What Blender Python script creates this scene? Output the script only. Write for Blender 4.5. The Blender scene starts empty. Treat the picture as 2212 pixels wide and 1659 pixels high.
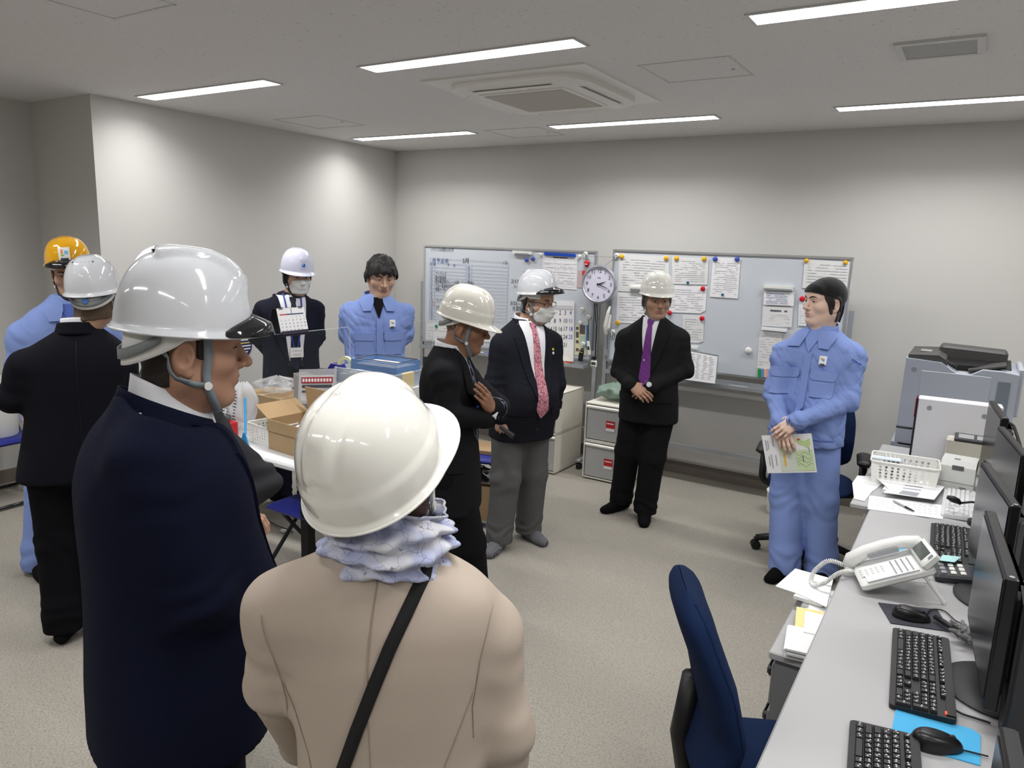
import bpy, math, random
import numpy as np
from mathutils import Vector, Matrix

# ------------------------------------------------------------------ camera
S = bpy.context.scene
C = S.collection
IMG_W, IMG_H, FPX = 2212.0, 1659.0, 1581.34
CAM_H = 1.84
_yaw, _pitch, _roll = (math.radians(a) for a in (31.945, 10.741, -1.948))

def _cam_axes():
    cy, sy = math.cos(_yaw), math.sin(_yaw)
    f = np.array([-sy * math.cos(_pitch), cy * math.cos(_pitch), -math.sin(_pitch)])
    r = np.array([cy, sy, 0.0])
    d = np.cross(f, r)
    cr, sr = math.cos(_roll), math.sin(_roll)
    return np.array([cr * r + sr * d, -sr * r + cr * d, f])

CAMR = _cam_axes()
EYE = np.array([0.0, 0.0, CAM_H])
cam_data = bpy.data.cameras.new('camera')
cam_data.sensor_fit = 'HORIZONTAL'
cam_data.sensor_width = 36.0
cam_data.lens = 36.0 * FPX / IMG_W
cam_data.clip_start = 0.02
cam = bpy.data.objects.new('camera', cam_data)
C.objects.link(cam)
_m = Matrix.Identity(4)
for i in range(3):
    _m[i][0], _m[i][1], _m[i][2] = CAMR[0][i], -CAMR[1][i], -CAMR[2][i]
    _m[i][3] = EYE[i]
cam.matrix_world = _m
S.camera = cam

# ------------------------------------------------------------------ world, exposure, lamp strength
world = bpy.data.worlds.new('world')
S.world = world
world.use_nodes = True
world.node_tree.nodes['Background'].inputs[0].default_value = (0.55, 0.57, 0.6, 1)
world.node_tree.nodes['Background'].inputs[1].default_value = 0.05
S.view_settings.view_transform = 'Standard'
S.view_settings.look = 'None'
S.view_settings.gamma = 1.0
S.view_settings.use_curve_mapping = False
S.view_settings.exposure = 0.0
LAMP_WATT = 14.0           # one ceiling lamp
LAMP_SPREAD = math.radians(142)
LAMP_COL = (1.0, 0.995, 0.985)
DIFFUSER = 9.0
S.cycles.max_bounces = 8
S.cycles.transparent_max_bounces = 12
S.cycles.caustics_reflective = False
S.cycles.caustics_refractive = False

# ------------------------------------------------------------------ pixel -> place
def ray(px, py):
    return CAMR.T @ np.array([(px - IMG_W / 2) / FPX, (py - IMG_H / 2) / FPX, 1.0])
def AZ(px, py, z):
    d = ray(px, py); return EYE + d * ((z - CAM_H) / d[2])
def AY(px, py, y):
    d = ray(px, py); return EYE + d * (y / d[1])
def AX(px, py, x):
    d = ray(px, py); return EYE + d * (x / d[0])

# ------------------------------------------------------------------ materials
def lin(c):
    return tuple(((v / 255.0) / 12.92 if v / 255.0 <= 0.04045 else ((v / 255.0 + 0.055) / 1.055) ** 2.4) for v in c)
MATS = {}
def mat(name, rgb, rough=0.5, metal=0.0, spec=0.5, bump=0.0, bscale=200.0, vary=0.0, vscale=6.0, alpha=1.0,
        trans=0.0, sheen=0.0, coat=0.0, sss=0.0, emit=None, estr=0.0, ior=1.45):
    if name in MATS:
        return MATS[name]
    m = bpy.data.materials.new(name)
    m.use_nodes = True
    nt = m.node_tree
    b = nt.nodes['Principled BSDF']
    c = lin(rgb) + (1.0,)
    b.inputs['Base Color'].default_value = c
    b.inputs['Roughness'].default_value = rough
    b.inputs['Metallic'].default_value = metal
    b.inputs['Specular IOR Level'].default_value = spec
    b.inputs['IOR'].default_value = ior
    b.inputs['Alpha'].default_value = alpha
    b.inputs['Transmission Weight'].default_value = trans
    b.inputs['Sheen Weight'].default_value = sheen
    b.inputs['Coat Weight'].default_value = coat
    b.inputs['Coat Roughness'].default_value = 0.05
    if sss:
        b.inputs['Subsurface Weight'].default_value = sss
        b.inputs['Subsurface Radius'].default_value = (0.012, 0.005, 0.003)
        b.inputs['Subsurface Scale'].default_value = 1.0
    if emit is not None:
        b.inputs['Emission Color'].default_value = lin(emit) + (1.0,)
        b.inputs['Emission Strength'].default_value = estr
    if bump or vary:
        tc = nt.nodes.new('ShaderNodeTexCoord')
    if bump:
        n = nt.nodes.new('ShaderNodeTexNoise')
        n.inputs['Scale'].default_value = bscale
        n.inputs['Detail'].default_value = 3.0
        nt.links.new(tc.outputs['Object'], n.inputs['Vector'])
        bp = nt.nodes.new('ShaderNodeBump')
        bp.inputs['Strength'].default_value = bump
        bp.inputs['Distance'].default_value = 0.004
        nt.links.new(n.outputs['Fac'], bp.inputs['Height'])
        nt.links.new(bp.outputs['Normal'], b.inputs['Normal'])
    if vary:
        n2 = nt.nodes.new('ShaderNodeTexNoise')
        n2.inputs['Scale'].default_value = vscale
        n2.inputs['Detail'].default_value = 4.0
        nt.links.new(tc.outputs['Object'], n2.inputs['Vector'])
        mx = nt.nodes.new('ShaderNodeMix'); mx.data_type = 'RGBA'
        mx.inputs['A'].default_value = tuple(max(0, v * (1 - vary)) for v in c[:3]) + (1,)
        mx.inputs['B'].default_value = tuple(min(1, v * (1 + vary)) for v in c[:3]) + (1,)
        nt.links.new(n2.outputs['Fac'], mx.inputs['Factor'])
        nt.links.new(mx.outputs['Result'], b.inputs['Base Color'])
    MATS[name] = m
    return m

def speckle(name, rgb, dots, scale, amount, rough=0.9, bump=0.0, bscale=300.0):
    """paint or carpet with small flecks of other colours"""
    m = mat(name, rgb, rough, bump=bump, bscale=bscale, spec=0.2)
    nt = m.node_tree
    b = nt.nodes['Principled BSDF']
    tc = nt.nodes.new('ShaderNodeTexCoord')
    prev = None
    base = lin(rgb) + (1,)
    for i, (col, thr) in enumerate(dots):
        n = nt.nodes.new('ShaderNodeTexNoise')
        n.inputs['Scale'].default_value = scale * (1 + 0.37 * i)
        n.inputs['Detail'].default_value = 2.0
        mp = nt.nodes.new('ShaderNodeMapping'); mp.inputs['Location'].default_value = (i * 7.3, i * 3.1, 0)
        nt.links.new(tc.outputs['Object'], mp.inputs['Vector'])
        nt.links.new(mp.outputs['Vector'], n.inputs['Vector'])
        cr = nt.nodes.new('ShaderNodeValToRGB')
        cr.color_ramp.elements[0].position = thr
        cr.color_ramp.elements[1].position = thr + 0.05
        nt.links.new(n.outputs['Fac'], cr.inputs['Fac'])
        ml = nt.nodes.new('ShaderNodeMath'); ml.operation = 'MULTIPLY'; ml.inputs[1].default_value = amount
        nt.links.new(cr.outputs['Color'], ml.inputs[0])
        mx = nt.nodes.new('ShaderNodeMix'); mx.data_type = 'RGBA'
        if prev is None:
            mx.inputs['A'].default_value = base
        else:
            nt.links.new(prev, mx.inputs['A'])
        mx.inputs['B'].default_value = lin(col) + (1,)
        nt.links.new(ml.outputs['Value'], mx.inputs['Factor'])
        prev = mx.outputs['Result']
    nt.links.new(prev, b.inputs['Base Color'])
    return m

def pattern(name, rgb, rgb2, kind, scale, rough=0.8, thr=0.55, soft=0.05, stretch=(1, 1, 1), spec=0.3):
    """printed cloth or paper: checks, paisley curls, dots, leaf lines"""
    m = mat(name, rgb, rough, spec=spec)
    nt = m.node_tree
    b = nt.nodes['Principled BSDF']
    tc = nt.nodes.new('ShaderNodeTexCoord')
    mp = nt.nodes.new('ShaderNodeMapping'); mp.inputs['Scale'].default_value = stretch
    nt.links.new(tc.outputs['Object'], mp.inputs['Vector'])
    if kind == 'dots':
        t = nt.nodes.new('ShaderNodeTexVoronoi'); t.inputs['Scale'].default_value = scale
        t.inputs['Randomness'].default_value = 0.15; out = t.outputs['Distance']
    elif kind == 'lines':
        t = nt.nodes.new('ShaderNodeTexVoronoi'); t.feature = 'DISTANCE_TO_EDGE'; t.inputs['Scale'].default_value = scale
        out = t.outputs['Distance']
    elif kind == 'curl':
        t = nt.nodes.new('ShaderNodeTexNoise'); t.inputs['Scale'].default_value = scale
        t.inputs['Detail'].default_value = 1.0; t.inputs['Distortion'].default_value = 2.5; out = t.outputs['Fac']
    elif kind == 'check':
        t = nt.nodes.new('ShaderNodeTexChecker'); t.inputs['Scale'].default_value = scale; out = t.outputs['Fac']
    else:
        t = nt.nodes.new('ShaderNodeTexWave'); t.inputs['Scale'].default_value = scale
        t.inputs['Distortion'].default_value = 3.0; out = t.outputs['Fac']
    nt.links.new(mp.outputs['Vector'], t.inputs['Vector'])
    cr = nt.nodes.new('ShaderNodeValToRGB')
    cr.color_ramp.elements[0].position = thr
    cr.color_ramp.elements[1].position = thr + soft
    cr.color_ramp.elements[0].color = lin(rgb2) + (1,)
    cr.color_ramp.elements[1].color = lin(rgb) + (1,)
    nt.links.new(out, cr.inputs['Fac'])
    nt.links.new(cr.outputs['Color'], b.inputs['Base Color'])
    return m

# ------------------------------------------------------------------ objects
def tag(o, label=None, cat=None, group=None, kind=None):
    if label: o['label'] = label
    if cat: o['category'] = cat
    if group: o['group'] = group
    if kind: o['kind'] = kind
    return o

def thing(name, label, cat, loc=(0, 0, 0), rotz=0.0, group=None):
    o = bpy.data.objects.new(name, None)
    o.empty_display_size = 0.1
    C.objects.link(o)
    o.location = [float(v) for v in loc]
    o.rotation_euler = (0, 0, rotz)
    return tag(o, label, cat, group)

def link_mesh(name, me, parent=None, loc=None):
    o = bpy.data.objects.new(name, me)
    C.objects.link(o)
    if parent is not None:
        o.parent = parent
    if loc is not None:
        o.location = [float(v) for v in loc]
    return o

def copy_tree(o, parent=None):
    c = o.copy(); C.objects.link(c); c.parent = parent
    for ch in list(o.children):
        copy_tree(ch, c)
    return c

def rotm(rx=0, ry=0, rz=0):
    return (Matrix.Rotation(rz, 4, 'Z') @ Matrix.Rotation(ry, 4, 'Y') @ Matrix.Rotation(rx, 4, 'X'))

def basis(o, x, y, z):
    m = Matrix.Identity(4)
    for i in range(3):
        m[i][0], m[i][1], m[i][2], m[i][3] = x[i], y[i], z[i], o[i]
    return m

class MB:
    """collects boxes, tubes, lathes and sheets into ONE mesh"""
    def __init__(self, M=None):
        self.v, self.f, self.mi, self.M, self.cur = [], [], [], M, 0
    def add(self, vs, fs, M=None):
        o = len(self.v)
        for p in vs:
            p = Vector(p)
            if M is not None: p = M @ p
            if self.M is not None: p = self.M @ p
            self.v.append((p.x, p.y, p.z))
        for f in fs:
            self.f.append(tuple(i + o for i in f)); self.mi.append(self.cur)
        return self
    def box(self, c, s, M=None, bev=0.0):
        x, y, z = (v / 2 for v in s)
        if bev <= 0:
            vs = [(c[0] + a * x, c[1] + b * y, c[2] + d * z) for a in (-1, 1) for b in (-1, 1) for d in (-1, 1)]
            fs = [(0, 1, 3, 2), (4, 6, 7, 5), (0, 4, 5, 1), (2, 3, 7, 6), (0, 2, 6, 4), (1, 5, 7, 3)]
            return self.add(vs, fs, M)
        b = min(bev, x * .95, y * .95, z * .95)
        ring = lambda ex, ey, zz: [(c[0] + sx, c[1] + sy, c[2] + zz) for sx, sy in
               ((ex - b, -ey), (ex, -ey + b), (ex, ey - b), (ex - b, ey), (-ex + b, ey), (-ex, ey - b), (-ex, -ey + b), (-ex + b, -ey))]
        R = [ring(x - b, y - b, -z), ring(x, y, -z + b), ring(x, y, z - b), ring(x - b, y - b, z)]
        vs = sum(R, [])
        fs = [tuple(range(7, -1, -1)), tuple(range(24, 32))]
        for k in range(3):
            for i in range(8):
                j = (i + 1) % 8
                fs.append((k * 8 + i, k * 8 + j, k * 8 + 8 + j, k * 8 + 8 + i))
        return self.add(vs, fs, M)
    def cyl(self, p0, p1, r0, r1=None, n=16, caps=True, M=None):
        r1 = r0 if r1 is None else r1
        p0, p1 = Vector(p0), Vector(p1)
        q = (p1 - p0).to_track_quat('Z', 'Y').to_matrix() if (p1 - p0).length > 1e-9 else Matrix.Identity(3)
        vs = []
        for p, r in ((p0, r0), (p1, r1)):
            for i in range(n):
                a = 2 * math.pi * i / n
                vs.append(p + q @ Vector((r * math.cos(a), r * math.sin(a), 0)))
        fs = [(i, (i + 1) % n, n + (i + 1) % n, n + i) for i in range(n)]
        if caps:
            fs += [tuple(range(n - 1, -1, -1)), tuple(range(n, 2 * n))]
        return self.add(vs, fs, M)
    def tube(self, pts, r, n=8, M=None, closed=False):
        pts = [Vector(p) for p in pts]
        rs = r if isinstance(r, (list, tuple)) else [r] * len(pts)
        vs, fs = [], []
        up = None
        for i, p in enumerate(pts):
            a = pts[max(i - 1, 0)]; b = pts[min(i + 1, len(pts) - 1)]
            if closed:
                a = pts[i - 1]; b = pts[(i + 1) % len(pts)]
            t = (b - a).normalized()
            if up is None:
                up = Vector((0, 0, 1)) if abs(t.z) < 0.9 else Vector((1, 0, 0))
            u = (up - t * up.dot(t))
            u = u.normalized() if u.length > 1e-6 else t.orthogonal().normalized()
            up = u
            w = t.cross(u)
            for k in range(n):
                an = 2 * math.pi * k / n
                vs.append(p + rs[i] * (u * math.cos(an) + w * math.sin(an)))
        m = len(pts)
        for i in range(m if closed else m - 1):
            j = (i + 1) % m
            for k in range(n):
                l = (k + 1) % n
                fs.append((i * n + k, i * n + l, j * n + l, j * n + k))
        if not closed:
            fs += [tuple(range(n - 1, -1, -1)), tuple(range((m - 1) * n, m * n))]
        return self.add(vs, fs, M)
    def ribbon(self, pts, width, thick, normals=None, M=None):
        """a flat strap through pts; normals give the flat side"""
        pts = [Vector(p) for p in pts]
        vs, fs = [], []
        for i, p in enumerate(pts):
            t = (pts[min(i + 1, len(pts) - 1)] - pts[max(i - 1, 0)]).normalized()
            nn = Vector(normals[i]) if normals else Vector((0, 0, 1))
            s = t.cross(nn)
            s = s.normalized() if s.length > 1e-6 else t.orthogonal().normalized()
            nn = s.cross(t).normalized()
            w = width[i] if isinstance(width, (list, tuple)) else width
            for a, b in ((-1, -1), (1, -1), (1, 1), (-1, 1)):
                vs.append(p + s * (a * w / 2) + nn * (b * thick / 2))
        for i in range(len(pts) - 1):
            for k in range(4):
                l = (k + 1) % 4
                fs.append((i * 4 + k, i * 4 + l, i * 4 + 4 + l, i * 4 + 4 + k))
        e = (len(pts) - 1) * 4
        fs += [(3, 2, 1, 0), (e, e + 1, e + 2, e + 3)]
        return self.add(vs, fs, M)
    def lathe(self, prof, n=24, M=None, arc=2 * math.pi, cap=False):
        vs, fs = [], []
        full = arc >= 2 * math.pi - 1e-6
        m = n if full else n + 1
        for r, z in prof:
            for i in range(m):
                a = arc * i / n
                vs.append((r * math.cos(a), r * math.sin(a), z))
        for k in range(len(prof) - 1):
            for i in range(n):
                j = (i + 1) % m
                fs.append((k * m + i, k * m + j, k * m + m + j, k * m + m + i))
        if cap:
            fs += [tuple(range(m - 1, -1, -1)), tuple(range((len(prof) - 1) * m, len(prof) * m))]
        return self.add(vs, fs, M)
    def prism(self, poly, z0, z1, M=None):
        n = len(poly)
        vs = [(p[0], p[1], z0) for p in poly] + [(p[0], p[1], z1) for p in poly]
        fs = [tuple(range(n - 1, -1, -1)), tuple(range(n, 2 * n))]
        fs += [(i, (i + 1) % n, n + (i + 1) % n, n + i) for i in range(n)]
        return self.add(vs, fs, M)
    def sheet(self, pts, thick, nrm):
        """flat polygon in space, thickened along nrm"""
        n = len(pts)
        nrm = Vector(nrm).normalized() * thick
        vs = [Vector(p) for p in pts] + [Vector(p) + nrm for p in pts]
        fs = [tuple(range(n - 1, -1, -1)), tuple(range(n, 2 * n))]
        fs += [(i, (i + 1) % n, n + (i + 1) % n, n + i) for i in range(n)]
        return self.add(vs, fs)
    def grid(self, fn, nu, nv, closed_u=False):
        vs = [fn(i / (nu if closed_u else nu - 1), j / (nv - 1)) for j in range(nv) for i in range(nu)]
        fs = []
        for j in range(nv - 1):
            for i in range(nu if closed_u else nu - 1):
                k = (i + 1) % nu
                fs.append((j * nu + i, j * nu + k, j * nu + nu + k, j * nu + nu + i))
        return self.add(vs, fs)
    def build(self, name, m, parent=None, loc=None, smooth=False, origin=None, thick=0.0, fix=False, auto=None):
        me = bpy.data.meshes.new(name)
        vs = self.v
        if origin is not None:
            vs = [(x - origin[0], y - origin[1], z - origin[2]) for x, y, z in vs]
        me.from_pydata(vs, [], self.f)
        ms = m if isinstance(m, (list, tuple)) else [m]
        for q in ms:
            me.materials.append(q)
        if len(ms) > 1:
            me.polygons.foreach_set('material_index', self.mi)
        if fix:
            import bmesh
            bm = bmesh.new(); bm.from_mesh(me)
            bmesh.ops.recalc_face_normals(bm, faces=bm.faces)
            bm.to_mesh(me); bm.free()
        if smooth:
            me.polygons.foreach_set('use_smooth', [True] * len(me.polygons))
            if auto:
                me.set_sharp_from_angle(angle=auto)
        me.update()
        o = link_mesh(name, me, parent, loc if loc is not None else (origin if (origin is not None and parent is None) else None))
        if thick:
            s = o.modifiers.new('solid', 'SOLIDIFY'); s.thickness = thick; s.offset = 0
        return o

_fontcache = {}
def text_mesh(body, size, align='CENTER'):
    key = (body, align)
    if key not in _fontcache:
        cu = bpy.data.curves.new('txt', 'FONT')
        cu.body = body; cu.size = 1.0; cu.align_x = align; cu.align_y = 'CENTER'
        cu.resolution_u = 2
        o = bpy.data.objects.new('txt', cu)
        C.objects.link(o)
        dg = bpy.context.evaluated_depsgraph_get()
        me = bpy.data.meshes.new_from_object(o.evaluated_get(dg))
        vs = [tuple(v.co) for v in me.vertices]
        fs = [tuple(p.vertices) for p in me.polygons]
        bpy.data.objects.remove(o); bpy.data.curves.remove(cu); bpy.data.meshes.remove(me)
        _fontcache[key] = (vs, fs)
    vs, fs = _fontcache[key]
    return [(x * size, y * size, z * size) for x, y, z in vs], fs

def write(mb, body, size, M, align='CENTER', sx=1.0):
    vs, fs = text_mesh(body, size, align)
    mb.add([(x * sx, y, z) for x, y, z in vs], fs, M)

def rod(pts, r, n=8):
    return MB().tube(pts, r, n)

def arcpts(pts, rad=0.05, k=5):
    """round the corners of a polyline"""
    pts = [Vector(p) for p in pts]
    out = [pts[0]]
    for i in range(1, len(pts) - 1):
        a, b, c = pts[i - 1], pts[i], pts[i + 1]
        d1 = (a - b); d2 = (c - b)
        r = min(rad, d1.length * .45, d2.length * .45)
        p, q = b + d1.normalized() * r, b + d2.normalized() * r
        for j in range(k + 1):
            t = j / k
            out.append(p * (1 - t) ** 2 + b * 2 * t * (1 - t) + q * t * t)
    out.append(pts[-1])
    return out

R = math.radians
# shared materials
WHITE_PLASTIC = mat('white_plastic', (232, 232, 226), 0.4)
GREY_METAL = mat('grey_metal', (168, 172, 176), 0.38, 0.4)
ALU = mat('aluminium', (205, 207, 208), 0.32, 0.8)
BLACK_PLASTIC = mat('black_plastic', (22, 22, 24), 0.45)
DARK_PLASTIC = mat('dark_plastic', (48, 49, 52), 0.5)
PAPER = mat('paper', (238, 238, 240), 0.85, spec=0.2)
PAPER2 = mat('paper_off', (226, 227, 226), 0.85, spec=0.2)
INK = mat('ink', (70, 74, 84), 0.8)
INK_FAINT = mat('ink_faint', (206, 208, 213), 0.8)
INK_BLUE = mat('ink_blue', (58, 86, 150), 0.7)
INK_BLACK = mat('ink_black', (24, 24, 30), 0.7)
INK_RED = mat('ink_red', (206, 52, 56), 0.7)
CHROME = mat('chrome', (220, 220, 222), 0.18, 1.0)
# ------------------------------------------------------------------ the room
ZC, XL, XA, YB, YA = 2.72, -5.06, -5.85, 5.79, 2.78
XR, YF = 3.3, -3.2
WALL = mat('wall_paper', (206, 205, 201), 0.85, bump=0.12, bscale=420, spec=0.25)
CEIL = speckle('ceiling_board', (226, 224, 222), [((150, 148, 146), 0.66), ((180, 178, 176), 0.68)], 40, 0.4, 0.95)
CARPET = speckle('carpet', (151, 147, 138), [((122, 112, 102), 0.55), ((178, 172, 160), 0.58), ((98, 94, 88), 0.66)], 120, 0.5, 0.97, bump=0.22, bscale=900)
SKIRT = mat('skirting', (120, 112, 103), 0.6)
DARKGAP = mat('gap_dark', (58, 56, 54), 0.9)

def slab(name, lo, hi, m, parent=None, kind='structure'):
    c = [(a + b) / 2 for a, b in zip(lo, hi)]
    o = MB().box((0, 0, 0), [b - a for a, b in zip(lo, hi)]).build(name, m, parent, loc=c)
    if kind and parent is None: o['kind'] = kind
    return o
slab('floor', (XA - .1, YF - .1, -.1), (XR + .1, YB + .1, 0), CARPET)
slab('ceiling', (XA - .1, YF - .1, ZC), (XR + .1, YB + .1, ZC + .1), CEIL)
slab('wall_back', (XL - .1, YB, 0), (XR + .1, YB + .1, ZC), WALL)
slab('wall_left', (XL - .1, YA + .1, 0), (XL, YB, ZC), WALL)
slab('wall_return', (XA, YA, 0), (XL, YA + .1, ZC), WALL)
slab('wall_alcove', (XA - .1, YF, 0), (XA, YA + .1, ZC), WALL)
slab('wall_right', (XR, YF, 0), (XR + .1, YB, ZC), WALL)
slab('wall_front', (XA, YF - .1, 0), (XR, YF, ZC), WALL)
slab('baseboard_back', (XL, YB - .008, 0), (XR, YB, .10), SKIRT)
slab('baseboard_left', (XL, YA, 0), (XL + .008, YB - .008, .10), SKIRT)
slab('baseboard_return', (XA + .008, YA - .008, 0), (XL, YA, .10), SKIRT)
slab('baseboard_alcove', (XA, YF, 0), (XA + .008, YA - .008, .10), SKIRT)

# ------------------------------------------------------------------ ceiling lamps, hatches, vents
LAMPFRAME = mat('lamp_frame', (206, 206, 204), 0.5)
DIFF = mat('lamp_diffuser', (255, 255, 255), 0.6, emit=(255, 250, 250), estr=DIFFUSER)
def ceiling_lamp(x, y, label):
    t = thing('ceiling_light', label, 'ceiling light', (x, y, ZC), group='recessed line lamps in the ceiling')
    L, W = 1.235, 0.125
    f = MB()
    for s in (-1, 1):
        f.box((0, s * (W / 2 + .006), -.003), (L + .03, .012, .008))
        f.box((s * (L / 2 + .006), 0, -.003), (.012, W, .008))
    f.build('frame', LAMPFRAME, t)
    MB().box((0, 0, -.002), (L, W, .004)).build('diffuser', DIFF, t)
    for s in (-1, 1):
        MB().cyl((s * .42, -.052, -.004), (s * .42, -.052, -.016), .005, .004, 8).build('catch', LAMPFRAME, t)
    ld = bpy.data.lights.new('lamp_light', 'AREA')
    ld.shape = 'RECTANGLE'; ld.size = L; ld.size_y = W
    ld.energy = LAMP_WATT; ld.color = LAMP_COL; ld.spread = LAMP_SPREAD
    lo = bpy.data.objects.new('lamp_light', ld)
    C.objects.link(lo); lo.parent = t; lo.location = (0, 0, -.006)
COLS = [(-4.20, 'by the left wall'), (-2.215, 'in the middle column'), (-.235, 'above the desk row'), (1.745, 'beyond the desk row')]
ROWS = [(5.0, 'nearest the whiteboards'), (3.02, 'second row from the whiteboards'), (1.04, 'third row from the whiteboards'), (-.94, 'fourth row from the whiteboards')]
for cx, cl in COLS:
    for ry, rl in ROWS:
        ceiling_lamp(cx, ry, 'long white glowing ceiling lamp %s, %s' % (cl, rl))

HATCH = mat('hatch_frame', (208, 207, 204), 0.5)
def hatch(x0, x1, y0, y1, label):
    cx, cy = (x0 + x1) / 2, (y0 + y1) / 2
    t = thing('ceiling_hatch', label, 'hatch', (cx, cy, ZC), group='access hatches in the ceiling')
    w, d = x1 - x0, y1 - y0
    f = MB()
    for s in (-1, 1):
        f.box((0, s * d / 2, -.0015), (w + .012, .010, .003))
        f.box((s * w / 2, 0, -.0015), (.010, d, .003))
    f.build('frame', HATCH, t)
    MB().box((0, 0, -.0005), (w - .02, d - .02, .001)).build('panel', CEIL, t)
    MB().cyl((w / 2 - .05, d * .1, -.001), (w / 2 - .05, d * .1, -.005), .009, n=10).build('latch', GREY_METAL, t)
hatch(-1.53, -1.09, 3.52, 3.93, 'square ceiling hatch beside the air conditioner')
hatch(-3.43, -2.95, 4.97, 5.39, 'square ceiling hatch between two lamps nearest the whiteboards')
hatch(-4.69, -4.2, 3.97, 4.42, 'square ceiling hatch near the left wall')
hatch(-3.21, -2.79, 1.46, 1.89, 'square ceiling hatch above the people with helmets')

t = thing('ceiling_vent', 'small white framed grey air grille in the ceiling above the copier', 'vent', (-.26, 3.74, ZC))
f = MB()
for s in (-1, 1):
    f.box((0, s * .135, -.006), (.33, .03, .012))
    f.box((s * .15, 0, -.006), (.03, .24, .012))
f.build('frame', LAMPFRAME, t)
MB().box((0, 0, -.001), (.27, .24, .002)).build('backing', mat('vent_back', (176, 178, 178), .8), t)
sl = None
for i in range(20):
    if sl is None:
        sl = MB().box((0, 0, 0), (.27, .0035, .006)).build('slat', mat('vent_slat', (214, 215, 215), .6), t)
        o = sl
    else:
        o = sl.copy(); C.objects.link(o); o.parent = t
    o.location = (0, -.114 + i * .012, -.006)

# ceiling cassette air conditioner
acx, acy = -2.25, 3.86
t = thing('air_conditioner', 'white square cassette air conditioner with grey intake grille in the ceiling', 'air conditioner', (acx, acy, ZC))
ACW = mat('ac_white', (232, 231, 226), .5)
def rrect(w, d, r, n=6):
    pts = []
    for cx, cy, a0 in ((w / 2 - r, d / 2 - r, 0), (-w / 2 + r, d / 2 - r, 90), (-w / 2 + r, -d / 2 + r, 180), (w / 2 - r, -d / 2 + r, 270)):
        for i in range(n + 1):
            a = R(a0 + 90 * i / n); pts.append((cx + r * math.cos(a), cy + r * math.sin(a)))
    return pts
MB().prism(rrect(1.02, 1.02, .01, 2), -.010, 0).build('ceiling_plate', ACW, t)
m = MB(); A, B_ = rrect(.86, .86, .16), rrect(.80, .80, .14)
n = len(A)
vs = [(x, y, -.010) for x, y in A] + [(x, y, -.040) for x, y in A] + [(x, y, -.052) for x, y in B_]
m.add(vs, [(i, (i + 1) % n, n + (i + 1) % n, n + i) for i in range(n)] + [(n + i, n + (i + 1) % n, 2 * n + (i + 1) % n, 2 * n + i) for i in range(n)] + [tuple(range(2 * n, 3 * n))])
m.build('panel', ACW, t, smooth=True, auto=R(35), fix=True)
GAP = mat('ac_gap', (70, 68, 66), .8)
for k in range(4):
    M_ = rotm(rz=R(90 * k))
    lf = MB(M_).box((0, .375, -.048), (.50, .034, .004)).build('air_outlet', GAP, t)
    MB(M_).box((0, .362, -.056), (.50, .045, .004), M=Matrix.Translation((0, .0, 0)) @ Matrix.Translation((0, .362, -.056)) @ rotm(rx=R(-22)) @ Matrix.Translation((0, -.362, .056))).build('flap', ACW, lf)
    ck = MB(M_ @ rotm(rz=R(45))).box((0, .475, -.047), (.07, .02, .006)).build('corner_gap', GAP, t)
g = MB(); g.prism(rrect(.56, .56, .03, 3), -.058, -.050); g.build('grille_frame', ACW, t)
MB().box((0, 0, -.058), (.50, .50, .003)).build('grille_backing', mat('ac_grille_back', (196, 192, 184), .8), t)
gs = None
for i in range(34):
    if gs is None:
        gs = MB().box((0, 0, 0), (.50, .005, .004)).build('slat', mat('ac_slat', (216, 212, 204), .6), t); o = gs
    else:
        o = gs.copy(); C.objects.link(o); o.parent = t
    o.location = (0, -.245 + i * .0148, -.061)
# ------------------------------------------------------------------ whiteboards
random.seed(5)
YW = 5.55
BOARD = mat('board_enamel', (204, 210, 217), 0.16, coat=0.4)
def WP(px, py, dy=0.0):
    return AY(px, py, YW - dy)
def whiteboard(x0, x1, ztop, zbot, tray_z, label):
    cx = (x0 + x1) / 2
    t = thing('whiteboard', label, 'whiteboard', (cx, YW, 0))
    w, h = x1 - x0, ztop - zbot
    MB().box((0, .012, (ztop + zbot) / 2), (w, .022, h)).build('panel', BOARD, t)
    for s in (-1, 1):
        MB().box((0, .010, (ztop if s > 0 else zbot)), (w + .02, .034, .016)).build('frame_rail', ALU, t)
        MB().box((s * (w / 2), .010, (ztop + zbot) / 2), (.016, .034, h - .012)).build('frame_stile', ALU, t)
    for s in (-1, 1):
        X = s * (w / 2 + .035)
        l = MB().box((X, .02, .76), (.032, .026, 1.42)).build('post', GREY_METAL, t)
        MB().box((X - s * .018, .01, zbot + .06), (.04, .03, .05)).build('clamp', GREY_METAL, l)
        ft = MB().box((X, 0.0, .075), (.045, .44, .03), bev=.01).build('foot', GREY_METAL, t)
        for q in (-.185, .185):
            cb = MB().cyl((X, q, .062), (X, q, .05), .01, n=8).cyl((X - .016, q, .027), (X + .016, q, .027), .027, n=14)
            cb.build('caster', BLACK_PLASTIC, ft)
    MB().box((0, .02, .30), (w + .06, .025, .03)).build('cross_bar', GREY_METAL, t)
    tr = MB().box((0, -.045, tray_z), (w * .98, .10, .010)).box((0, -.094, tray_z + .010), (w * .98, .006, .028)).box((0, .0, tray_z + .02), (w * .98, .008, .05))
    for s in (-1, 1): tr.box((s * w * .49, -.045, tray_z + .008), (.006, .10, .026))
    tr.build('tray', GREY_METAL, t)
    return t
bl = whiteboard(-4.49, -2.687, 1.806, .90, .845, 'wheeled whiteboard with a hand-written month schedule and a large calendar')
br = whiteboard(-2.525, -.748, 1.828, .925, .835, 'wheeled whiteboard covered with pinned printed sheets and round magnets')

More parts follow.
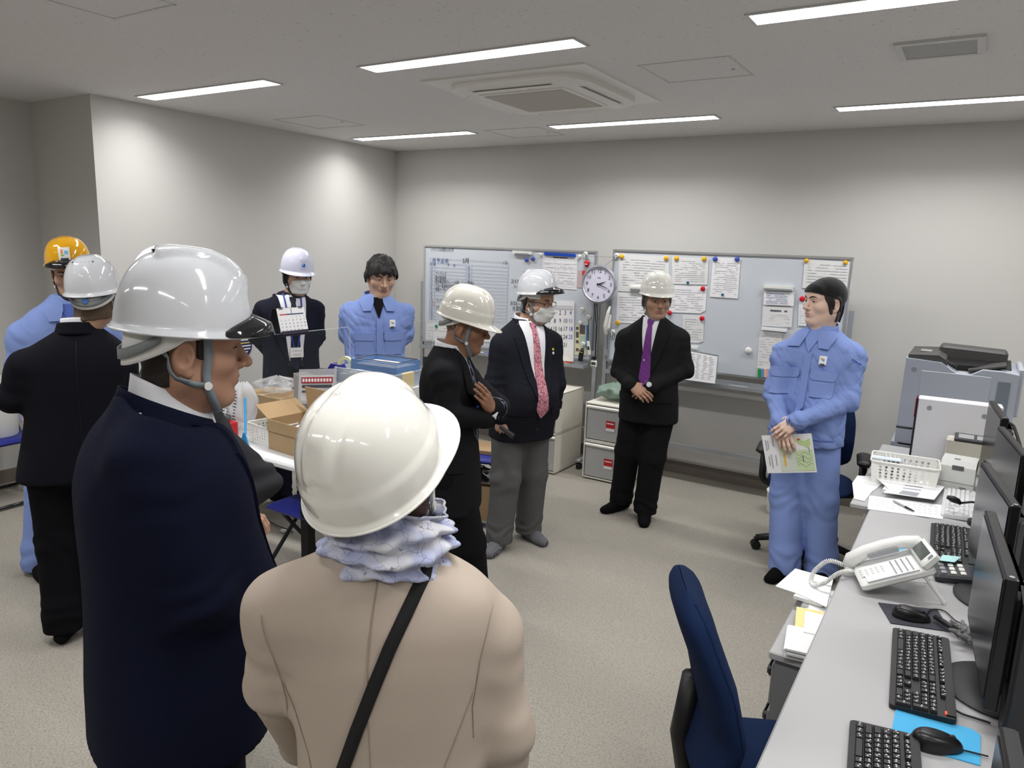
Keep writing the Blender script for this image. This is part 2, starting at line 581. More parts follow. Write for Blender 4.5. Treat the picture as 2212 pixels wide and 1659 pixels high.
def on_board(name, quad, m, label, cat, group=None, thick=.0012, lift=.001, tilt=0.0):
    """a thin sheet held against a board; quad holds photo pixels clockwise from top left"""
    pts = [WP(px, py, lift) for px, py in quad]
    o = np.mean(pts, axis=0)
    b = MB()
    b.sheet([p - o for p in pts], thick, (0, -1, 0))
    ob = b.build(name, m, loc=o, fix=True)
    tag(ob, label, cat, group)
    return ob, o

def text_lines(parent, o, quad, rows, m, lift=.0035, x0=.08, x1=.92, y0=.1, y1=.92, h=.28, dens=.75, name='print'):
    """rows of small dashes standing for fine print"""
    P = [WP(px, py, lift) - o for px, py in quad]
    b = MB()
    for r in range(rows):
        v = y0 + (y1 - y0) * (r + .5) / rows
        u = x0
        hh = (y1 - y0) / rows * h
        while u < x1:
            l = random.uniform(.02, .16)
            if random.random() < dens:
                q = []
                for uu, vv in ((u, v - hh), (min(u + l, x1), v - hh), (min(u + l, x1), v + hh), (u, v + hh)):
                    top = P[0] * (1 - uu) + P[1] * uu; bot = P[3] * (1 - uu) + P[2] * uu
                    q.append(top * (1 - vv) + bot * vv)
                b.add(q, [(3, 2, 1, 0)])
            u += l + .015
    if b.f: b.build(name, m, parent)['kind'] = 'stuff'

def rows_rules(parent, o, quad, us, vs, m, lift=.0033, wd=.0012, name='ruled_lines'):
    P = [WP(px, py, lift) - o for px, py in quad]
    q = lambda u, v: (P[0] * (1 - u) + P[1] * u) * (1 - v) + (P[3] * (1 - u) + P[2] * u) * v
    b = MB()
    for v, u0, u1 in vs:
        a, c = q(u0, v), q(u1, v)
        b.add([a - [0, 0, wd], c - [0, 0, wd], c + [0, 0, wd], a + [0, 0, wd]], [(0, 1, 2, 3)])
    for u, v0, v1 in us:
        a, c = q(u, v0), q(u, v1)
        b.add([a - [wd, 0, 0], a + [wd, 0, 0], c + [wd, 0, 0], c - [wd, 0, 0]], [(0, 1, 2, 3)])
    b.build(name, m, parent)

def wtext(mb, s, px, py, hpx, o, lift=.003, align='CENTER', sx=1.0):
    """lettering on the board plane, hpx = letter height in photo pixels"""
    p = WP(px, py, lift) - o
    size = hpx / FPX * np.dot(CAMR[2], WP(px, py, lift) - EYE) / .72
    write(mb, s, size, basis(p, (1, 0, 0), (0, 0, 1), (0, -1, 0)), align, sx)

# ruled schedule printed on the left board
Q = [(929, 558), (1098, 568), (1094, 696), (927, 690)]
o = np.array([-3.59, YW, 0.0])
rowv = [0, .075, .14] + [.14 + .86 * i / 15 for i in range(1, 16)]
rows_rules(bl, o, Q, [(u, .075 if 0 < u < 1 else 0, 1) for u in (0, .03, .065, .475, .515, .55, 1)], [(v, 0, 1) for v in rowv], mat('rule_line', (134, 144, 184), .6), name='schedule_ruling')
b = MB()
wtext(b, '月予定表', 933, 563, 8.2, o, align='LEFT')
wtext(b, '日', 931, 570.5, 5, o); wtext(b, '曜', 938, 571, 5, o); wtext(b, '予', 968, 573, 5, o); wtext(b, '定', 981, 573.5, 5, o)
for i in range(15):
    y = 558 + 132 * (.14 + .86 * (i + .5) / 15)
    wtext(b, str(i + 1), 931.5, y + 1, 4.6, o)
    if i < 5: wtext(b, str(i + 16), 1011.5, y - 2.5, 4.8, o)
b.build('schedule_lettering', INK_BLUE, bl)['kind'] = 'stuff'
b = MB()
wtext(b, '2月', 1006, 564, 9, o); wtext(b, '1号', 1091, 568.5, 6, o)
wtext(b, 'サンプリング', 941, 590.5, 6.0, o, align='LEFT', sx=.58)
wtext(b, '脱水機清掃', 940, 600, 7.2, o, align='LEFT', sx=.58)
wtext(b, '脱水機点検クレーン点検', 940, 608, 7.2, o, align='LEFT', sx=.58)
wtext(b, 'コンベア修理25', 996, 611, 6, o, align='LEFT', sx=.58)
wtext(b, 'フロー重油地点変更', 940, 617, 7, o, align='LEFT', sx=.58)
wtext(b, '検査ミーティング', 940, 625, 6.6, o, align='LEFT', sx=.58)
wtext(b, 'コンプレッサ', 941, 648, 6, o, align='LEFT', sx=.58)
wtext(b, 'ブロワ整備', 940, 664, 6.6, o, align='LEFT', sx=.58)
wtext(b, '2/13', 1112, 608, 8, o); wtext(b, '3-4', 1114, 619, 6, o)
wtext(b, '3/25~27', 1117, 656, 8, o); wtext(b, '水質監視', 1121, 668, 9, o, sx=.7)
wtext(b, 'シャッフル点検×2.10.1月', 930, 538.5, 7, o, align='LEFT', sx=.58)
b.build('hand_writing', INK_BLACK, bl)['kind'] = 'stuff'
b = MB(); rows_rules(bl, o, [(934, 652), (939.5, 652.3), (939.5, 659.2), (934, 659)], [(0, 0, 1), (1, 0, 1)], [(0, 0, 1), (1, 0, 1)], INK_RED, name='red_marker_frame')

# sheet in the plastic holder with the blue rail
Q = [(1172, 552), (1248, 556), (1246, 626), (1171, 621)]
ob, o = on_board('notice_sheet', Q, PAPER, 'white ruled notice sheet hanging under the blue rail', 'paper')
rows_rules(ob, o, Q, [(u, .1, .93) for u in (0.03, .37, .98)], [(v, .03, .98) for v in (.1, .22, .36, .5, .78, .86, .93)], INK_FAINT)
text_lines(ob, o, [(1195, 554), (1226, 555.5), (1226, 559.5), (1195, 558)], 1, INK, x0=0, x1=1, h=.4, dens=.95, name='heading')
text_lines(ob, o, [(1173, 560), (1199, 561), (1198, 617), (1172, 615)], 6, INK_FAINT, h=.16)
text_lines(ob, o, [(1201, 561), (1246, 564), (1244, 621), (1200, 618)], 8, INK_FAINT, h=.16)
ob, o = on_board('rail_holder', [(1177, 545), (1244, 549), (1244, 555), (1177, 551)], mat('rail_blue', (24, 74, 178), .4), 'blue plastic rail magnet holding the notice sheet', 'magnet', thick=.014)
ob, o = on_board('clip_bar', [(1109, 541), (1150, 543.5), (1150, 550), (1110, 548)], WHITE_PLASTIC, 'white clip bar magnet above two blue magnets', 'clip', thick=.02)
MB().box((0, -.0215, -.010), (.138, .004, .010)).build('grip', GREY_METAL, ob)

# large month calendar
Q = [(1174, 648), (1241, 651), (1239, 781), (1172, 776)]
ob, o = on_board('wall_calendar', Q, PAPER, 'large white month calendar with black red and blue numbers', 'calendar', lift=.006, thick=.004)
b = MB(); rows_rules(ob, o, [(1190, 658), (1238, 660), (1237, 670), (1190, 668)], [], [(.5, 0, 1)], mat('cal_grey', (205, 204, 210), .8), lift=.0125, wd=.016, name='heading_strip')
cols = [1148.5, 1160, 1171, 1182.5, 1197.5 - 4, 1209.5, 1220.5, 1231.5]
first = {4: 1, 5: 2, 6: 3, 7: 4}
bk, bb, rd = MB(), MB(), MB()
xs = [1166, 1177, 1188, 1198.5, 1210, 1221, 1232.5]
d = 1
for r in range(5):
    for c in range(7):
        if r == 0 and c < 3: continue
        if d > 31: break
        y = 676 + r * 17.4
        wtext(bb if c == 6 else (rd if c in (0,) or d == 1 else bk), str(d), xs[c], y, 9.6, o, lift=.0115, sx=.8)
        d += 1
wtext(bk, 'C H', 1212, 767, 4, o, lift=.0115)
for i, c in enumerate('火水木'):
    wtext(bk, c, xs[3 + i], 666.5, 3.2, o, lift=.0115)
bk.build('black_numbers', INK_BLACK, ob); bb.build('blue_numbers', mat('cal_blue', (36, 76, 190), .7), ob); rd.build('red_numbers', INK_RED, ob)

# yellow leaflet, strawberry, hooks and what hangs from them
ob, o = on_board('leaflet_sheet', [(1243, 702), (1268, 704), (1267, 768), (1241, 766)], mat('leaflet_yellow', (222, 222, 180), .7), 'pale yellow leaflet with small dark photos beside the calendar', 'leaflet')
for q in ((1247, 709), (1247, 720), (1247, 726), (1247, 738), (1247, 755), (1258, 755)):
    b = MB(); p = WP(*q, .004) - o; b.box(p, (.026, .001, .024)); b.build('printed_photo', mat('photo_dark', (98, 84, 92), .6), ob)
b = MB(); b.box(WP(1258, 712, .004) - o, (.05, .001, .075)); b.build('printed_photo', MATS['photo_dark'], ob)
b = MB(); b.box(WP(1258, 736, .004) - o, (.05, .001, .08)); b.build('printed_map', mat('photo_green', (186, 200, 178), .6), ob)
ob, o = on_board('file_edge', [(1267.5, 702), (1270, 702), (1269, 752), (1266.5, 752)], mat('file_blue', (74, 132, 190), .5), 'narrow blue file spine next to the yellow leaflet', 'file', thick=.012)
ob, o = on_board('photo_card', [(1249, 584), (1262, 585), (1260, 622), (1247, 621)], mat('photo_pink', (200, 176, 176), .5), 'faded picture card half behind the clock', 'card')
b = MB(); b.box(WP(1261, 590, .004) - o, (.03, .001, .04)); b.build('red_patch', INK_RED, ob)

b = MB()
b.grid(lambda u, v: ((.027 * math.sin(math.pi * min(v, .999)) ** .6 * (1.08 - .35 * (1 - v) ** 1.5)) * math.cos(2 * math.pi * u), -.010 - .5 * (.027 * math.sin(math.pi * min(v, .999)) ** .6) * max(0, math.sin(2 * math.pi * u)) * 1.4 , .034 * (2 * v - 1)), 20, 12, True)
p = WP(1269, 569, .0)
sb = b.build('strawberry_magnet', mat('strawberry', (196, 30, 36), .25), loc=p + np.array([0, -.001, 0]), smooth=True, fix=True)
tag(sb, 'red strawberry shaped magnet with white letters above the clock', 'magnet')
MB().cyl((0, -.01, .03), (.004, -.012, .043), .012, .002, 8).build('stalk', mat('stalk_green', (58, 120, 60), .5), sb)
b = MB(); [b.box((-.011 + .0072 * i, -.0285, -.006), (.0052, .002, .007)) for i in range(4)]; b.build('white_letters', PAPER, sb)

def magnet(px, py, rpx, m, label, group, hook=False):
    p = WP(px, py, 0)
    r = rpx / FPX * np.dot(CAMR[2], p - EYE)
    M_ = basis((0, 0, 0), (1, 0, 0), (0, 0, 1), (0, -1, 0))
    b = MB(M_).lathe([(0, .0), (r * .8, .0), (r, .004), (r * .97, .010), (r * .8, .013), (.0, .0135)], 20)
    o = b.build('hook_magnet' if hook else 'round_magnet', m, loc=p + np.array([0, -.0025, 0]), smooth=True, auto=R(50), fix=True)
    tag(o, label, 'magnet', group)
    if hook:
        MB(M_).lathe([(r * .55, .013), (r * .62, .019), (r * .45, .021), (r * .35, .014)], 16).build('rim', WHITE_PLASTIC, o, smooth=True)
        MB().tube([(0, -.016, -r * .5), (0, -.022, -r * 1.1), (0, -.028, -r * 1.35), (0, -.036, -r * 1.2), (0, -.036, -r * .9)], .0022, 6).build('hook', WHITE_PLASTIC, o)
    return o
YEL, BLU, RED, GRN, TEAL = (mat('mag_yellow', (232, 178, 22), .35), mat('mag_blue', (72, 86, 176), .35), mat('mag_red', (206, 24, 44), .35), mat('mag_green', (40, 140, 110), .4), mat('mag_teal', (20, 96, 130), .3))
for p, l in (((1138.5, 561.5), 'lower blue round magnet of the pair under the clip bar'), ((1152, 559), 'upper blue round magnet of the pair under the clip bar')):
    magnet(*p, 4.6, BLU, l, 'blue magnets on the schedule board')
magnet(943.5, 704, 3.6, GRN, 'green round magnet holding a small memo on the schedule board', None)
magnet(1056.5, 709.5, 2.6, RED, 'small red round magnet low on the schedule board', None)
for p, l in (((1344, 554), 'on the wide sheet beside the hook magnet'), ((1440, 557.5), 'on the wide sheet, away from the hook magnet'), ((1462, 558), 'on the sheet with a teal magnet, beside the wide sheet'), ((1521.5, 559), 'on the sheet with a teal magnet, beside the narrow sheet')):
    magnet(*p, 5.0, YEL, 'yellow round magnet ' + l, 'yellow magnets along the board top')
for p, l in (((1742.5, 563), 'inner corner'), ((1827, 567), 'frame-side corner')):
    magnet(*p, 4.6, YEL, 'yellow magnet on the %s of the sheet above the capped man' % l, 'yellow magnets by the capped man')
magnet(1335, 697, 5, YEL, 'yellow round magnet low on the left edge of the sheet-covered board', None)
for p, l in (((1545.5, 559.5), 'corner next to the yellow magnet'), ((1593, 560), 'corner next to the bare board')):
    magnet(*p, 5.4, BLU, 'blue round magnet on the narrow sheet, %s' % l, 'blue magnets on the narrow sheet')
for p, l in (((1519, 623.5), 'on the sheet with the curled foot'), ((1517, 687.5), 'on the lower sheet with the curled corner'), ((1447, 675.5), 'peeking out above the shoulder of the purple tie man')):
    magnet(*p, 5.3, RED, 'red round magnet ' + l, 'red magnets on pinned sheets')
magnet(1733.5, 645.5, 6, RED, 'red round magnet beside the face of the capped man', None)
for p, l in (((1486.5, 610.5), 'at the foot of the sheet with two yellow magnets'), ((1561.5, 636.5), 'at the foot of the narrow tall sheet')):
    magnet(*p, 2.8, TEAL, 'small dark teal magnet ' + l, 'small teal magnets')
magnet(1617, 757, 7, WHITE_PLASTIC, 'single white dome magnet on the bare part of the board', None)
for p, l in (((1168.5, 550), 'left of the blue rail'), ((1253, 554), 'right of the blue rail')):
    magnet(*p, 3.8, WHITE_PLASTIC, 'small white hook magnet ' + l, 'small hook magnets', True)
for p, l in (((1266, 549), 'holding the clock string on the schedule board'), ((1333, 552), 'holding the clock string on the sheet-covered board'), ((1259, 669), 'above the empty key ring, beside the calendar'), ((1272, 685), 'carrying the thin cord beside the calendar'), ((1261, 743), 'carrying the black remote'), ((1325, 717), 'carrying a small loop on the sheet-covered board')):
    magnet(*p, 5.4, WHITE_PLASTIC, 'white round hook magnet ' + l, 'white hook magnets', True)
magnet(1255, 697, 4.4, WHITE_PLASTIC, 'plain white round magnet above the yellow leaflet', None)

p = WP(1259, 678, .03); o = MB().tube([(.008 * math.cos(a), 0, .012 * math.sin(a) ) for a in np.linspace(0, 6.28, 16)[:-1]], .0012, 5, closed=True).build('key_ring', CHROME, loc=p); tag(o, 'thin chrome ring hanging from a hook magnet', 'ring')
p0 = WP(1272, 690, .035); p1 = WP(1270.5, 745, .03)
o = MB().tube([(0, 0, 0), (0, -.003, -.01), tuple(p1 - p0)], .003, 6).build('cord', BLACK_PLASTIC, loc=p0); tag(o, 'thin black cord hanging straight beside the calendar', 'cord')
p = WP(1255, 768, .045)
t = thing('remote_control', 'small black remote with two light dots hanging low from a hook magnet', 'remote', p)
MB(rotm(ry=R(8))).box((0, 0, 0), (.042, .018, .10), bev=.006).build('casing', BLACK_PLASTIC, t)
MB(rotm(ry=R(8))).cyl((-.008, -.009, .03), (-.008, -.011, .03), .004, n=10).cyl((.009, -.009, .03), (.009, -.011, .03), .004, n=10).build('buttons', WHITE_PLASTIC, t)
MB().tube([(.006, 0, .05), (.012, .012, .085)], .0015, 5).build('strap', BLACK_PLASTIC, t)
p = WP(1272, 752, .04)
t = thing('thermometer', 'white stick thermometer with dark display hanging beside the black remote', 'thermometer', p)
MB(rotm(ry=R(-10))).box((0, 0, 0), (.028, .014, .12), bev=.006).build('casing', WHITE_PLASTIC, t)
MB(rotm(ry=R(-10))).box((0, -.0075, .0), (.018, .001, .03)).build('display', DARK_PLASTIC, t)
p = WP(1325, 727, .03); o = MB().tube([(.010 * math.cos(a), 0, .03 * math.sin(a)) for a in np.linspace(0, 6.28, 18)[:-1]], .002, 5, closed=True).build('wire_loop', DARK_PLASTIC, loc=p); tag(o, 'small dark wire loop hanging on the sheet-covered board', 'loop')

# memo under the green magnet, small sheet by the old man's face
Q = [(922, 698), (972, 701), (971, 756), (920, 752)]
ob, o = on_board('memo_sheet', Q, PAPER2, 'small white memo under the green magnet', 'paper'); text_lines(ob, o, Q, 7, INK_FAINT, dens=.5, h=.12)
Q = [(1036, 700), (1068, 702), (1067, 740), (1035, 738)]
ob, o = on_board('memo_sheet', Q, PAPER2, 'white memo under the small red magnet behind the man in profile', 'paper'); text_lines(ob, o, Q, 5, INK_FAINT, dens=.5, h=.12)

# sheets on the right board
SH = [([(1338, 548), (1446, 555), (1444, 634), (1335, 629)], 12, 'wide printed sheet top left of the sheet-covered board'),
      ([(1334, 632), (1400, 634), (1398, 700), (1331, 697)], 10, 'printed sheet behind the left shoulder of the man with the purple tie'),
      ([(1452, 555), (1531, 558), (1528, 615), (1452, 613)], 11, 'printed sheet with two yellow magnets and a teal one'),
      ([(1440, 616), (1527, 620), (1524, 671), (1512, 677), (1440, 674)], 10, 'printed sheet with curled foot and one red magnet'),
      ([(1475, 680), (1521, 682), (1519, 737), (1508, 741), (1474, 738)], 9, 'lower printed sheet with curled corner and a red magnet'),
      ([(1541, 556), (1600, 559), (1594, 645), (1533, 641)], 16, 'narrow tall printed sheet with two blue magnets'),
      ([(1738, 560), (1841, 566), (1838, 628), (1733, 622)], 8, 'printed sheet in the right top corner of the sheet-covered board'),
      ([(1726, 648), (1752, 650), (1752, 705), (1724, 703)], 9, 'printed sheet beside the face of the capped man')]
for i, (Q, nr, lb) in enumerate(SH):
    ob, o = on_board('pinned_sheet', Q, PAPER if i % 2 else PAPER2, lb, 'paper', lift=.0012 + .0004 * i)
    q4 = [Q[0], Q[1], Q[2] if len(Q) == 4 else (Q[3][0], Q[3][1]), Q[-1]]
    if len(Q) == 5: q4 = [Q[0], Q[1], (Q[2][0], Q[3][1]), Q[4]]
    text_lines(ob, o, q4, nr, INK_FAINT, lift=.0045 + .0004 * i, dens=.72, h=.13)
# clip bars with hanging sheets
for Q, lb in (([(1363, 618), (1409, 620), (1409, 628), (1362, 626)], 'white clip bar beside the helmet of the man with the purple tie'), ([(1651, 617), (1714, 619), (1713, 628), (1651, 626)], 'white clip bar holding the folded sheets'), ([(1490, 748), (1508, 749), (1508, 757), (1490, 756)], 'short white clip bar low behind the purple tie man')):
    ob, o = on_board('clip_bar', Q, WHITE_PLASTIC, lb, 'clip', thick=.022)
    w = abs(WP(*Q[1])[0] - WP(*Q[0])[0])
    MB().box((0, -.0235, -.008), (w * .96, .004, .012)).build('grip', GREY_METAL, ob)
Q = [(1651, 629), (1716, 632), (1714, 661), (1649, 658)]
ob, o = on_board('folded_sheet', Q, PAPER, 'folded printed sheet under the white clip bar', 'paper', lift=.012)
text_lines(ob, o, Q, 6, INK_BLUE, lift=.0165, x1=.8, h=.12); 
Q = [(1648, 661), (1713, 664), (1710, 707), (1646, 703)]
ob, o = on_board('folded_sheet', Q, PAPER2, 'lower printed sheet hanging below the folded one', 'paper', lift=.006)
text_lines(ob, o, [(1664, 668), (1700, 670), (1700, 675), (1664, 673)], 1, INK, lift=.009, x0=0, x1=1, h=.4, dens=.95, name='heading'); text_lines(ob, o, Q, 6, INK_FAINT, lift=.0095, dens=.4, y0=.35, h=.1)
Q = [(1646, 706), (1701, 711), (1700, 717), (1646, 712)]
ob, o = on_board('paper_roll', Q, PAPER, 'rolled edge of a sheet below the folded sheets', 'paper', thick=.02)
Q = [(1641, 715), (1690, 718), (1686, 800), (1635, 795)]
ob, o = on_board('pinned_sheet', Q, PAPER2, 'grey ruled sheet half behind the blue sleeve of the capped man', 'paper'); text_lines(ob, o, Q, 12, INK_FAINT, dens=.6, h=.1)
# colour tabs
for i, (c, nm) in enumerate((((34, 150, 60), 'green'), ((90, 150, 205), 'blue'), ((236, 178, 160), 'pink'))):
    x = 1638 + i * 6.5
    ob, o = on_board('marker_tab', [(x, 797), (x + 6, 797.5), (x + 6, 815), (x, 814.5)], mat('tab_' + nm, c, .5), nm + ' plastic tab at the foot of the sheet-covered board', 'tab', thick=.015)

# document leaning on the tray
P = [AY(1473, 753, 5.44), AY(1552, 768, 5.44), AY(1546, 829, 5.40), AY(1466, 818, 5.40)]
o = (P[2] + P[3]) / 2
t = thing('document_stand', 'clear sheet holder with a printed form leaning on the board tray', 'document', o)
b = MB(); b.sheet([p - o for p in P], .004, (0, -1, .1)); b.build('form', PAPER, t, fix=True)
b = MB()
for r in range(14):
    v = .08 + .84 * r / 14
    for k in range(5):
        u0 = .08 + .17 * k + random.uniform(0, .04); u1 = u0 + random.uniform(.06, .13)
        qq = [(P[0] * (1 - u) + P[1] * u) * (1 - w) + (P[3] * (1 - u) + P[2] * u) * w - o + [0, -.0065, 0] for u, w in ((u0, v), (u1, v), (u1, v + .02), (u0, v + .02))]
        b.add(qq, [(3, 2, 1, 0)])
b.build('print', INK_FAINT, t)
b = MB(); b.tube([tuple(p - o + [0, -.004, 0]) for p in (P[3], P[0], P[1], P[2])], .004, 6); b.build('holder_rim', mat('holder_green', (120, 138, 132), .4), t)

# trays: eraser, pens, memo pad, cards
def on_tray(px, py, tray_z, yb):
    return AY(px, py, yb)
t = thing('board_eraser', 'grey flat board eraser lying on the tray behind the capped man', 'eraser', (-1.42, 5.49, .842))
MB().box((0, 0, .010), (.15, .045, .018), bev=.005).build('handle', mat('eraser_grey', (128, 136, 138), .5), t)
MB().box((0, 0, .002), (.145, .042, .006)).build('pad', DARK_PLASTIC, t)
def pen(x, y, z, ang, mcap, label, group=None):
    t = thing('marker_pen', label, 'pen', (x, y, z), ang, group)
    MB().cyl((-.05, 0, .008), (.06, 0, .008), .0075, n=12).build('barrel', WHITE_PLASTIC, t)
    MB().cyl((.05, 0, .008), (.10, 0, .008), .0085, .007, n=12).build('cap', mcap, t)
    return t
pen(-1.02, 5.49, .842, 0, mat('cap_red', (206, 30, 60), .4), 'white marker pen with red cap on the tray')
pen(-1.03, 5.515, .842, 3.3, mat('cap_violet', (84, 40, 150), .4), 'white marker pen with violet cap on the tray')
p = AZ(1032, 764, .852); pen(p[0], 5.49, .852, 0.05, mat('cap_blue', (48, 56, 190), .4), 'white marker pen with blue cap behind the man in profile')
t = thing('memo_pad', 'pale yellow memo pad on the tray under the calendar', 'memo pad', (-2.93, 5.49, .852), .1)
MB().box((0, 0, .008), (.12, .075, .016)).build('sheets', mat('memo_yellow', (232, 222, 160), .8), t)
MB(Matrix.Translation((.05, -.01, .02)) @ rotm(rz=.6)).cyl((-.05, 0, 0), (.05, 0, 0), .004, n=8).build('red_pen', INK_RED, t)
t = thing('digital_timer', 'white digital timer with black knob hanging at the corner of the tray', 'timer', AY(1283, 786, 5.40))
MB().box((0, 0, 0), (.052, .022, .062), bev=.008).build('casing', WHITE_PLASTIC, t)
MB().box((0, -.0115, .004), (.038, .001, .022)).build('display', mat('lcd', (58, 66, 66), .3), t)
MB().cyl((-.01, -.011, -.02), (-.01, -.014, -.02), .005, n=8).cyl((.01, -.011, -.02), (.01, -.014, -.02), .005, n=8).build('button', DARK_PLASTIC, t)
MB().lathe([(0, .075), (.014, .07), (.02, .055), (.014, .038), (.006, .03)], 14).build('knob', BLACK_PLASTIC, t, smooth=True)
# lanyard and cable bundle on the posts
o = MB().tube([AY(1284, 655, 5.44), AY(1287, 690, 5.44), AY(1289, 705, 5.44), AY(1291, 690, 5.44), AY(1289, 655, 5.44)], .004, 6).tube([AY(1289, 703, 5.44), AY(1287, 742, 5.44), AY(1286, 775, 5.42)], .006, 6).build('lanyard', BLACK_PLASTIC, origin=AY(1286, 655, 5.44)); tag(o, 'black lanyard cord hanging from the post below the clock', 'cord')
b = MB()
for i in range(4):
    dx = i * 1.6
    b.tube([AY(1317 + dx * .4, 662, 5.42), AY(1311 + dx, 675, 5.41), AY(1304 + dx * 1.3, 705, 5.41), AY(1307 + dx, 722, 5.42), AY(1313 + dx * .8, 708, 5.41), AY(1318 + dx * .4, 680, 5.41)], .0045, 6)
o = b.build('white_cable', WHITE_PLASTIC, origin=AY(1312, 662, 5.42)); tag(o, 'coil of white cable hanging from the post beside the clock', 'cable')

# ------------------------------------------------------------------ wall clock hung on a string between the boards
cc = AY(1294, 614, 5.44)
t = thing('wall_clock', 'round silver framed clock with black numbers hanging between the whiteboards', 'clock', cc)
MC = basis((0, 0, 0), (1, 0, 0), (0, 0, 1), (0, -1, 0))
MB(MC).lathe([(0, -.03), (.135, -.03), (.153, -.018), (.158, 0), (.154, .012), (.142, .016), (.136, .008)], 48).build('rim', mat('clock_silver', (188, 190, 200), .3, .7), t, smooth=True, auto=R(40))
MB(MC).lathe([(0, .004), (.138, .004)], 48).build('face', mat('clock_face', (224, 222, 240), .5), t)
b = MB(MC)
for i in range(1, 13):
    a = R(90 - 30 * i)
    write(b, str(i), .040, Matrix.Translation((.106 * math.cos(a), .106 * math.sin(a), .0055)))
b.build('numbers', INK_BLACK, t)['kind'] = 'stuff'
b = MB(MC)
for i in range(12):
    a = R(30 * i); b.cyl((.130 * math.cos(a), .130 * math.sin(a), .0045), (.130 * math.cos(a), .130 * math.sin(a), .0055), .0017, n=6)
b.box((0, .052, .005), (.026, .004, .001))
b.build('minute_marks', INK, t)
def hand(ang, l, w, z, nm):
    a = R(90 - ang); M_ = MC @ rotm(rz=a)
    MB(M_).add([(-.016, -w * .7, z), (l * .55, -w / 2, z), (l, 0, z), (l * .55, w / 2, z), (-.016, w * .7, z), (-.016, -w * .7, z + .001), (l * .55, -w / 2, z + .001), (l, 0, z + .001), (l * .55, w / 2, z + .001), (-.016, w * .7, z + .001)], [(0, 1, 2, 3, 4), (9, 8, 7, 6, 5)]).build(nm, INK_BLACK, t)
hand(69, .072, .008, .008, 'hour_hand'); hand(111, .108, .006, .0095, 'minute_hand')
MB(MC).cyl((0, 0, .005), (0, 0, .012), .005, n=10).build('hub', INK_BLACK, t)
b = MB()
for s, h in ((AY(1266, 549, 5.52), (-.07, 0, .13)), (AY(1333, 552, 5.52), (.04, 0, .145))):
    b.tube([tuple(s - cc), h], .0012, 5)
b.tube([tuple(AY(1266, 549, 5.52) - cc + [0, 0, -.015]), tuple(AY(1333, 552, 5.52) - cc + [0, 0, -.015])], .001, 5)
b.build('string', INK, t)
# ------------------------------------------------------------------ drawers under the boards
FROST = mat('frosted_plastic', (214, 216, 216), 0.35, alpha=0.55)
CREAM = mat('cream_plastic', (222, 218, 206), 0.45)
REDLAB = mat('label_red', (200, 36, 40), .6)
def drawer_tower(x, y, w, d, hs, label, lab=False, bodym=None, rotz=0.0):
    t = thing('storage_drawers', label, 'drawers', (x, y, 0), rotz)
    z = 0.012
    for k, h in enumerate(hs):
        f = MB()
        f.box((0, 0, z + .004), (w, d, .008)); f.box((0, 0, z + h - .006), (w, d, .012), bev=.003)
        for s in (-1, 1): f.box((s * (w / 2 - .005), 0, z + h / 2), (.010, d, h - .01))
        f.box((0, d / 2 - .005, z + h / 2), (w - .02, .008, h - .01))
        f.build('case', bodym or CREAM, t)
        dr = MB().box((0, -d / 2 + .012, z + h / 2), (w - .03, .006, h - .035), bev=.002).box((0, -.02, z + .02), (w - .04, d - .06, .006)).build('drawer', FROST, t)
        MB().box((0, -d / 2 - .002, z + h - .032), (w - .02, .026, .022), bev=.006).build('handle', WHITE_PLASTIC, dr)
        if lab:
            MB().box((w * .08, -d / 2 + .007, z + h * .45), (.075, .002, .085)).build('red_label', REDLAB, dr)
            MB().box((w * .08, -d / 2 + .0055, z + h * .45 - .028), (.073, .002, .025)).box((w * .08, -d / 2 + .0055, z + h * .45 + .022), (.06, .002, .008)).build('label_print', PAPER, dr)
        z += h
    return t
d1 = drawer_tower(-2.93, 5.31, .40, .46, (.33, .33), 'stack of two cream storage drawers under the schedule board')
d2 = drawer_tower(-2.33, 5.35, .38, .37, (.31, .31), 'white storage drawers with red labels under the sheet-covered board', True)
# what the drawers hold, seen through the fronts
b = MB()
for i in range(6): b.tube([(-.12 + .05 * i, -.1, .0), (-.08 + .05 * i, -.14, .03), (-.02 + .04 * i, -.12, .012), (.02 + .03 * i, -.08, .03)], .006, 6)
o = b.build('cable_bundle', BLACK_PLASTIC, loc=(-2.93, 5.31, .385)); tag(o, 'dark cables heaped inside the upper cream drawer', 'cables')
o = MB(rotm(rx=R(-72))).box((0, 0, .0), (.17, .24, .006)).build('document_case', PAPER, loc=(-2.96, 5.17, .155)); tag(o, 'white booklet standing inside the lower cream drawer', 'booklet')
b = MB()
for i in range(4): b.tube([(-.05, -.1, .0), (-.09 + .03 * i, -.14, .05), (.02, -.12, .02 + .02 * i), (.06, -.1, .05)], .005, 6)
o = b.build('cable_bundle', BLACK_PLASTIC, loc=(-2.33, 5.37, .365)); tag(o, 'thin grey cables inside the upper red-labelled drawer', 'cables')
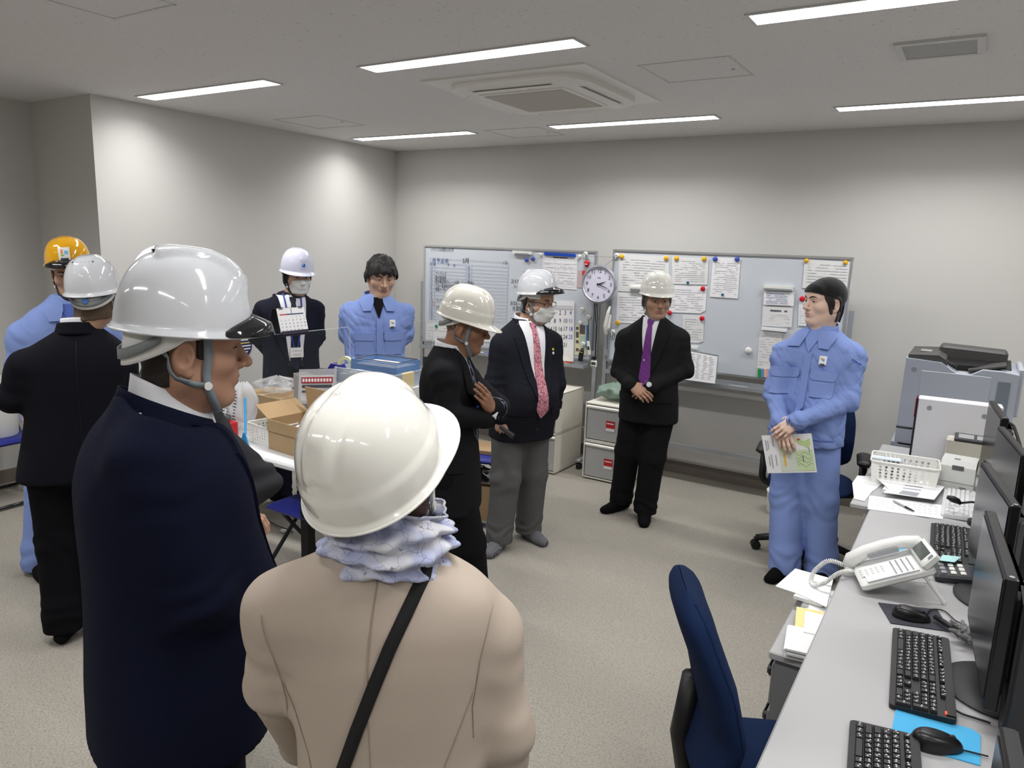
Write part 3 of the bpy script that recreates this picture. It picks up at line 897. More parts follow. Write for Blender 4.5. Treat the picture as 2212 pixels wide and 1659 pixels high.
def bag(name, cx, cy, cz, w, d, h, m, label, cat, seed, rough=.35, thick=0.0, power=.8, tilt=0):
    rnd = random.Random(seed)
    ph = [rnd.uniform(0, 6.28) for _ in range(10)]
    def fn(u, v):
        a = 2 * math.pi * u
        prof = math.sin(math.pi * min(max(v, .02), .985)) ** power
        k = 1 + rough * (.45 * math.sin(3 * a + ph[0] + 4 * v) + .35 * math.sin(5 * a + ph[1] - 7 * v) + .25 * math.sin(9 * a + ph[2] + 9 * v) + .15 * math.sin(14 * a + ph[3] + 13 * v))
        zz = h * (v + .05 * rough * math.sin(4 * a + ph[4]) * v + .04 * rough * math.sin(9 * a + ph[5]) * v)
        return (w / 2 * prof * k * math.cos(a) + tilt * v, d / 2 * prof * k * math.sin(a), zz)
    o = MB().grid(fn, 44, 22, True).build(name, m, loc=(cx, cy, cz), smooth=True)
    return tag(o, label, cat)
GREENBAG = mat('green_bag', (130, 152, 138), .4, alpha=.8)
bag('plastic_bag', -2.36, 5.36, .634, .26, .24, .15, GREENBAG, 'crumpled grey green plastic bag on the red-labelled drawers', 'bag', 3)

# ------------------------------------------------------------------ work table with its load
TABLE_TOP = mat('table_top', (226, 228, 230), .4)
TX0, TX1, TY0, TY1, TZ = -4.20, -2.70, 2.44, 2.87, .70
t = thing('work_table', 'white work table with black legs carrying cardboard boxes', 'table', ((TX0 + TX1) / 2, (TY0 + TY1) / 2, 0))
MB().box((0, 0, TZ - .014), (TX1 - TX0, TY1 - TY0, .028), bev=.006).build('table_top', TABLE_TOP, t)
BLACKMETAL = mat('black_metal', (16, 16, 17), .4, .3)
for sx in (-1, 1):
    for sy in (-1, 1):
        lg = MB().box((sx * .70, sy * .18, (TZ - .028) / 2), (.05, .05, TZ - .028)).build('leg', BLACKMETAL, t)
        MB().cyl((sx * .70, sy * .18, 0), (sx * .70, sy * .18, .012), .022, n=12).build('foot_pad', BLACK_PLASTIC, lg)
    MB().box((sx * .70, 0, TZ - .05), (.04, .34, .03)).build('side_rail', BLACKMETAL, t)
MB().box((0, .18, TZ - .06), (1.36, .03, .05)).build('back_rail', BLACKMETAL, t)
T2 = thing('work_table', 'second white table behind the cardboard boxes with trays on it', 'table', (-3.45, 3.09, 0))
MB().box((0, .0, TZ - .014), (1.5, .27, .028), bev=.006).build('table_top', TABLE_TOP, T2)
for sx in (-1, 1):
    for sy in (-1, 1): MB().box((sx * .68, sy * .11, (TZ - .028) / 2), (.05, .05, TZ - .028)).build('leg', BLACKMETAL, T2)
    MB().box((sx * .68, 0, TZ - .05), (.04, .26, .03)).build('side_rail', BLACKMETAL, T2)

# sheet of paper with faint ruling on the table front
o = MB().box((0, 0, 0), (.62, .16, .001)).build('table_sheet', PAPER, loc=(-2.98, 2.535, TZ + .0008)); tag(o, 'large thin white sheet lying along the table front under the boxes', 'paper')

CARD = mat('cardboard', (176, 148, 110), .85, vary=.07, vscale=9, bump=.1, bscale=150)
CARD_IN = mat('cardboard_inside', (186, 158, 120), .85, vary=.05)
# open box: body walls + four flaps
t = thing('cardboard_box', 'open brown cardboard box with raised flaps standing on the table front', 'box', (-2.95, 2.70, TZ + .002), R(-4))
W_, D_, H_ = .40, .27, .165
b = MB()
for s in (-1, 1):
    b.box((s * W_ / 2, 0, H_ / 2), (.005, D_, H_)); b.box((0, s * D_ / 2, H_ / 2), (W_, .005, H_))
b.box((0, 0, .003), (W_, D_, .006)); b.build('body', CARD, t)
MB(Matrix.Translation((0, D_ / 2, H_)) @ rotm(rx=R(8))).box((0, 0, .075), (W_, .005, .15)).build('flap', CARD_IN, t)
MB(Matrix.Translation((-W_ / 2, 0, H_)) @ rotm(ry=R(-62))).box((0, 0, .065), (.005, D_, .13)).build('flap', CARD, t)
MB(Matrix.Translation((W_ / 2, 0, H_)) @ rotm(ry=R(40))).box((0, 0, .065), (.005, D_, .13)).build('flap', CARD, t)
MB(Matrix.Translation((0, -D_ / 2, H_)) @ rotm(rx=R(172))).box((0, 0, .03), (W_, .005, .06)).build('flap', CARD, t)
o = MB(rotm(rz=.2, rx=.1)).box((0, 0, 0), (.26, .17, .05)).build('paper_bundle', PAPER, loc=(-2.9, 2.73, TZ + .12)); tag(o, 'white paper bundle inside the open cardboard box', 'paper')
# closed box behind
t = thing('cardboard_box', 'closed flat cardboard box behind the open one', 'box', (-3.67, 3.07, TZ + .002), R(3))
MB().box((0, 0, .085), (.36, .26, .17), bev=.004).build('body', CARD, t)
MB().box((0, 0, .1715), (.06, .262, .002)).build('tape_strip', mat('tape', (206, 186, 150), .3), t)
# clear bags
CLEAR = mat('clear_film', (236, 238, 240), .12, alpha=.32, spec=.8)
MILKY = mat('milky_film', (238, 240, 242), .3, alpha=.6, spec=.6)
bag('plastic_bag', -3.63, 3.05, TZ + .172, .24, .2, .115, CLEAR, 'crumpled clear plastic bag on the closed cardboard box', 'bag', 8, .5)
bag('plastic_bag', -3.62, 2.74, TZ + .002, .20, .16, .30, MILKY, 'tall milky plastic bag printed with small text beside the boxes', 'bag', 5, .22, power=.5, tilt=.05)
o = bpy.data.objects['plastic_bag.002']
b = MB()
for r in range(12):
    for k in range(3):
        x0 = -.075 + .05 * k + random.uniform(0, .01)
        b.box((x0 + .02 + .05 * (.1 + r * .065) , -.083, .05 + r * .019), (random.uniform(.015, .036), .001, .006))
b.build('printed_text', INK, o)
bag('plastic_bag', -3.92, 2.72, TZ + .002, .30, .2, .22, MILKY, 'white plastic bag behind the face of the man in navy', 'bag', 9, .3, power=.5)
# clear sleeve with red print leaning on the box
t = thing('plastic_sleeve', 'clear sleeve holding a printed card with red band leaning by the boxes', 'sleeve', AY(684, 868, 2.90), R(14))
M_ = rotm(rx=R(-14), ry=R(-6))
MB(M_).box((0, 0, .09), (.25, .004, .20)).build('film', CLEAR, t)
MB(M_).box((0, .003, .08), (.22, .002, .15)).build('card', PAPER, t)
MB(M_).box((0, -.004, .125), (.21, .001, .035)).build('red_band', mat('band_red', (170, 50, 62), .5), t)
b = MB(M_)
b.box((0, -.004, .09), (.2, .001, .016)); b.box((-.02, -.004, .06), (.16, .001, .012)); b.build('dark_print', INK, t)
b = MB(M_); [b.box((-.09 + .02 * i, -.005, .125), (.013, .001, .018)) for i in range(10)]; b.build('white_print', PAPER, t)

# white perforated basket on the table, red box in front
def perforated(name, label, W, D, H, loc, rotz, cols, rows, hole, group=None, colsd=8, oval=True, m=WHITE_PLASTIC):
    t = thing(name, label, 'basket', loc, rotz, group)
    taper = .93
    MB().box((0, 0, .002), (W * taper, D * taper, .004)).build('base', m, t)
    def side(w, nc, ang, dist, nm):
        b = MB(rotm(rz=ang))
        sx, sz = w / nc, H / rows
        n = 8
        def P(x, z):
            k = taper + (1 - taper) * z / H
            return (x * k, -dist * k, z)
        for i in range(nc):
            for j in range(rows):
                cx, cz = -w / 2 + (i + .5) * sx, (j + .5) * sz
                r = hole if 0 < j < rows - 1 and 0 < i < nc - 1 else 0
                if r == 0:
                    b.add([P(cx - sx / 2, cz - sz / 2), P(cx + sx / 2, cz - sz / 2), P(cx + sx / 2, cz + sz / 2), P(cx - sx / 2, cz + sz / 2)], [(0, 1, 2, 3)])
                    continue
                outer, inner = [], []
                for k in range(n):
                    a = math.pi / 4 + 2 * math.pi * k / n
                    c_, s_ = math.cos(a), math.sin(a)
                    f = 1 / max(abs(c_), abs(s_))
                    outer.append(P(cx + sx / 2 * c_ * f, cz + sz / 2 * s_ * f)); inner.append(P(cx + r * c_, cz + r * s_))
                b.add(outer + inner, [(k, (k + 1) % n, n + (k + 1) % n, n + k) for k in range(n)])
        return b.build(nm, m, t, thick=.0025)
    side(W, cols, 0, D / 2, 'side_panel'); side(W, cols, math.pi, D / 2, 'side_panel')
    side(D, colsd, math.pi / 2, W / 2, 'end_panel'); side(D, colsd, -math.pi / 2, W / 2, 'end_panel')
    MB().tube([(x, y, H) for x, y in rrect(W + .006, D + .006, .02, 4)], .005, 8, closed=True).build('rim', m, t, smooth=True)
    return t
perforated('plastic_basket', 'white perforated basket on the work table between red carton and box', .21, .19, .11, (-3.255, 2.69, TZ + .002), R(-8), 8, 7, .0065, colsd=7)
t = thing('carton', 'red and white carton on the table in front of the plastic bags', 'box', (-3.61, 2.58, TZ + .002), R(-10))
MB().box((0, 0, .045), (.24, .14, .09), bev=.002).build('body', mat('carton_red', (196, 24, 34), .4), t)
MB().box((.03, -.0705, .025), (.16, .001, .05)).build('white_panel', PAPER, t)
MB().tube([(.045, -.073, .05), (.045, -.073, .07), (.06, -.073, .076), (.07, -.073, .07), (.07, -.073, .05)], .004, 6).tube([(.08, -.073, .05), (.08, -.073, .07), (.095, -.073, .076), (.105, -.073, .07), (.105, -.073, .05)], .004, 6).build('white_mark', PAPER, t)
bag('dark_pouch', -3.60, 2.60, TZ + .092, .17, .09, .04, DARK_PLASTIC, 'crumpled dark grey pouch on the red carton', 'pouch', 21, .2)
# blue swatter standing in front of the carton
t = thing('fly_swatter', 'bright blue plastic swatter with long thin handle standing on the table', 'swatter', AZ(530, 985, TZ), R(-15))
SW = mat('swatter_blue', (20, 150, 214), .35)
top = AY(508, 862, 2.50) - AZ(530, 985, TZ)
M_ = rotm()
MB().tube([(0, .005, .12), tuple(Vector((top[0] * .5, top[1] * .5 + .003, .12 + (top[2] - .12) * .5))), tuple(top)], .006, 8).build('handle', SW, t)
MB(rotm(rx=R(90))).prism([(-.045, 0.0), (.045, 0.0), (.048, .07), (.012, .125), (-.012, .125), (-.048, .07)], -.003, .003).build('paddle', SW, t)

# acrylic partitions on the tables, tent calendar straddling one
ACR = mat('acrylic', (120, 126, 130), .03, alpha=.035, spec=.5)
def acrylic(x, y0, y1, z0, z1, label):
    """upright clear panel standing along the depth of the room"""
    t = thing('acrylic_screen', label, 'partition', (x, (y0 + y1) / 2, z0), R(90))
    w, h = y1 - y0, z1 - z0
    MB(rotm(rx=R(90))).prism([(a, b_ + h / 2) for a, b_ in rrect(w, h, .03, 4)], -.002, .002).build('pane', ACR, t)
    MB(rotm(rx=R(90))).tube([(a, b_ + h / 2, 0) for a, b_ in rrect(w, h, .03, 4)], .0022, 5, closed=True).build('edge', mat('acrylic_edge', (226, 232, 232), .1, alpha=.45), t)
    for s in (-1, 1):
        MB().box((s * w * .35, 0, .006), (.02, .10, .012)).build('foot', mat('acrylic_foot', (226, 230, 230), .1, alpha=.5), t)
    return t
qf = AY(765, 705, 3.46); XS = qf[0]
acrylic(XS, 2.47, 3.42, TZ + .002, qf[2], 'clear acrylic screen between the boxes and the man with the lanyard')
# tent calendar
c0, c1 = AX(605, 665, XS + .05), AX(664, 664, XS + .05)
cb = AX(634, 716, XS + .05)
cx, cz0, cz1 = XS, cb[2] - .005, (c0[2] + c1[2]) / 2
t = thing('desk_calendar', 'white spiral desk calendar of January on a black tent stand', 'calendar', (cx, (c0[1] + c1[1]) / 2, cz0), R(90))
hh = cz1 - cz0; ww = c1[1] - c0[1]
M_ = Matrix.Translation((0, -.055, 0)) @ rotm(rx=R(-15))
MB(M_).box((0, 0, hh * .52), (ww, .004, hh * .98)).build('pages', PAPER, t)
MB(Matrix.Translation((0, -.052, 0)) @ rotm(rx=R(-15))).box((0, .004, hh * .42), (ww * .96, .003, hh * 1.1)).build('stand_front', BLACK_PLASTIC, t)
MB(Matrix.Translation((0, .06, 0)) @ rotm(rx=R(15))).box((0, 0, hh * .46), (ww * .96, .003, hh * 1.05)).build('stand_back', BLACK_PLASTIC, t)
for i in range(10):
    x = -ww * .42 + i * ww * .03 + (ww * .56 if i > 4 else 0)
    MB(M_).tube([(x, .006 * math.cos(a) , hh * 1.0 + .007 * math.sin(a)) for a in np.linspace(0, 6.28, 10)[:-1]], .0012, 5, closed=True).build('ring', BLACK_PLASTIC, t)
b = MB(M_); G_ = basis((0, -.003, 0), (1, 0, 0), (0, 0, 1), (0, -1, 0))
write(b, '1', .04, G_ @ Matrix.Translation((0, hh * .87, 0)))
d = 1
for r in range(5):
    for c in range(7):
        if (r == 0 and c < 3) or d > 31: continue
        write(b, str(d), .013, G_ @ Matrix.Translation((-ww * .42 + c * ww * .14, hh * (.64 - .135 * r), 0))); d += 1
b.build('numbers', INK, t)
MB(M_).box((-ww * .32, -.003, hh * .75), (ww * .24, .001, .006)).build('red_bar', INK_RED, t)
MB(M_).box((ww * .12, -.003, hh * .75), (ww * .62, .001, .006)).build('blue_bar', mat('bar_navy', (40, 52, 92), .6), t)
MB(M_).box((0, -.003, hh * .012), (ww * .98, .003, .02)).build('foot_strip', mat('bar_dark', (46, 36, 60), .5), t)

# trays, tape, purple case, grey slanted box on the second table
CLEARBOX = mat('clear_box', (206, 218, 232), .15, alpha=.5)
def tray(name, label, cat, W, D, H, loc, rotz, m, extra=None):
    t = thing(name, label, cat, loc, rotz)
    b = MB(); b.box((0, 0, .003), (W, D, .006))
    for s in (-1, 1):
        b.box((s * W / 2, 0, H / 2), (.005, D, H)); b.box((0, s * D / 2, H / 2), (W, .005, H))
    b.build('shell', m, t)
    MB().tube([(x, y, H) for x, y in rrect(W, D, .01, 3)], .0045, 6, closed=True).build('rim', m, t)
    return t
zt = TZ + .002
sf = thing('desk_shelf', 'white two-level desk shelf on the second table carrying letter trays', 'shelf', (-2.90, 3.11, zt))
for z_ in (.17, .318): MB().box((0, 0, z_), (.56, .27, .016)).build('board', TABLE_TOP, sf)
for sx in (-1, 1): MB().box((sx * .272, 0, .155), (.016, .27, .31)).build('side_panel', TABLE_TOP, sf)
MB().box((0, .128, .16), (.54, .008, .30)).build('back_panel', TABLE_TOP, sf)
zt = TZ + .002 + .327
p = AZ(845, 815, zt)
t1_ = tray('letter_tray', 'clear plastic letter tray with papers on the second table', 'tray', .44, .24, .085, (-2.86, 3.12, zt), R(4), CLEARBOX)
MB().box((0, 0, .03), (.40, .21, .045)).build('papers', PAPER, t1_)
t2_ = tray('letter_tray', 'blue edged clear tray stacked on the lower letter tray', 'tray', .32, .22, .055, (-2.81, 3.13, zt + .089), R(4), mat('tray_blue', (120, 160, 214), .2, alpha=.6))
MB().box((0, 0, .02), (.29, .20, .02)).build('papers', PAPER2, t2_)
MB().tube([(-.14, -.10, .06), (.16, -.10, .06), (.16, .09, .06), (-.14, .09, .06)], .003, 6, closed=True).build('wire_frame', DARK_PLASTIC, t2_)
t = thing('tape_dispenser', 'purple tape dispenser with cream tape roll beside the letter trays', 'tape dispenser', (-3.09, 3.03, zt), R(15))
MB(rotm(rx=R(90))).prism([(-.13, 0), (.11, 0), (.13, .035), (.05, .04), (.03, .095), (-.03, .10), (-.07, .04), (-.13, .03)], -.03, .03).build('body', mat('purple', (46, 34, 130), .35), t)
MB(Matrix.Translation((.055, -.006, .10)) @ rotm(rx=R(90))).lathe([(.030, -.012), (.048, -.012), (.048, .012), (.030, .012), (.030, -.012)], 24).build('tape_roll', mat('tape_cream', (228, 228, 186), .4), t, smooth=True, auto=R(40))
MB().box((-.09, 0, .045), (.09, .05, .03), bev=.008).build('cutter', BLACK_PLASTIC, t)
t = thing('file_box', 'grey open file box with slanted top edge behind the printed sleeve', 'box', (-3.245, 2.98, TZ + .002), R(-6))
b = MB(rotm(rx=R(90)))
for s in (-.04, .04):
    b.prism([(-.13, 0), (.13, 0), (.13, .30), (-.13, .345)], s - .002, s + .002)
b.build('side_panel', mat('file_grey', (176, 174, 172), .4, alpha=.85), t)
MB().box((-.13, 0, .172), (.004, .08, .345)).box((.13, 0, .15), (.004, .08, .30)).box((0, 0, .002), (.26, .08, .004)).build('shell', MATS['file_grey'], t)
t = thing('stapler', 'black stapler lying on the letter tray', 'stapler', (-2.98, 3.02, zt), R(10))
MB().box((0, 0, .008), (.14, .03, .012), bev=.004).build('base', BLACK_PLASTIC, t)
MB(rotm(ry=R(-4))).box((0, 0, .03), (.13, .028, .018), bev=.006).build('arm', DARK_PLASTIC, t)
o = MB().box((0, 0, .045), (.03, .10, .09), bev=.003).build('cream_block', mat('cream_note', (226, 208, 160), .7), loc=(-2.645, 3.12, zt)); tag(o, 'cream coloured note block at the end of the letter trays', 'note block')

# dark grey machine behind the man in profile
def dark_screen(loc, rz, w, h, label, name='monitor_back'):
    t = thing('monitor', label, 'monitor', loc, rz)
    MB().box((0, 0, .10 + h / 2), (w, .03, h), bev=.008).build('back_shell', mat('monitor_grey', (96, 96, 98), .5), t)
    MB().box((0, .018, .10 + h / 2), (w - .02, .004, h - .03)).build('screen', mat('screen_black', (16, 17, 20), .12, coat=.5), t)
    MB().box((0, -.03, .13), (.06, .04, .22)).build('stand_neck', DARK_PLASTIC, t)
    MB().cyl((0, -.02, 0), (0, -.02, .012), .11, n=28).build('stand_base', DARK_PLASTIC, t)
    return t
p = AY(960, 800, 4.3)
p = AY(935, 800, 4.3)
t = thing('machine_stand', 'grey stand with a dark slanted machine behind the man in profile', 'machine', (p[0], 4.3, 0))
MB().box((0, 0, .36), (.42, .34, .72), bev=.01).build('cabinet', mat('machine_grey', (96, 96, 98), .5), t)
MB(rotm(rx=R(90))).prism([(-.20, .72), (.20, .72), (.20, .90), (-.17, .90)], -.12, .12).build('housing', MATS['machine_grey'], t)
MB().box((.06, -.06, .95), (.20, .02, .10)).build('panel', DARK_PLASTIC, t)
q0, q1 = AY(886, 692, 4.36), AY(935, 690, 4.36)
t = thing('acrylic_screen', 'clear acrylic screen on the dark machine beside the bareheaded man', 'partition', ((q0[0] + q1[0]) / 2, 4.36, .901))
MB().box((0, 0, (q0[2] - .9) / 2), (q1[0] - q0[0], .004, q0[2] - .9)).build('pane', ACR, t)
MB().tube([(-(q1[0] - q0[0]) / 2, 0, 0), (-(q1[0] - q0[0]) / 2, 0, q0[2] - .9), ((q1[0] - q0[0]) / 2, 0, q0[2] - .9), ((q1[0] - q0[0]) / 2, 0, 0)], .0022, 5).build('edge', MATS['acrylic_edge'], t)

# ------------------------------------------------------------------ folding chairs
VINYL = mat('chair_blue', (34, 42, 132), .38, bump=.05, bscale=300)
PIPE = mat('chair_pipe', (60, 60, 64), .3, .8)
def folding_chair():
    t = thing('folding_chair', 'x', 'chair', (0, 0, 0), 0, 'blue folding chairs around the tables')
    MB().box((0, -.02, .43), (.42, .38, .035), bev=.015).build('seat', VINYL, t, smooth=True, auto=R(40))
    MB(Matrix.Translation((0, -.22, .68)) @ rotm(rx=R(12))).box((0, 0, 0), (.42, .025, .16), bev=.012).build('backrest', VINYL, t, smooth=True, auto=R(40))
    for s in (-1, 1):
        x = s * .215
        MB().tube(arcpts([(x, -.27, .80), (x, -.17, .43), (x, .22, .02)], .1), .0115, 10).build('front_leg', PIPE, t, smooth=True)
        MB().tube(arcpts([(x * .95, .10, .42), (x * .95, -.22, .02)], .1), .0115, 10).build('rear_leg', PIPE, t, smooth=True)
    MB().tube([(-.215, .22, .02), (.215, .22, .02)], .0115, 10).build('front_bar', PIPE, t, smooth=True)
    MB().tube([(-.205, -.22, .02), (.205, -.22, .02)], .0115, 10).build('rear_bar', PIPE, t, smooth=True)
    MB().tube(arcpts([(-.215, -.27, .80), (0, -.272, .808), (.215, -.27, .80)], .05), .0115, 10).build('top_bar', PIPE, t, smooth=True)
    return t
fc = folding_chair()
spots = [((-2.84, 2.62, 0), R(180), 'blue folding chair pushed under the work table front'),
         ((-2.72, 3.98, 0), R(200), 'blue folding chair behind the grey-trousered man'),
         ((-5.48, 2.22, 0), R(-88), 'blue folding chair in the wall alcove behind the dark suit'),
         ]
for i, (l, a, lb) in enumerate(spots):
    c = fc if i == 0 else copy_tree(fc)
    c.location = l; c.rotation_euler = (0, 0, a); c['label'] = lb
# power cord with small white connector under the table
o = MB().tube([AZ(570, 1120, .01), AZ(600, 1136, .01), AZ(625, 1145, .012), AZ(632, 1150, .01)], .004, 6).build('power_cord', BLACK_PLASTIC, origin=AZ(600, 1136, .006)); tag(o, 'thin black cord on the carpet under the work table', 'cord')
o = MB(rotm(rz=.3)).box((0, 0, .01), (.04, .022, .02), bev=.004).build('plug_connector', WHITE_PLASTIC, loc=AZ(613, 1150, 0)); tag(o, 'small white connector on the cord under the work table', 'connector')
# box of tangled cables beside the grey trousers
t = thing('cable_crate', 'open brown crate of tangled cables behind the grey-trousered man', 'crate', (-2.70, 4.02, 0), R(15))
tb = MB()
for s in (-1, 1):
    tb.box((s * .17, 0, .12), (.006, .26, .24)); tb.box((0, s * .13, .12), (.34, .006, .24))
tb.box((0, 0, .004), (.34, .26, .008)); tb.build('crate_wall', CARD, t)
random.seed(11)
for k, m_ in enumerate((BLACK_PLASTIC, WHITE_PLASTIC)):
    for i in range(7):
        pts = [(random.uniform(-.15, .15), random.uniform(-.11, .11), .25 + random.uniform(-.03, .10)) for _ in range(5)]
        MB().tube(arcpts(pts, .06, 4), .006, 6).build('cable', m_, t, smooth=True)

# round navy sign on the left wall
p = AX(521, 748, XL + .004)
t = thing('round_sign', 'round navy sign with yellow and white print on the left wall', 'sign', (XL + .001, p[1], p[2]))
MB(rotm(ry=R(90))).cyl((0, 0, 0), (0, 0, .006), .105, n=36).build('disc', mat('sign_navy', (28, 36, 92), .4), t)
for k, (dz, w_, m_) in enumerate(((.05, .07, PAPER), (.025, .10, mat('print_yellow', (216, 196, 90), .6)), (.0, .12, PAPER), (-.025, .11, PAPER), (-.05, .06, PAPER))):
    MB().box((.0075, .03, dz), (.002, w_, .010)).build('printed_line', m_, t)

o = MB(rotm(rz=.3)).box((0, 0, .012), (.30, .24, .024)).build('cardboard_sheet', CARD, loc=(-2.72, 4.05, .449)); tag(o, 'flat piece of cardboard lying on the folding chair behind the grey-trousered man', 'cardboard')
# ------------------------------------------------------------------ desks on the right
DZ = .72
DESK = mat('desk_top', (168, 168, 169), .5, bump=.03, bscale=500)
DESK_SIDE = mat('desk_side', (166, 166, 166), .5)
def desk(x0, x1, y0, y1, label, legs=True):
    t = thing('office_desk', label, 'desk', ((x0 + x1) / 2, (y0 + y1) / 2, 0))
    w, d = x1 - x0, y1 - y0
    MB().box((0, 0, DZ - .0125), (w, d - .002, .025), bev=.005).build('desk_top', DESK, t)
    for s in (-1, 1):
        MB().box((.02, s * (d / 2 - .02), (DZ - .025) / 2), (w - .08, .025, DZ - .025)).build('side_panel', DESK_SIDE, t)
    MB().box((w / 2 - .06, 0, DZ - .2), (.015, d - .06, .33)).build('modesty_panel', DESK_SIDE, t)
    return t
desk(-.28, .44, 1.47, 2.868, 'grey white office desk with the telephone and the large keyboard')
desk(-.28, .44, .06, 1.466, 'grey white office desk with the sky blue mouse mat')
desk(-.285, .44, 2.872, 3.585, 'short grey white office desk with bare top behind the telephone')
desk(-.37, .44, 3.59, 4.90, 'office desk under the white copier with papers and a basket')
desk(.46, 1.18, 1.9, 3.3, 'office desk on the far side behind the black computers')

# wagon with loose papers below the desk edge
t = thing('drawer_cabinet', 'low drawer cabinet standing out from under the desk piled with papers', 'cabinet', (-.195, 2.50, 0))
MB().box((0, 0, .607), (.42, .56, .026), bev=.004).build('cabinet_top', DESK_SIDE, t)
MB().box((.0, 0, .305), (.38, .54, .57)).build('body', mat('cab_grey', (120, 121, 122), .5), t)
for k, (z, h) in enumerate(((.50, .14), (.34, .14), (.15, .22))):
    df = MB().box((-.195, 0, z), (.012, .52, h), bev=.003).build('drawer_front', MATS['cab_grey'], t)
    MB().box((-.205, 0, z + h / 2 - .035), (.022, .50, .035), bev=.008).build('handle', BLACK_PLASTIC, df)
CT = .622
random.seed(3)
stackp = [((-.265, 2.30, CT), .20, .16, .034, 'grey edged stack of documents at the near end of the cabinet', PAPER2),
          ((-.26, 2.40, CT), .21, .15, .026, 'stack of documents under the yellow edged folder', PAPER),
          ((-.25, 2.52, CT), .20, .16, .03, 'stack of white sheets in the middle of the cabinet', PAPER)]
for i, (l, w, d, h, lb, m_) in enumerate(stackp):
    t = thing('paper_stack', lb, 'papers', l, R(8))
    z = 0
    for k in range(5):
        hh = h / 5
        MB().box((random.uniform(-.008, .008), random.uniform(-.006, .006), z + hh * .45), (w, d, hh * .9)).build('sheaf', m_ if k % 2 else PAPER2, t); z += hh
t = thing('folder', 'pale yellow folder with white sheets lying on the documents', 'folder', (-.26, 2.435, CT + .028), R(9))
MB().box((0, 0, .002), (.22, .19, .003)).build('cover', mat('folder_yellow', (232, 206, 142), .7), t)
MB().box((.012, -.012, .006), (.19, .15, .006)).build('sheets', PAPER, t)
def flat_quad(name, px, z, m_, label, cat, thick=.002, group=None):
    P = [AZ(x, y, z) for x, y in px]; o = np.mean(P, axis=0)
    ob = MB().sheet([p - o for p in P], thick, (0, 0, 1)).build(name, m_, loc=o, fix=True)
    tag(ob, label, cat, group); return ob, o
ob, o = flat_quad('paper_sheet', [(1675, 1267), (1718, 1229), (1800, 1252), (1785, 1312), (1720, 1282)], .668, PAPER, 'blank white sheet sticking out at the far end of the cabinet', 'paper')
ob, o = flat_quad('paper_stack', [(1722, 1285), (1790, 1300), (1775, 1312), (1713, 1293)], .655, PAPER2, 'thin stack below the blank white sheet', 'papers', .012)
t = thing('paper_stack', 'white documents supporting the blank white sheet', 'papers', (-.285, 2.64, CT), R(5))
for k in range(3): MB().box((.004 * k, 0, .006 + .0125 * k), (.2, .14, .011)).build('sheaf', PAPER if k % 2 else PAPER2, t)

# ------------------------------------------------------------------ keyboards
KEYM = mat('key_black', (26, 26, 28), .42)
KBODY = mat('keyboard_black', (20, 20, 22), .45)
LEGEND = mat('key_legend', (206, 208, 212), .6)
KWHITE = mat('key_white', (222, 223, 224), .5)
KWBODY = mat('keyboard_white', (210, 212, 214), .5)
_keymeshes = {}
def key_mesh(w, d, m):
    k = (round(w, 4), round(d, 4), m.name)
    if k not in _keymeshes:
        b = MB(); h = .007
        a, c = w / 2 - .0008, d / 2 - .0008
        e, f = a - .0022, c - .0022
        b.add([(-a, -c, 0), (a, -c, 0), (a, c, 0), (-a, c, 0), (-e, -f, h), (e, -f, h), (e, f, h), (-e, f, h)],
              [(0, 1, 5, 4), (1, 2, 6, 5), (2, 3, 7, 6), (3, 0, 4, 7), (4, 5, 6, 7)])
        me = bpy.data.meshes.new('key'); me.from_pydata(b.v, [], b.f); me.materials.append(m)
        _keymeshes[k] = me
    return _keymeshes[k]
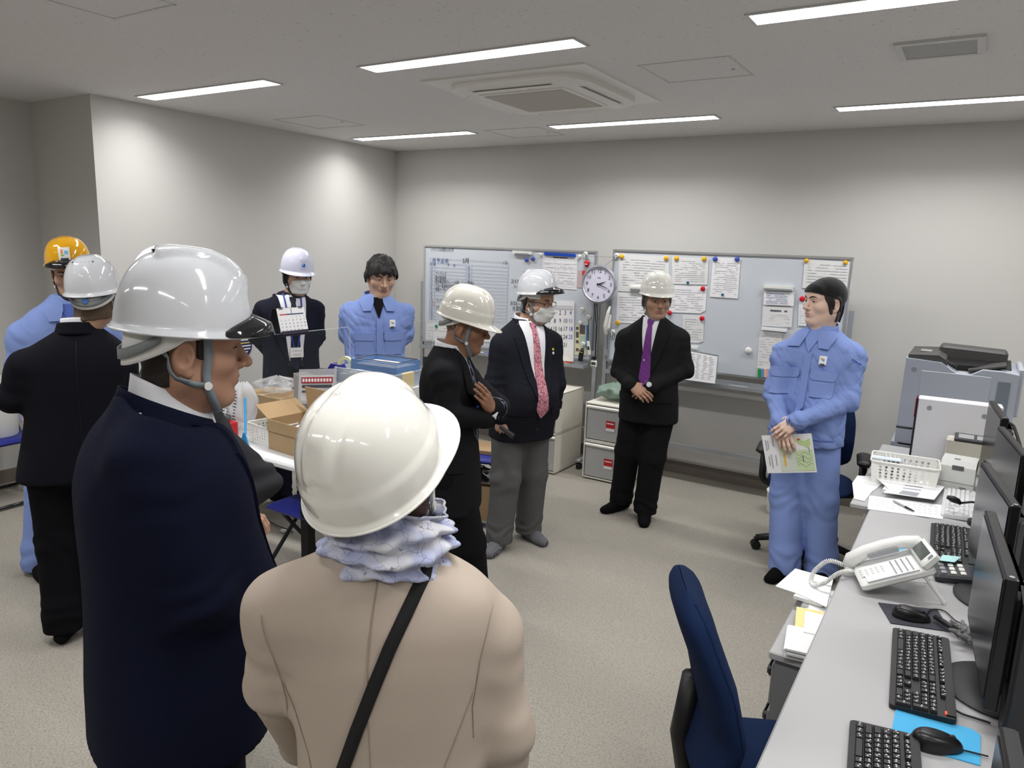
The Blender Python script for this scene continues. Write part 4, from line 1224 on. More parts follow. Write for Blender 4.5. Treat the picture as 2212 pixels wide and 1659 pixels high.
def keyboard(label, loc, rotz, black=True, rows_limit=None):
    """local x along the keyboard (left to right for the typist), y towards the screen"""
    t = thing('keyboard', label, 'keyboard', loc, rotz)
    km, bm_ = (KEYM, KBODY) if black else (KWHITE, KWBODY)
    L, D = .445, .148
    u = .0189
    b = MB(rotm(rx=R(3)))
    b.prism(rrect(L, D, .012, 4), .004, .017)
    b.box((0, D / 2 - .012, .018), (L - .02, .02, .004))
    b.build('body', bm_, t, smooth=True, auto=R(35))
    leg = MB()
    keys = []
    x0, y0 = -L / 2 + .012, -D / 2 + .012
    rowsd = [(0, [1.25, 1.1, 1.1, 3.6, 1.1, 1.1, 1.1, 1.1, 1.25, 1.55]), (1, [2.25] + [1] * 11 + [1.75]), (2, [1.75] + [1] * 12 + [1.25]), (3, [1.5] + [1] * 12 + [1.5]), (4, [1] * 13 + [2])]
    for r, ws in rowsd:
        x = x0
        tot = sum(ws); sc = 15 / tot
        for w in ws:
            keys.append((x + w * sc * u / 2, y0 + (r + .5) * u, w * sc * u, u)); x += w * sc * u
    for g in range(13):
        gx = x0 + (0 if g == 0 else (1.5 + (g - 1) + ((g - 1) // 4) * .5) * u)
        keys.append((gx + u / 2, y0 + 5.75 * u, u, u * .8))
    nx = x0 + 15.35 * u
    for c in range(3):
        keys.append((nx + (c + .5) * u, y0 + .5 * u, u, u))
        for r in (3, 4): keys.append((nx + (c + .5) * u, y0 + (r + .5) * u, u, u))
        keys.append((nx + (c + .5) * u, y0 + 5.75 * u, u, u * .8))
    keys.append((nx + 1.5 * u, y0 + 1.5 * u, u, u))
    kx = x0 + 18.7 * u
    for c in range(3):
        for r in (1, 2, 3, 4): keys.append((kx + (c + .5) * u, y0 + (r + .5) * u, u, u))
    keys.append((kx + u, y0 + .5 * u, 2 * u, u)); keys.append((kx + 2.5 * u, y0 + .5 * u, u, u))
    keys.append((kx + 3.5 * u, y0 + u, u, 2 * u)); keys.append((kx + 3.5 * u, y0 + 3 * u, u, 2 * u)); keys.append((kx + 3.5 * u, y0 + 4.5 * u, u, u))
    rnd = random.Random(4)
    for (x, y, w, d) in keys:
        z = .017 + (y) * math.tan(R(3)) + (.001)
        o = bpy.data.objects.new('key', key_mesh(w, d, km)); C.objects.link(o); o.parent = t
        o.location = (x, y, z); o.rotation_euler = (R(3), 0, 0)
        if black and w < .03:
            for q in range(2):
                lx = x - w * .2 + q * w * .32; ly = y + rnd.uniform(-.002, .004)
                leg.add([(lx - .0022, ly - .0018, z + .0076), (lx + .0014, ly - .0018, z + .0076), (lx + .0014, ly + .0016, z + .0078), (lx - .0022, ly + .0016, z + .0078)], [(0, 1, 2, 3)])
    if black:
        o = leg.build('key_legends', LEGEND, t); o['kind'] = 'stuff'
    return t
# typist sits at -x: keyboard x axis runs towards -y (rotz = -90deg)
k1 = keyboard('black full-size keyboard beside the grey duster and dark mouse mat', (.005, 2.165, DZ), R(-90) + R(4))
MB().box((.205, .05, .0225), (.012, .004, .002)).build('indicator', mat('led_red', (255, 60, 40), .4, emit=(255, 50, 30), estr=3), k1)
k2 = keyboard('black keyboard at the front of the desk beside the sky blue mat', (-.03, 1.60, DZ), R(-90) + R(6))
k3 = keyboard('black keyboard on the bare desk behind the telephone', (.045, 3.27, DZ), R(-90) + R(2))
k4 = keyboard('white keyboard in front of the small white label printer', (.065, 3.86, DZ), R(-90), False)

# ------------------------------------------------------------------ monitors
SCREEN = mat('screen_glass', (18, 19, 24), .24, spec=.4)
BEZEL = mat('bezel_black', (14, 14, 16), .35)
def monitor(label, near, far, ztop, zbot, base=1.0):
    """near / far: world xy of the two ends of the panel"""
    n, f = np.array(near), np.array(far)
    c = (n + f) / 2; L = np.linalg.norm(f - n)
    ang = math.atan2(f[1] - n[1], f[0] - n[0]) - math.pi / 2
    t = thing('monitor', label, 'monitor', (c[0], c[1], DZ + .001), ang)
    z0, z1 = zbot - DZ, ztop - DZ; zc, h = (z0 + z1) / 2, z1 - z0
    MB().box((.014, 0, zc), (.028, L, h), bev=.004).build('bezel', BEZEL, t)
    MB().box((-.0012, 0, zc + .005), (.003, L - .028, h - .034)).build('screen', SCREEN, t)
    MB().box((.045, 0, zc - .01), (.04, L * .72, h * .7), bev=.018).build('back_shell', DARK_PLASTIC, t, smooth=True, auto=R(40))
    MB().box((.06, 0, zc - h * .25), (.03, .07, h * .9)).build('stand_neck', DARK_PLASTIC, t)
    MB().lathe([(0, 0), (.125, 0), (.13, .006), (.12, .012), (.06, .016), (0, .016)], 32, M=Matrix.Translation((.062, 0, 0)) @ Matrix.Diagonal((base, 1.1 * base, 1, 1))).build('stand_base', mat('stand_base', (34, 34, 36), .5), t, smooth=True, auto=R(40))
    MB().cyl((.014, -L / 2 + .012, z1 - .001), (.014, -L / 2 + .012, z1 + .001), .006, n=10).build('corner_cap', GREY_METAL, t)
    return t
monitor('black monitor facing the desk edge beside the grey duster', (.1385, 1.922), (.100, 2.44), 1.135, .80)
monitor('black monitor with bluish reflection standing behind the telephone', (.168, 2.555), (.092, 3.06), 1.13, .80)
monitor('black monitor nearest the white label printer', (.225, 3.28), (.155, 3.80), 1.13, .80)
monitor('dark monitor partly hidden in front of the copier', (.17, 3.90), (.125, 4.36), 1.15, .80, .5)
monitor('black monitor at the front end of the desk row by the sky blue mat', (.150, .78), (.116, 1.285), 1.13, .80)

def tower(loc, rz, size, label):
    t = thing('computer_tower', label, 'computer', loc, rz)
    w, d, h = size
    MB().box((0, 0, h / 2), (w, d, h), bev=.006).build('case', mat('pc_case', (38, 39, 42), .5), t)
    MB().box((-w / 2 - .002, 0, h * .5), (.006, d * .94, h * .96)).build('front_panel', BLACK_PLASTIC, t)
    for k in range(5): MB().box((0, -d / 2 - .001, h * (.3 + .05 * k)), (w * .4, .003, .006)).build('vent_slot', BLACK_PLASTIC, t)
    return t
tower((.365, 1.99, DZ + .001), 0, (.36, .13, .365), 'dark grey computer tower behind the monitor with the duster')
tower((.42, 3.15, DZ + .001), 0, (.34, .17, .33), 'black computer tower behind the bluish monitor')
tower((.52, 4.0, DZ + .001), 0, (.3, .17, .36), 'black computer tower at the end of the desk row')
o = MB().tube(arcpts([AY(2178, 913, 4.5), AY(2190, 920, 4.5), AY(2200, 950, 4.45), AY(2214, 1000, 4.4)], .05), .008, 8).build('black_cable', BLACK_PLASTIC, origin=AY(2190, 920, 4.5)); tag(o, 'black cable curving up beside the copier', 'cable')
# things on the far desk
o = MB(rotm(rz=.3)).box((0, 0, .012), (.22, .3, .024)).build('paper_stack', PAPER, loc=(.63, 2.5, DZ + .001)); tag(o, 'white papers on the far desk behind the black computers', 'papers')

# ------------------------------------------------------------------ mats, mice
def mouse(label, loc, rz, s=1.0, hump=.036):
    t = thing('computer_mouse', label, 'mouse', loc, rz)
    def fn(u, v):
        a = 2 * math.pi * u
        k = math.cos(v * math.pi / 2) ** .55
        y = .058 * math.sin(a); x = .031 * math.cos(a) * (1 - .12 * math.sin(a))
        return (x * k * s, y * k * s, hump * s * math.sin(v * math.pi / 2) ** .9 * (1 - .25 * math.sin(a) * k))
    MB().grid(fn, 32, 14, True).build('shell', mat('mouse_black', (18, 18, 20), .32), t, smooth=True)
    MB().cyl((-.003, .032 * s, hump * s * .72), (.003, .032 * s, hump * s * .72), .008, n=12).build('wheel', DARK_PLASTIC, t)
    return t
MATBLUE = mat('mat_blue', (70, 168, 216), .7, bump=.1, bscale=900)
MATDARK = mat('mat_dark', (52, 52, 62), .7, bump=.1, bscale=900)
ob, o = flat_quad('mouse_mat', [(1935, 1532), (2100, 1577), (2118, 1590), (2117, 1655), (1922, 1600)], DZ + .0005, MATBLUE, 'sky blue mouse mat between the two near keyboards', 'mouse mat', .003)
ob, o = flat_quad('mouse_mat', [(1897, 1303), (2024, 1318), (2055, 1366), (1924, 1347)], DZ + .0005, MATDARK, 'dark grey mouse mat beyond the keyboard', 'mouse mat', .003)
ob, o = flat_quad('mouse_mat', [(1937, 1178), (2032, 1194), (2018, 1226), (1925, 1212)], DZ + .0005, MATBLUE, 'sky blue mouse mat half under the telephone', 'mouse mat', .003)
ob, o = flat_quad('mouse_mat', [(2055, 1104), (2100, 1110), (2100, 1125), (2075, 1122)], DZ + .0005, MATBLUE, 'sky blue mat corner beside the microphone', 'mouse mat', .003)
p = AZ(2022, 1612, DZ + .004); mouse('black mouse on the sky blue mat between the near keyboards', p, R(-68), 1.0)
p = AZ(1968, 1335, DZ + .004); mouse('black mouse on the dark grey mat', p, R(-80), .95)
p = AZ(1992, 1205, DZ + .004); mouse('black mouse on the mat behind the telephone', p, R(-75), .95)
o = MB().tube(arcpts([AZ(2070, 1618, DZ + .012), AZ(2100, 1625, DZ + .008), AZ(2135, 1634, DZ + .008)], .03), .0022, 6).build('mouse_cable', BLACK_PLASTIC, origin=AZ(2070, 1618, DZ)); tag(o, 'thin cable of the mouse on the near sky blue mat', 'cable')
o = MB().tube(arcpts([AZ(1998, 1330, DZ + .01), AZ(2012, 1315, DZ + .01), AZ(2040, 1318, DZ + .006), AZ(2065, 1342, DZ + .006), AZ(2088, 1350, DZ + .006)], .05), .0022, 6).build('mouse_cable', BLACK_PLASTIC, origin=AZ(1998, 1330, DZ)); tag(o, 'thin cable of the mouse on the dark grey mat', 'cable')
o = MB().tube(arcpts([AZ(2040, 1512, DZ + .02), AZ(2070, 1540, DZ + .006), AZ(2110, 1552, DZ + .006), AZ(2140, 1562, DZ + .006)], .05), .003, 6).build('keyboard_cable', BLACK_PLASTIC, origin=AZ(2040, 1512, DZ)); tag(o, 'black cable running from the keyboard to the monitor foot', 'cable')

# grey duster: handle + chenille fingers
hb, ht = AZ(2072, 1365, DZ + .02), AZ(2020, 1332, DZ + .02)
t = thing('duster', 'grey finger duster with black handle lying in front of the monitor', 'duster', AZ(2085, 1385, DZ + .001))
o = np.array(t.location)
MB().tube([tuple(ht - o), tuple((ht + hb) / 2 - o), tuple(hb - o)], [.008, .009, .006], 8).build('handle', BLACK_PLASTIC, t, smooth=True)
MB().tube([tuple(hb - o), (0, 0, .022)], .003, 6).build('wire_neck', CHROME, t)
random.seed(9)
fing = mat('duster_grey', (118, 118, 118), .95, bump=.6, bscale=500)
for i in range(46):
    a = random.uniform(0, 6.28); e = random.uniform(.0, 1.0)
    c_ = np.array([random.uniform(-.02, .04), random.uniform(-.055, .03), .02])
    dr = np.array([math.cos(a), math.sin(a), .3 + e * .6]); dr /= np.linalg.norm(dr)
    p1 = c_ + dr * .035; p1[2] = max(p1[2], .008)
    MB().tube([tuple(c_), tuple((c_ + p1) / 2 + [0, 0, .004]), tuple(p1)], [.0055, .0065, .0045], 6).build('finger', fing, t, smooth=True)

# ------------------------------------------------------------------ telephone
PH = mat('phone_white', (224, 225, 222), .4)
PHG = mat('phone_grey', (150, 152, 154), .4)
pc = (AZ(1843, 1283, DZ) + AZ(1985, 1250, DZ)) / 2
fx = AZ(1965, 1215, DZ) - AZ(1835, 1262, DZ)
pc = np.array([-.125, 2.71, DZ + .001])
t = thing('telephone', 'white desk telephone with tilted display and coiled cord', 'telephone', pc, R(-72))
# local: y = away from the user, x = to the user's right; tilted back
TL = Matrix.Translation((0, -.10, .012)) @ rotm(rx=R(24))
b = MB(TL); b.box((0, .115, .012), (.19, .235, .030), bev=.008); b.build('base', PH, t, smooth=True, auto=R(40))
MB(TL).box((.034, .105, .0285), (.115, .165, .003)).build('key_panel', mat('phone_panel', (238, 240, 246), .45), t)
kb = None
for r in range(4):
    for c in range(3):
        o = MB(TL).box((.002 + c * .018, .035 + r * .017, .0315), (.013, .010, .004), bev=.002).build('key', PH, t)
for c in range(4):
    MB(TL).box((-.002 + c * .016, .018, .0315), (.012, .008, .004)).build('key', PH, t)
for r in range(4):
    MB(TL).box((.034, .117 + r * .018, .0305), (.10, .005, .002)).build('line_key_strip', PHG, t)
SC = TL @ Matrix.Translation((.02, .222, .030)) @ rotm(rx=R(28))
MB(SC).box((0, .01, .01), (.155, .062, .028), bev=.006).build('display_housing', PH, t, smooth=True, auto=R(40))
MB(SC).box((-.004, .010, .0245), (.105, .040, .002)).build('display', mat('phone_lcd', (86, 92, 90), .2), t)
MB(SC).box((.068, .022, .0245), (.010, .018, .003)).build('lamp', PHG, t)
hs = [(-.064, -.012, .030), (-.064, .005, .050), (-.064, .06, .066), (-.064, .12, .070), (-.064, .18, .066), (-.064, .225, .050), (-.064, .235, .032)]
b = MB(TL)
b.tube(hs, [.022, .026, .022, .021, .022, .026, .022], 12)
h_ = b.build('handset', PH, t, smooth=True)
MB(TL).box((-.040, .11, .055), (.004, .10, .018), bev=.001).build('speaker_slot', PHG, h_)
MB().tube([(-.085, .07, .10), (-.08, .15, .0)], .005, 6).tube([(.085, .07, .10), (.08, .15, 0)], .005, 6).tube([(-.08, .15, .004), (.08, .15, .004)], .005, 6).build('stand', PH, t)
# coiled cord
ctr = [Vector(TL @ Vector((-.064, -.02, .03))), Vector((-.075, -.19, .045)), Vector((-.09, -.235, -.02)), Vector((-.04, -.245, -.055)), Vector((.0, -.21, -.02)), Vector((-.01, -.16, .03)), Vector(TL @ Vector((-.045, .0, .012)))]
cr = []
N_ = 420
dense = arcpts(ctr, .08, 10)
seg = [0]
for i in range(1, len(dense)): seg.append(seg[-1] + (dense[i] - dense[i - 1]).length)
for i in range(N_):
    s_ = seg[-1] * i / (N_ - 1)
    j = max(k for k in range(len(seg)) if seg[k] <= s_ + 1e-9); j = min(j, len(dense) - 2)
    f_ = (s_ - seg[j]) / max(seg[j + 1] - seg[j], 1e-9)
    p = dense[j].lerp(dense[j + 1], f_); tn = (dense[j + 1] - dense[j]).normalized()
    u_ = tn.orthogonal().normalized() if abs(tn.x) < .99 else Vector((0, 1, 0))
    u_ = (Vector((1, 0, .2)) - tn * tn.dot(Vector((1, 0, .2)))).normalized(); w_ = tn.cross(u_)
    a = 2 * math.pi * i / 7
    cr.append(p + (u_ * math.cos(a) + w_ * math.sin(a)) * .0065)
MB().tube(cr, .0024, 5).build('coiled_cord', PH, t, smooth=True)

# calculator with a pale green note
t = thing('calculator', 'dark desk calculator with light keys beside the bluish monitor', 'calculator', AZ(2070, 1250, DZ), R(-80))
MB(rotm(rx=R(6))).box((0, 0, .018), (.13, .16, .03), bev=.008).build('body', mat('calc_dark', (52, 54, 58), .4), t)
for r in range(3):
    for c in range(3): MB(rotm(rx=R(6))).box((-.035 + .035 * c, -.05 + .03 * r, .035), (.024, .018, .006), bev=.002).build('key', WHITE_PLASTIC if r > 0 else PHG, t)
o = flat_quad('sticky_note', [(2028, 1211), (2036, 1199), (2076, 1203), (2062, 1215)], DZ + .045, mat('note_green', (176, 222, 220), .8), 'pale turquoise note sticking on the calculator', 'note', .001)[0]
o = MB(rotm(rz=R(-75))).box((0, 0, .008), (.07, .02, .016), bev=.003).build('label_tape', mat('label_navy', (50, 52, 130), .4), loc=AZ(1985, 1182, DZ + .03)); tag(o, 'small navy and white cartridge lying by the mouse behind the telephone', 'cartridge')

# ------------------------------------------------------------------ papers, basket, pen, microphone, label printer
ob, o = flat_quad('paper_sheet', [(1878, 1071), (2045, 1093), (2036, 1122), (1874, 1100)], DZ + .0008, PAPER, 'printed form under the black pen on the desk', 'paper')
b = MB()
for r in range(4):
    for k in range(12):
        q = AZ(1895 + k * 11.5 + random.uniform(-2, 2), 1079 + r * 5 + k * 1.5, DZ + .0035) - o
        b.box(q, (.012, .006, .0006))
b.build('print', INK_FAINT, ob)
ob, o = flat_quad('paper_sheet', [(1852, 1028), (1890, 1030), (1905, 1046), (1882, 1064), (1868, 1083), (1845, 1078), (1841, 1044)], DZ + .002, PAPER, 'loose sheet hanging over the desk corner beside the basket', 'paper')
ob, o = flat_quad('paper_stack', [(1905, 1066), (2012, 1078), (2038, 1060), (1925, 1038)], DZ + .001, PAPER2, 'stack of sheets between basket and pen', 'papers', .022)
ob, o = flat_quad('paper_sheet', [(1891, 1031), (1989, 1040), (2040, 1052), (2018, 1080), (1908, 1064), (1919, 1056)], DZ + .026, PAPER, 'printed sheet with grey table lying on top of the stack', 'paper')
b = MB(); q = [AZ(x, y, DZ + .0285) - o for x, y in ((1950, 1059), (1987, 1065), (1980, 1073), (1940, 1066))]; b.add(q, [(3, 2, 1, 0)])
for k in range(3):
    q = [AZ(x + 4 * k, y - 6 * k - 4, DZ + .0285) - o for x, y in ((1951, 1057), (1990, 1062), (1989, 1064), (1950, 1059))]; b.add(q, [(3, 2, 1, 0)])
b.build('grey_table', mat('table_grey', (160, 163, 170), .8), ob)
pa, pb = AZ(1930, 1082, DZ + .010), AZ(1974, 1104, DZ + .010)
t = thing('ballpoint_pen', 'black and clear ballpoint pen lying on the printed form', 'pen', (pa + pb) / 2)
o = np.array(t.location)
MB().cyl(tuple(pa - o), tuple((pa * .4 + pb * .6) - o), .0045, n=10).build('barrel', PHG, t)
MB().cyl(tuple((pa * .4 + pb * .6) - o), tuple(pb - o), .0055, .003, n=10).build('grip', BLACK_PLASTIC, t)
perforated('plastic_basket', 'white perforated basket holding cards on the desk below the copier', .30, .21, .115, (-.195, 4.10, DZ + .001), R(4), 11, 7, .0068, colsd=8)
t = thing('card_bundle', 'bundle of white cards standing in the desk basket', 'cards', (-.25, 4.10, DZ + .022), R(6))
for k in range(9): MB(rotm(ry=R(10 + 3 * k))).box((-.05 + .016 * k, .01, .05), (.002, .15, .085)).build('card', PAPER if k % 2 else PAPER2, t)
MB(rotm(rx=R(-8))).box((-.03, -.03, .09), (.13, .12, .006)).build('card', mat('card_blue', (214, 226, 240), .8), t)
# gooseneck microphone
mh, mb_ = AZ(2058, 1078, DZ + .09), AZ(2112, 1135, DZ)
t = thing('desk_microphone', 'black gooseneck microphone arching out beside the monitor', 'microphone', mb_)
o = mb_
MB().cyl((0, 0, 0), (0, 0, .02), .04, n=20).build('foot', BLACK_PLASTIC, t)
hd = mh - o
MB().tube(arcpts([(0, 0, .02), (-.01, -.01, .11), tuple(hd + [.03, .0, -.012])], .05), .005, 8).build('gooseneck', BLACK_PLASTIC, t, smooth=True)
MB().tube([tuple(hd + [.034, 0, -.016]), tuple(hd + [.02, .002, -.006]), tuple(hd), tuple(hd + [-.022, -.003, .006])], [.006, .013, .015, .008], 12).build('capsule', BLACK_PLASTIC, t, smooth=True)
# label printer
t = thing('label_printer', 'small white label printer with dark slot behind the white keyboard', 'printer', (.04, 4.20, DZ + .001), R(-4))
b = MB(rotm(rz=R(90)) @ rotm(rx=R(90)))
b.prism([(-.085, 0), (.085, 0), (.085, .12), (.07, .145), (-.06, .145), (-.085, .12)], -.075, .075); b.build('body', PH, t)
MB().box((.0, -.086, .115), (.05, .004, .022)).build('slot', mat('slot_grey', (96, 96, 98), .4), t)
MB().box((-.01, -.03, .147), (.025, .02, .004)).build('button', PHG, t)
MB().box((0, -.0865, .04), (.15, .001, .0015)).build('seam', PHG, t)
MB().box((.03, -.087, .018), (.028, .002, .008)).build('badge', PHG, t)
t = thing('time_recorder', 'beige box with dark key panel behind the label printer', 'machine', (.075, 4.53, DZ + .001))
MB().box((0, 0, .09), (.22, .12, .18), bev=.008).build('body', mat('beige', (196, 192, 178), .5), t)
MB(Matrix.Translation((.02, -.03, .19)) @ rotm(rx=R(20))).box((0, 0, 0), (.19, .07, .02), bev=.004).build('key_panel', DARK_PLASTIC, t)
for s in (-1, 1): MB(Matrix.Translation((.02, -.03, .19)) @ rotm(rx=R(20))).box((s * .042, 0, .0105), (.07, .04, .002)).build('window', PHG, t)

# slim white server case in front of the copier
t = thing('server_case', 'slim white computer case with black and red edge standing before the copier', 'computer', (.0, 4.66, DZ + .001), R(2))
MB().box((.0, 0, .18), (.40, .10, .36), bev=.006).build('case', mat('case_white', (222, 222, 226), .45), t)
MB().box((-.202, 0, .18), (.010, .095, .35)).build('front_edge', BLACK_PLASTIC, t)
MB().box((-.208, 0, .30), (.006, .09, .105)).build('red_strip', mat('strip_red', (170, 16, 36), .35), t)
for x, z in ((-.14, .31), (.12, .30)): MB().cyl((x, -.050, z), (x, -.054, z), .012, n=14).build('foot_dot', PHG, t)
u_ = MB().box((-.25, 0, .17), (.085, .016, .012), bev=.004).build('usb_stick', BLACK_PLASTIC, t)

# copier
COP = mat('copier_grey', (176, 182, 192), .45)
COPW = mat('copier_white', (180, 186, 195), .45)
COPD = mat('copier_dark', (70, 69, 68), .5)
t = thing('copier', 'grey office copier with dark document feeder standing by the back wall', 'copier', (-.02, 5.22, 0))
W2, D2 = .57, .54
b = MB(rotm(rz=0)); 
b.box((0, 0, .30), (W2 * .96, D2, .60), bev=.01); b.build('paper_cassette', COP, t)
for z in (.16, .42): MB().box((0, -D2 / 2 - .002, z), (W2 * .92, .006, .22), bev=.002).build('drawer', COPW, t)
MB().box((-.03, 0, .67), (W2 * .98, D2, .14), bev=.006).build('lower_body', COP, t)
b = MB(Matrix.Translation((0, D2 / 2, 0)) @ rotm(rx=R(90)))
b.prism([(-W2 / 2 - .005, .745), (-W2 / 2 + .02, .725), (W2 / 2 - .03, .725), (W2 / 2, .745), (W2 / 2, 1.215), (W2 / 2 - .08, 1.225), (.11, 1.225), (.055, 1.19), (-.02, 1.19), (-.07, 1.225), (-.10, 1.245), (-W2 / 2, 1.255)], 0, D2)
b.build('main_body', COP, t)
MB().box((-.02, -D2 / 2 - .003, .98), (W2 * .62, .006, .42), bev=.002).build('front_cover', COPW, t)
MB().cyl((-W2 / 2 + .05, -D2 / 2, 1.19), (-W2 / 2 + .05, -D2 / 2 - .004, 1.19), .015, n=18).build('emblem', PHG, t)
MB().box((W2 / 2 - .065, -D2 / 2 - .003, 1.0), (.06, .006, .34)).build('side_strip', mat('copier_strip', (120, 130, 140), .5), t)
MB().cyl((W2 / 2 - .065, -D2 / 2 - .006, .87), (W2 / 2 - .065, -D2 / 2 - .012, .87), .012, n=12).build('knob', WHITE_PLASTIC, t)
b = MB(Matrix.Translation((0, D2 / 2 - .01, 0)) @ rotm(rx=R(90)))
b.prism([(-W2 / 2 + .008, 1.245), (-W2 / 2 + .008, 1.275), (-.12, 1.285), (-.08, 1.262), (-.07, 1.22), (-W2 / 2 + .02, 1.24)], 0, D2 - .03)
fd = b.build('scanner_lid', COPD, t)
MB().box((-W2 / 2 + .09, -.02, 1.283), (.06, .10, .004)).build('label_plate', PHG, fd)
MB(Matrix.Translation((.05, .13, 1.27)) @ rotm(ry=R(2))).box((0, 0, 0), (.36, .20, .085), bev=.012).build('document_feeder', COPD, t)
MB(Matrix.Translation((.05, -.02, 1.235)) @ rotm(rx=R(8))).box((0, 0, 0), (.40, .22, .012)).build('output_tray', BLACK_PLASTIC, t)
MB(Matrix.Translation((.13, -.12, 1.23)) @ rotm(ry=R(-14))).box((0, 0, 0), (.19, .20, .010)).build('tray_guide', COPD, t)
for k in range(6): MB(Matrix.Translation((-.085 + .012 * k, -.14, 1.245 - .005 * k))).box((0, 0, 0), (.006, .14, .006)).build('rib', DARK_PLASTIC, t)
MB().box((W2 / 2 + .012, .02, 1.10), (.03, .4, .28), bev=.006).build('side_cover', COPW, t)

# ------------------------------------------------------------------ office chairs
NAVY = mat('chair_navy', (17, 33, 64), .9, spec=.15, bump=.25, bscale=900)
def office_chair(label, loc, rz, arms=True, tall=.62, tilt=6):
    """local y = the way the sitter faces"""
    t = thing('office_chair', label, 'chair', loc, rz)
    def seat(u, v):
        a = 2 * math.pi * u
        ca, sa = math.cos(a), math.sin(a)
        k = (abs(ca) ** 3.2 + abs(sa) ** 3.2) ** (-1 / 3.2)
        e = math.cos((v - .5) * math.pi) ** .35 if 0 < v < 1 else 0.0
        return (.245 * k * ca * max(e, .001), .24 * k * sa * max(e, .001), .43 + .08 * v - .03 * max(0, sa) ** 3)
    MB().grid(seat, 44, 14, True).build('seat', NAVY, t, smooth=True)
    def back(u, v):
        # front-back closed loop in u, height in v
        a = 2 * math.pi * u
        hh = tall
        z = .52 + hh * v
        wv = .225 * (1 - .28 * (2 * abs(v - .42)) ** 2.6 * (1 if v > .42 else .55))
        ed = min(1, (min(v, 1 - v) / .10)) if 0 < v < 1 else 0
        ed = max(ed, 0) ** .5
        x = wv * math.copysign(abs(math.cos(a)) ** .6, math.cos(a)) * (.55 + .45 * ed)
        th = .045 * math.copysign(abs(math.sin(a)) ** .8, math.sin(a)) * max(ed, .02)
        lum = float(np.interp(v, (0, .15, .35, .6, .8, 1), (-.235, -.215, -.195, -.225, -.265, -.30)))
        return (x, lum + th + .35 * x * x, z)
    bk = MB().grid(back, 40, 26, True).build('backrest', NAVY, t, smooth=True)
    MB().grid(lambda u, v: (lambda p: (p[0] * 1.004, p[1] * 1.0, p[2]))(back(0.0 + .0 * u, v * .96 + .02)), 2, 3)
    seam = [back(.0 + .04, .03 + .94 * i / 24) for i in range(25)]
    MB().tube([(x * 1.005, y, z) for x, y, z in seam], .0025, 5).build('piping', NAVY, bk)
    MB().tube([(0, -.25, .75), (0, -.27, .58), (0, -.24, .40), (0, -.1, .38)], [.03, .03, .028, .03], 10).build('back_bracket', BLACK_PLASTIC, t, smooth=True)
    MB().box((0, 0, .395), (.26, .26, .05), bev=.02).build('mechanism', BLACK_PLASTIC, t)
    MB().cyl((0, 0, .09), (0, 0, .40), .026, n=14).build('gas_post', BLACK_PLASTIC, t)
    for k in range(5):
        a = R(18 + 72 * k)
        lg = MB(rotm(rz=a)).tube([(0, 0, .105), (.12, 0, .10), (.29, 0, .075)], [.032, .026, .02], 10).build('base_leg', BLACK_PLASTIC, t, smooth=True)
        MB(rotm(rz=a)).cyl((.29, -.022, .03), (.29, -.005, .03), .029, n=16).cyl((.29, .005, .03), (.29, .022, .03), .029, n=16).box((.29, 0, .06), (.022, .03, .03)).build('caster', BLACK_PLASTIC, lg)
    if arms:
        for s in (-1, 1):
            ar = MB().tube(arcpts([(s * .17, -.02, .40), (s * .285, -.02, .42), (s * .285, -.02, .62)], .04), [.022] * 8, 8).build('arm_post', BLACK_PLASTIC, t, smooth=True)
            MB().box((s * .285, .0, .645), (.085, .25, .04), bev=.016).build('arm_pad', BLACK_PLASTIC, ar, smooth=True, auto=R(50))
    return t
office_chair('navy office chair with armrests behind the capped man', (-.72, 4.68, 0), R(180) + R(8), True, .50)
office_chair('tall navy office chair pushed to the desk in the foreground', (-.275, 1.86, 0), R(-90) + R(27), False, .50, 5)
# white bin behind the chair
t = thing('waste_bin', 'white round lidded bin on the floor behind the capped man', 'bin', AZ(1645, 1108, 0) + np.array([.12, .1, 0]))
MB().lathe([(0, .0), (.10, 0), (.105, .01), (.115, .15), (.12, .16), (.10, .18), (.0, .2)], 28).build('body', WHITE_PLASTIC, t, smooth=True, auto=R(40))
# white pail standing on the alcove chair
t = thing('pail', 'white plastic pail standing on the alcove folding chair', 'pail', (-5.52, 2.25, .449))
MB().lathe([(0, .0), (.11, 0), (.115, .01), (.132, .37), (.139, .375), (.139, .39), (.125, .39), (.108, .02), (0, .02)], 32).build('body', WHITE_PLASTIC, t, smooth=True, auto=R(40))
MB(rotm(rz=.5)).tube([(.137 * math.cos(a), .06 * math.sin(a), .37 - .05 * math.sin(a)) for a in np.linspace(0, math.pi, 14)], .004, 6).build('handle', GREY_METAL, t)
MB().box((.085, -.085, .20), (.03, .03, .02), M=None).build('print', INK, t)
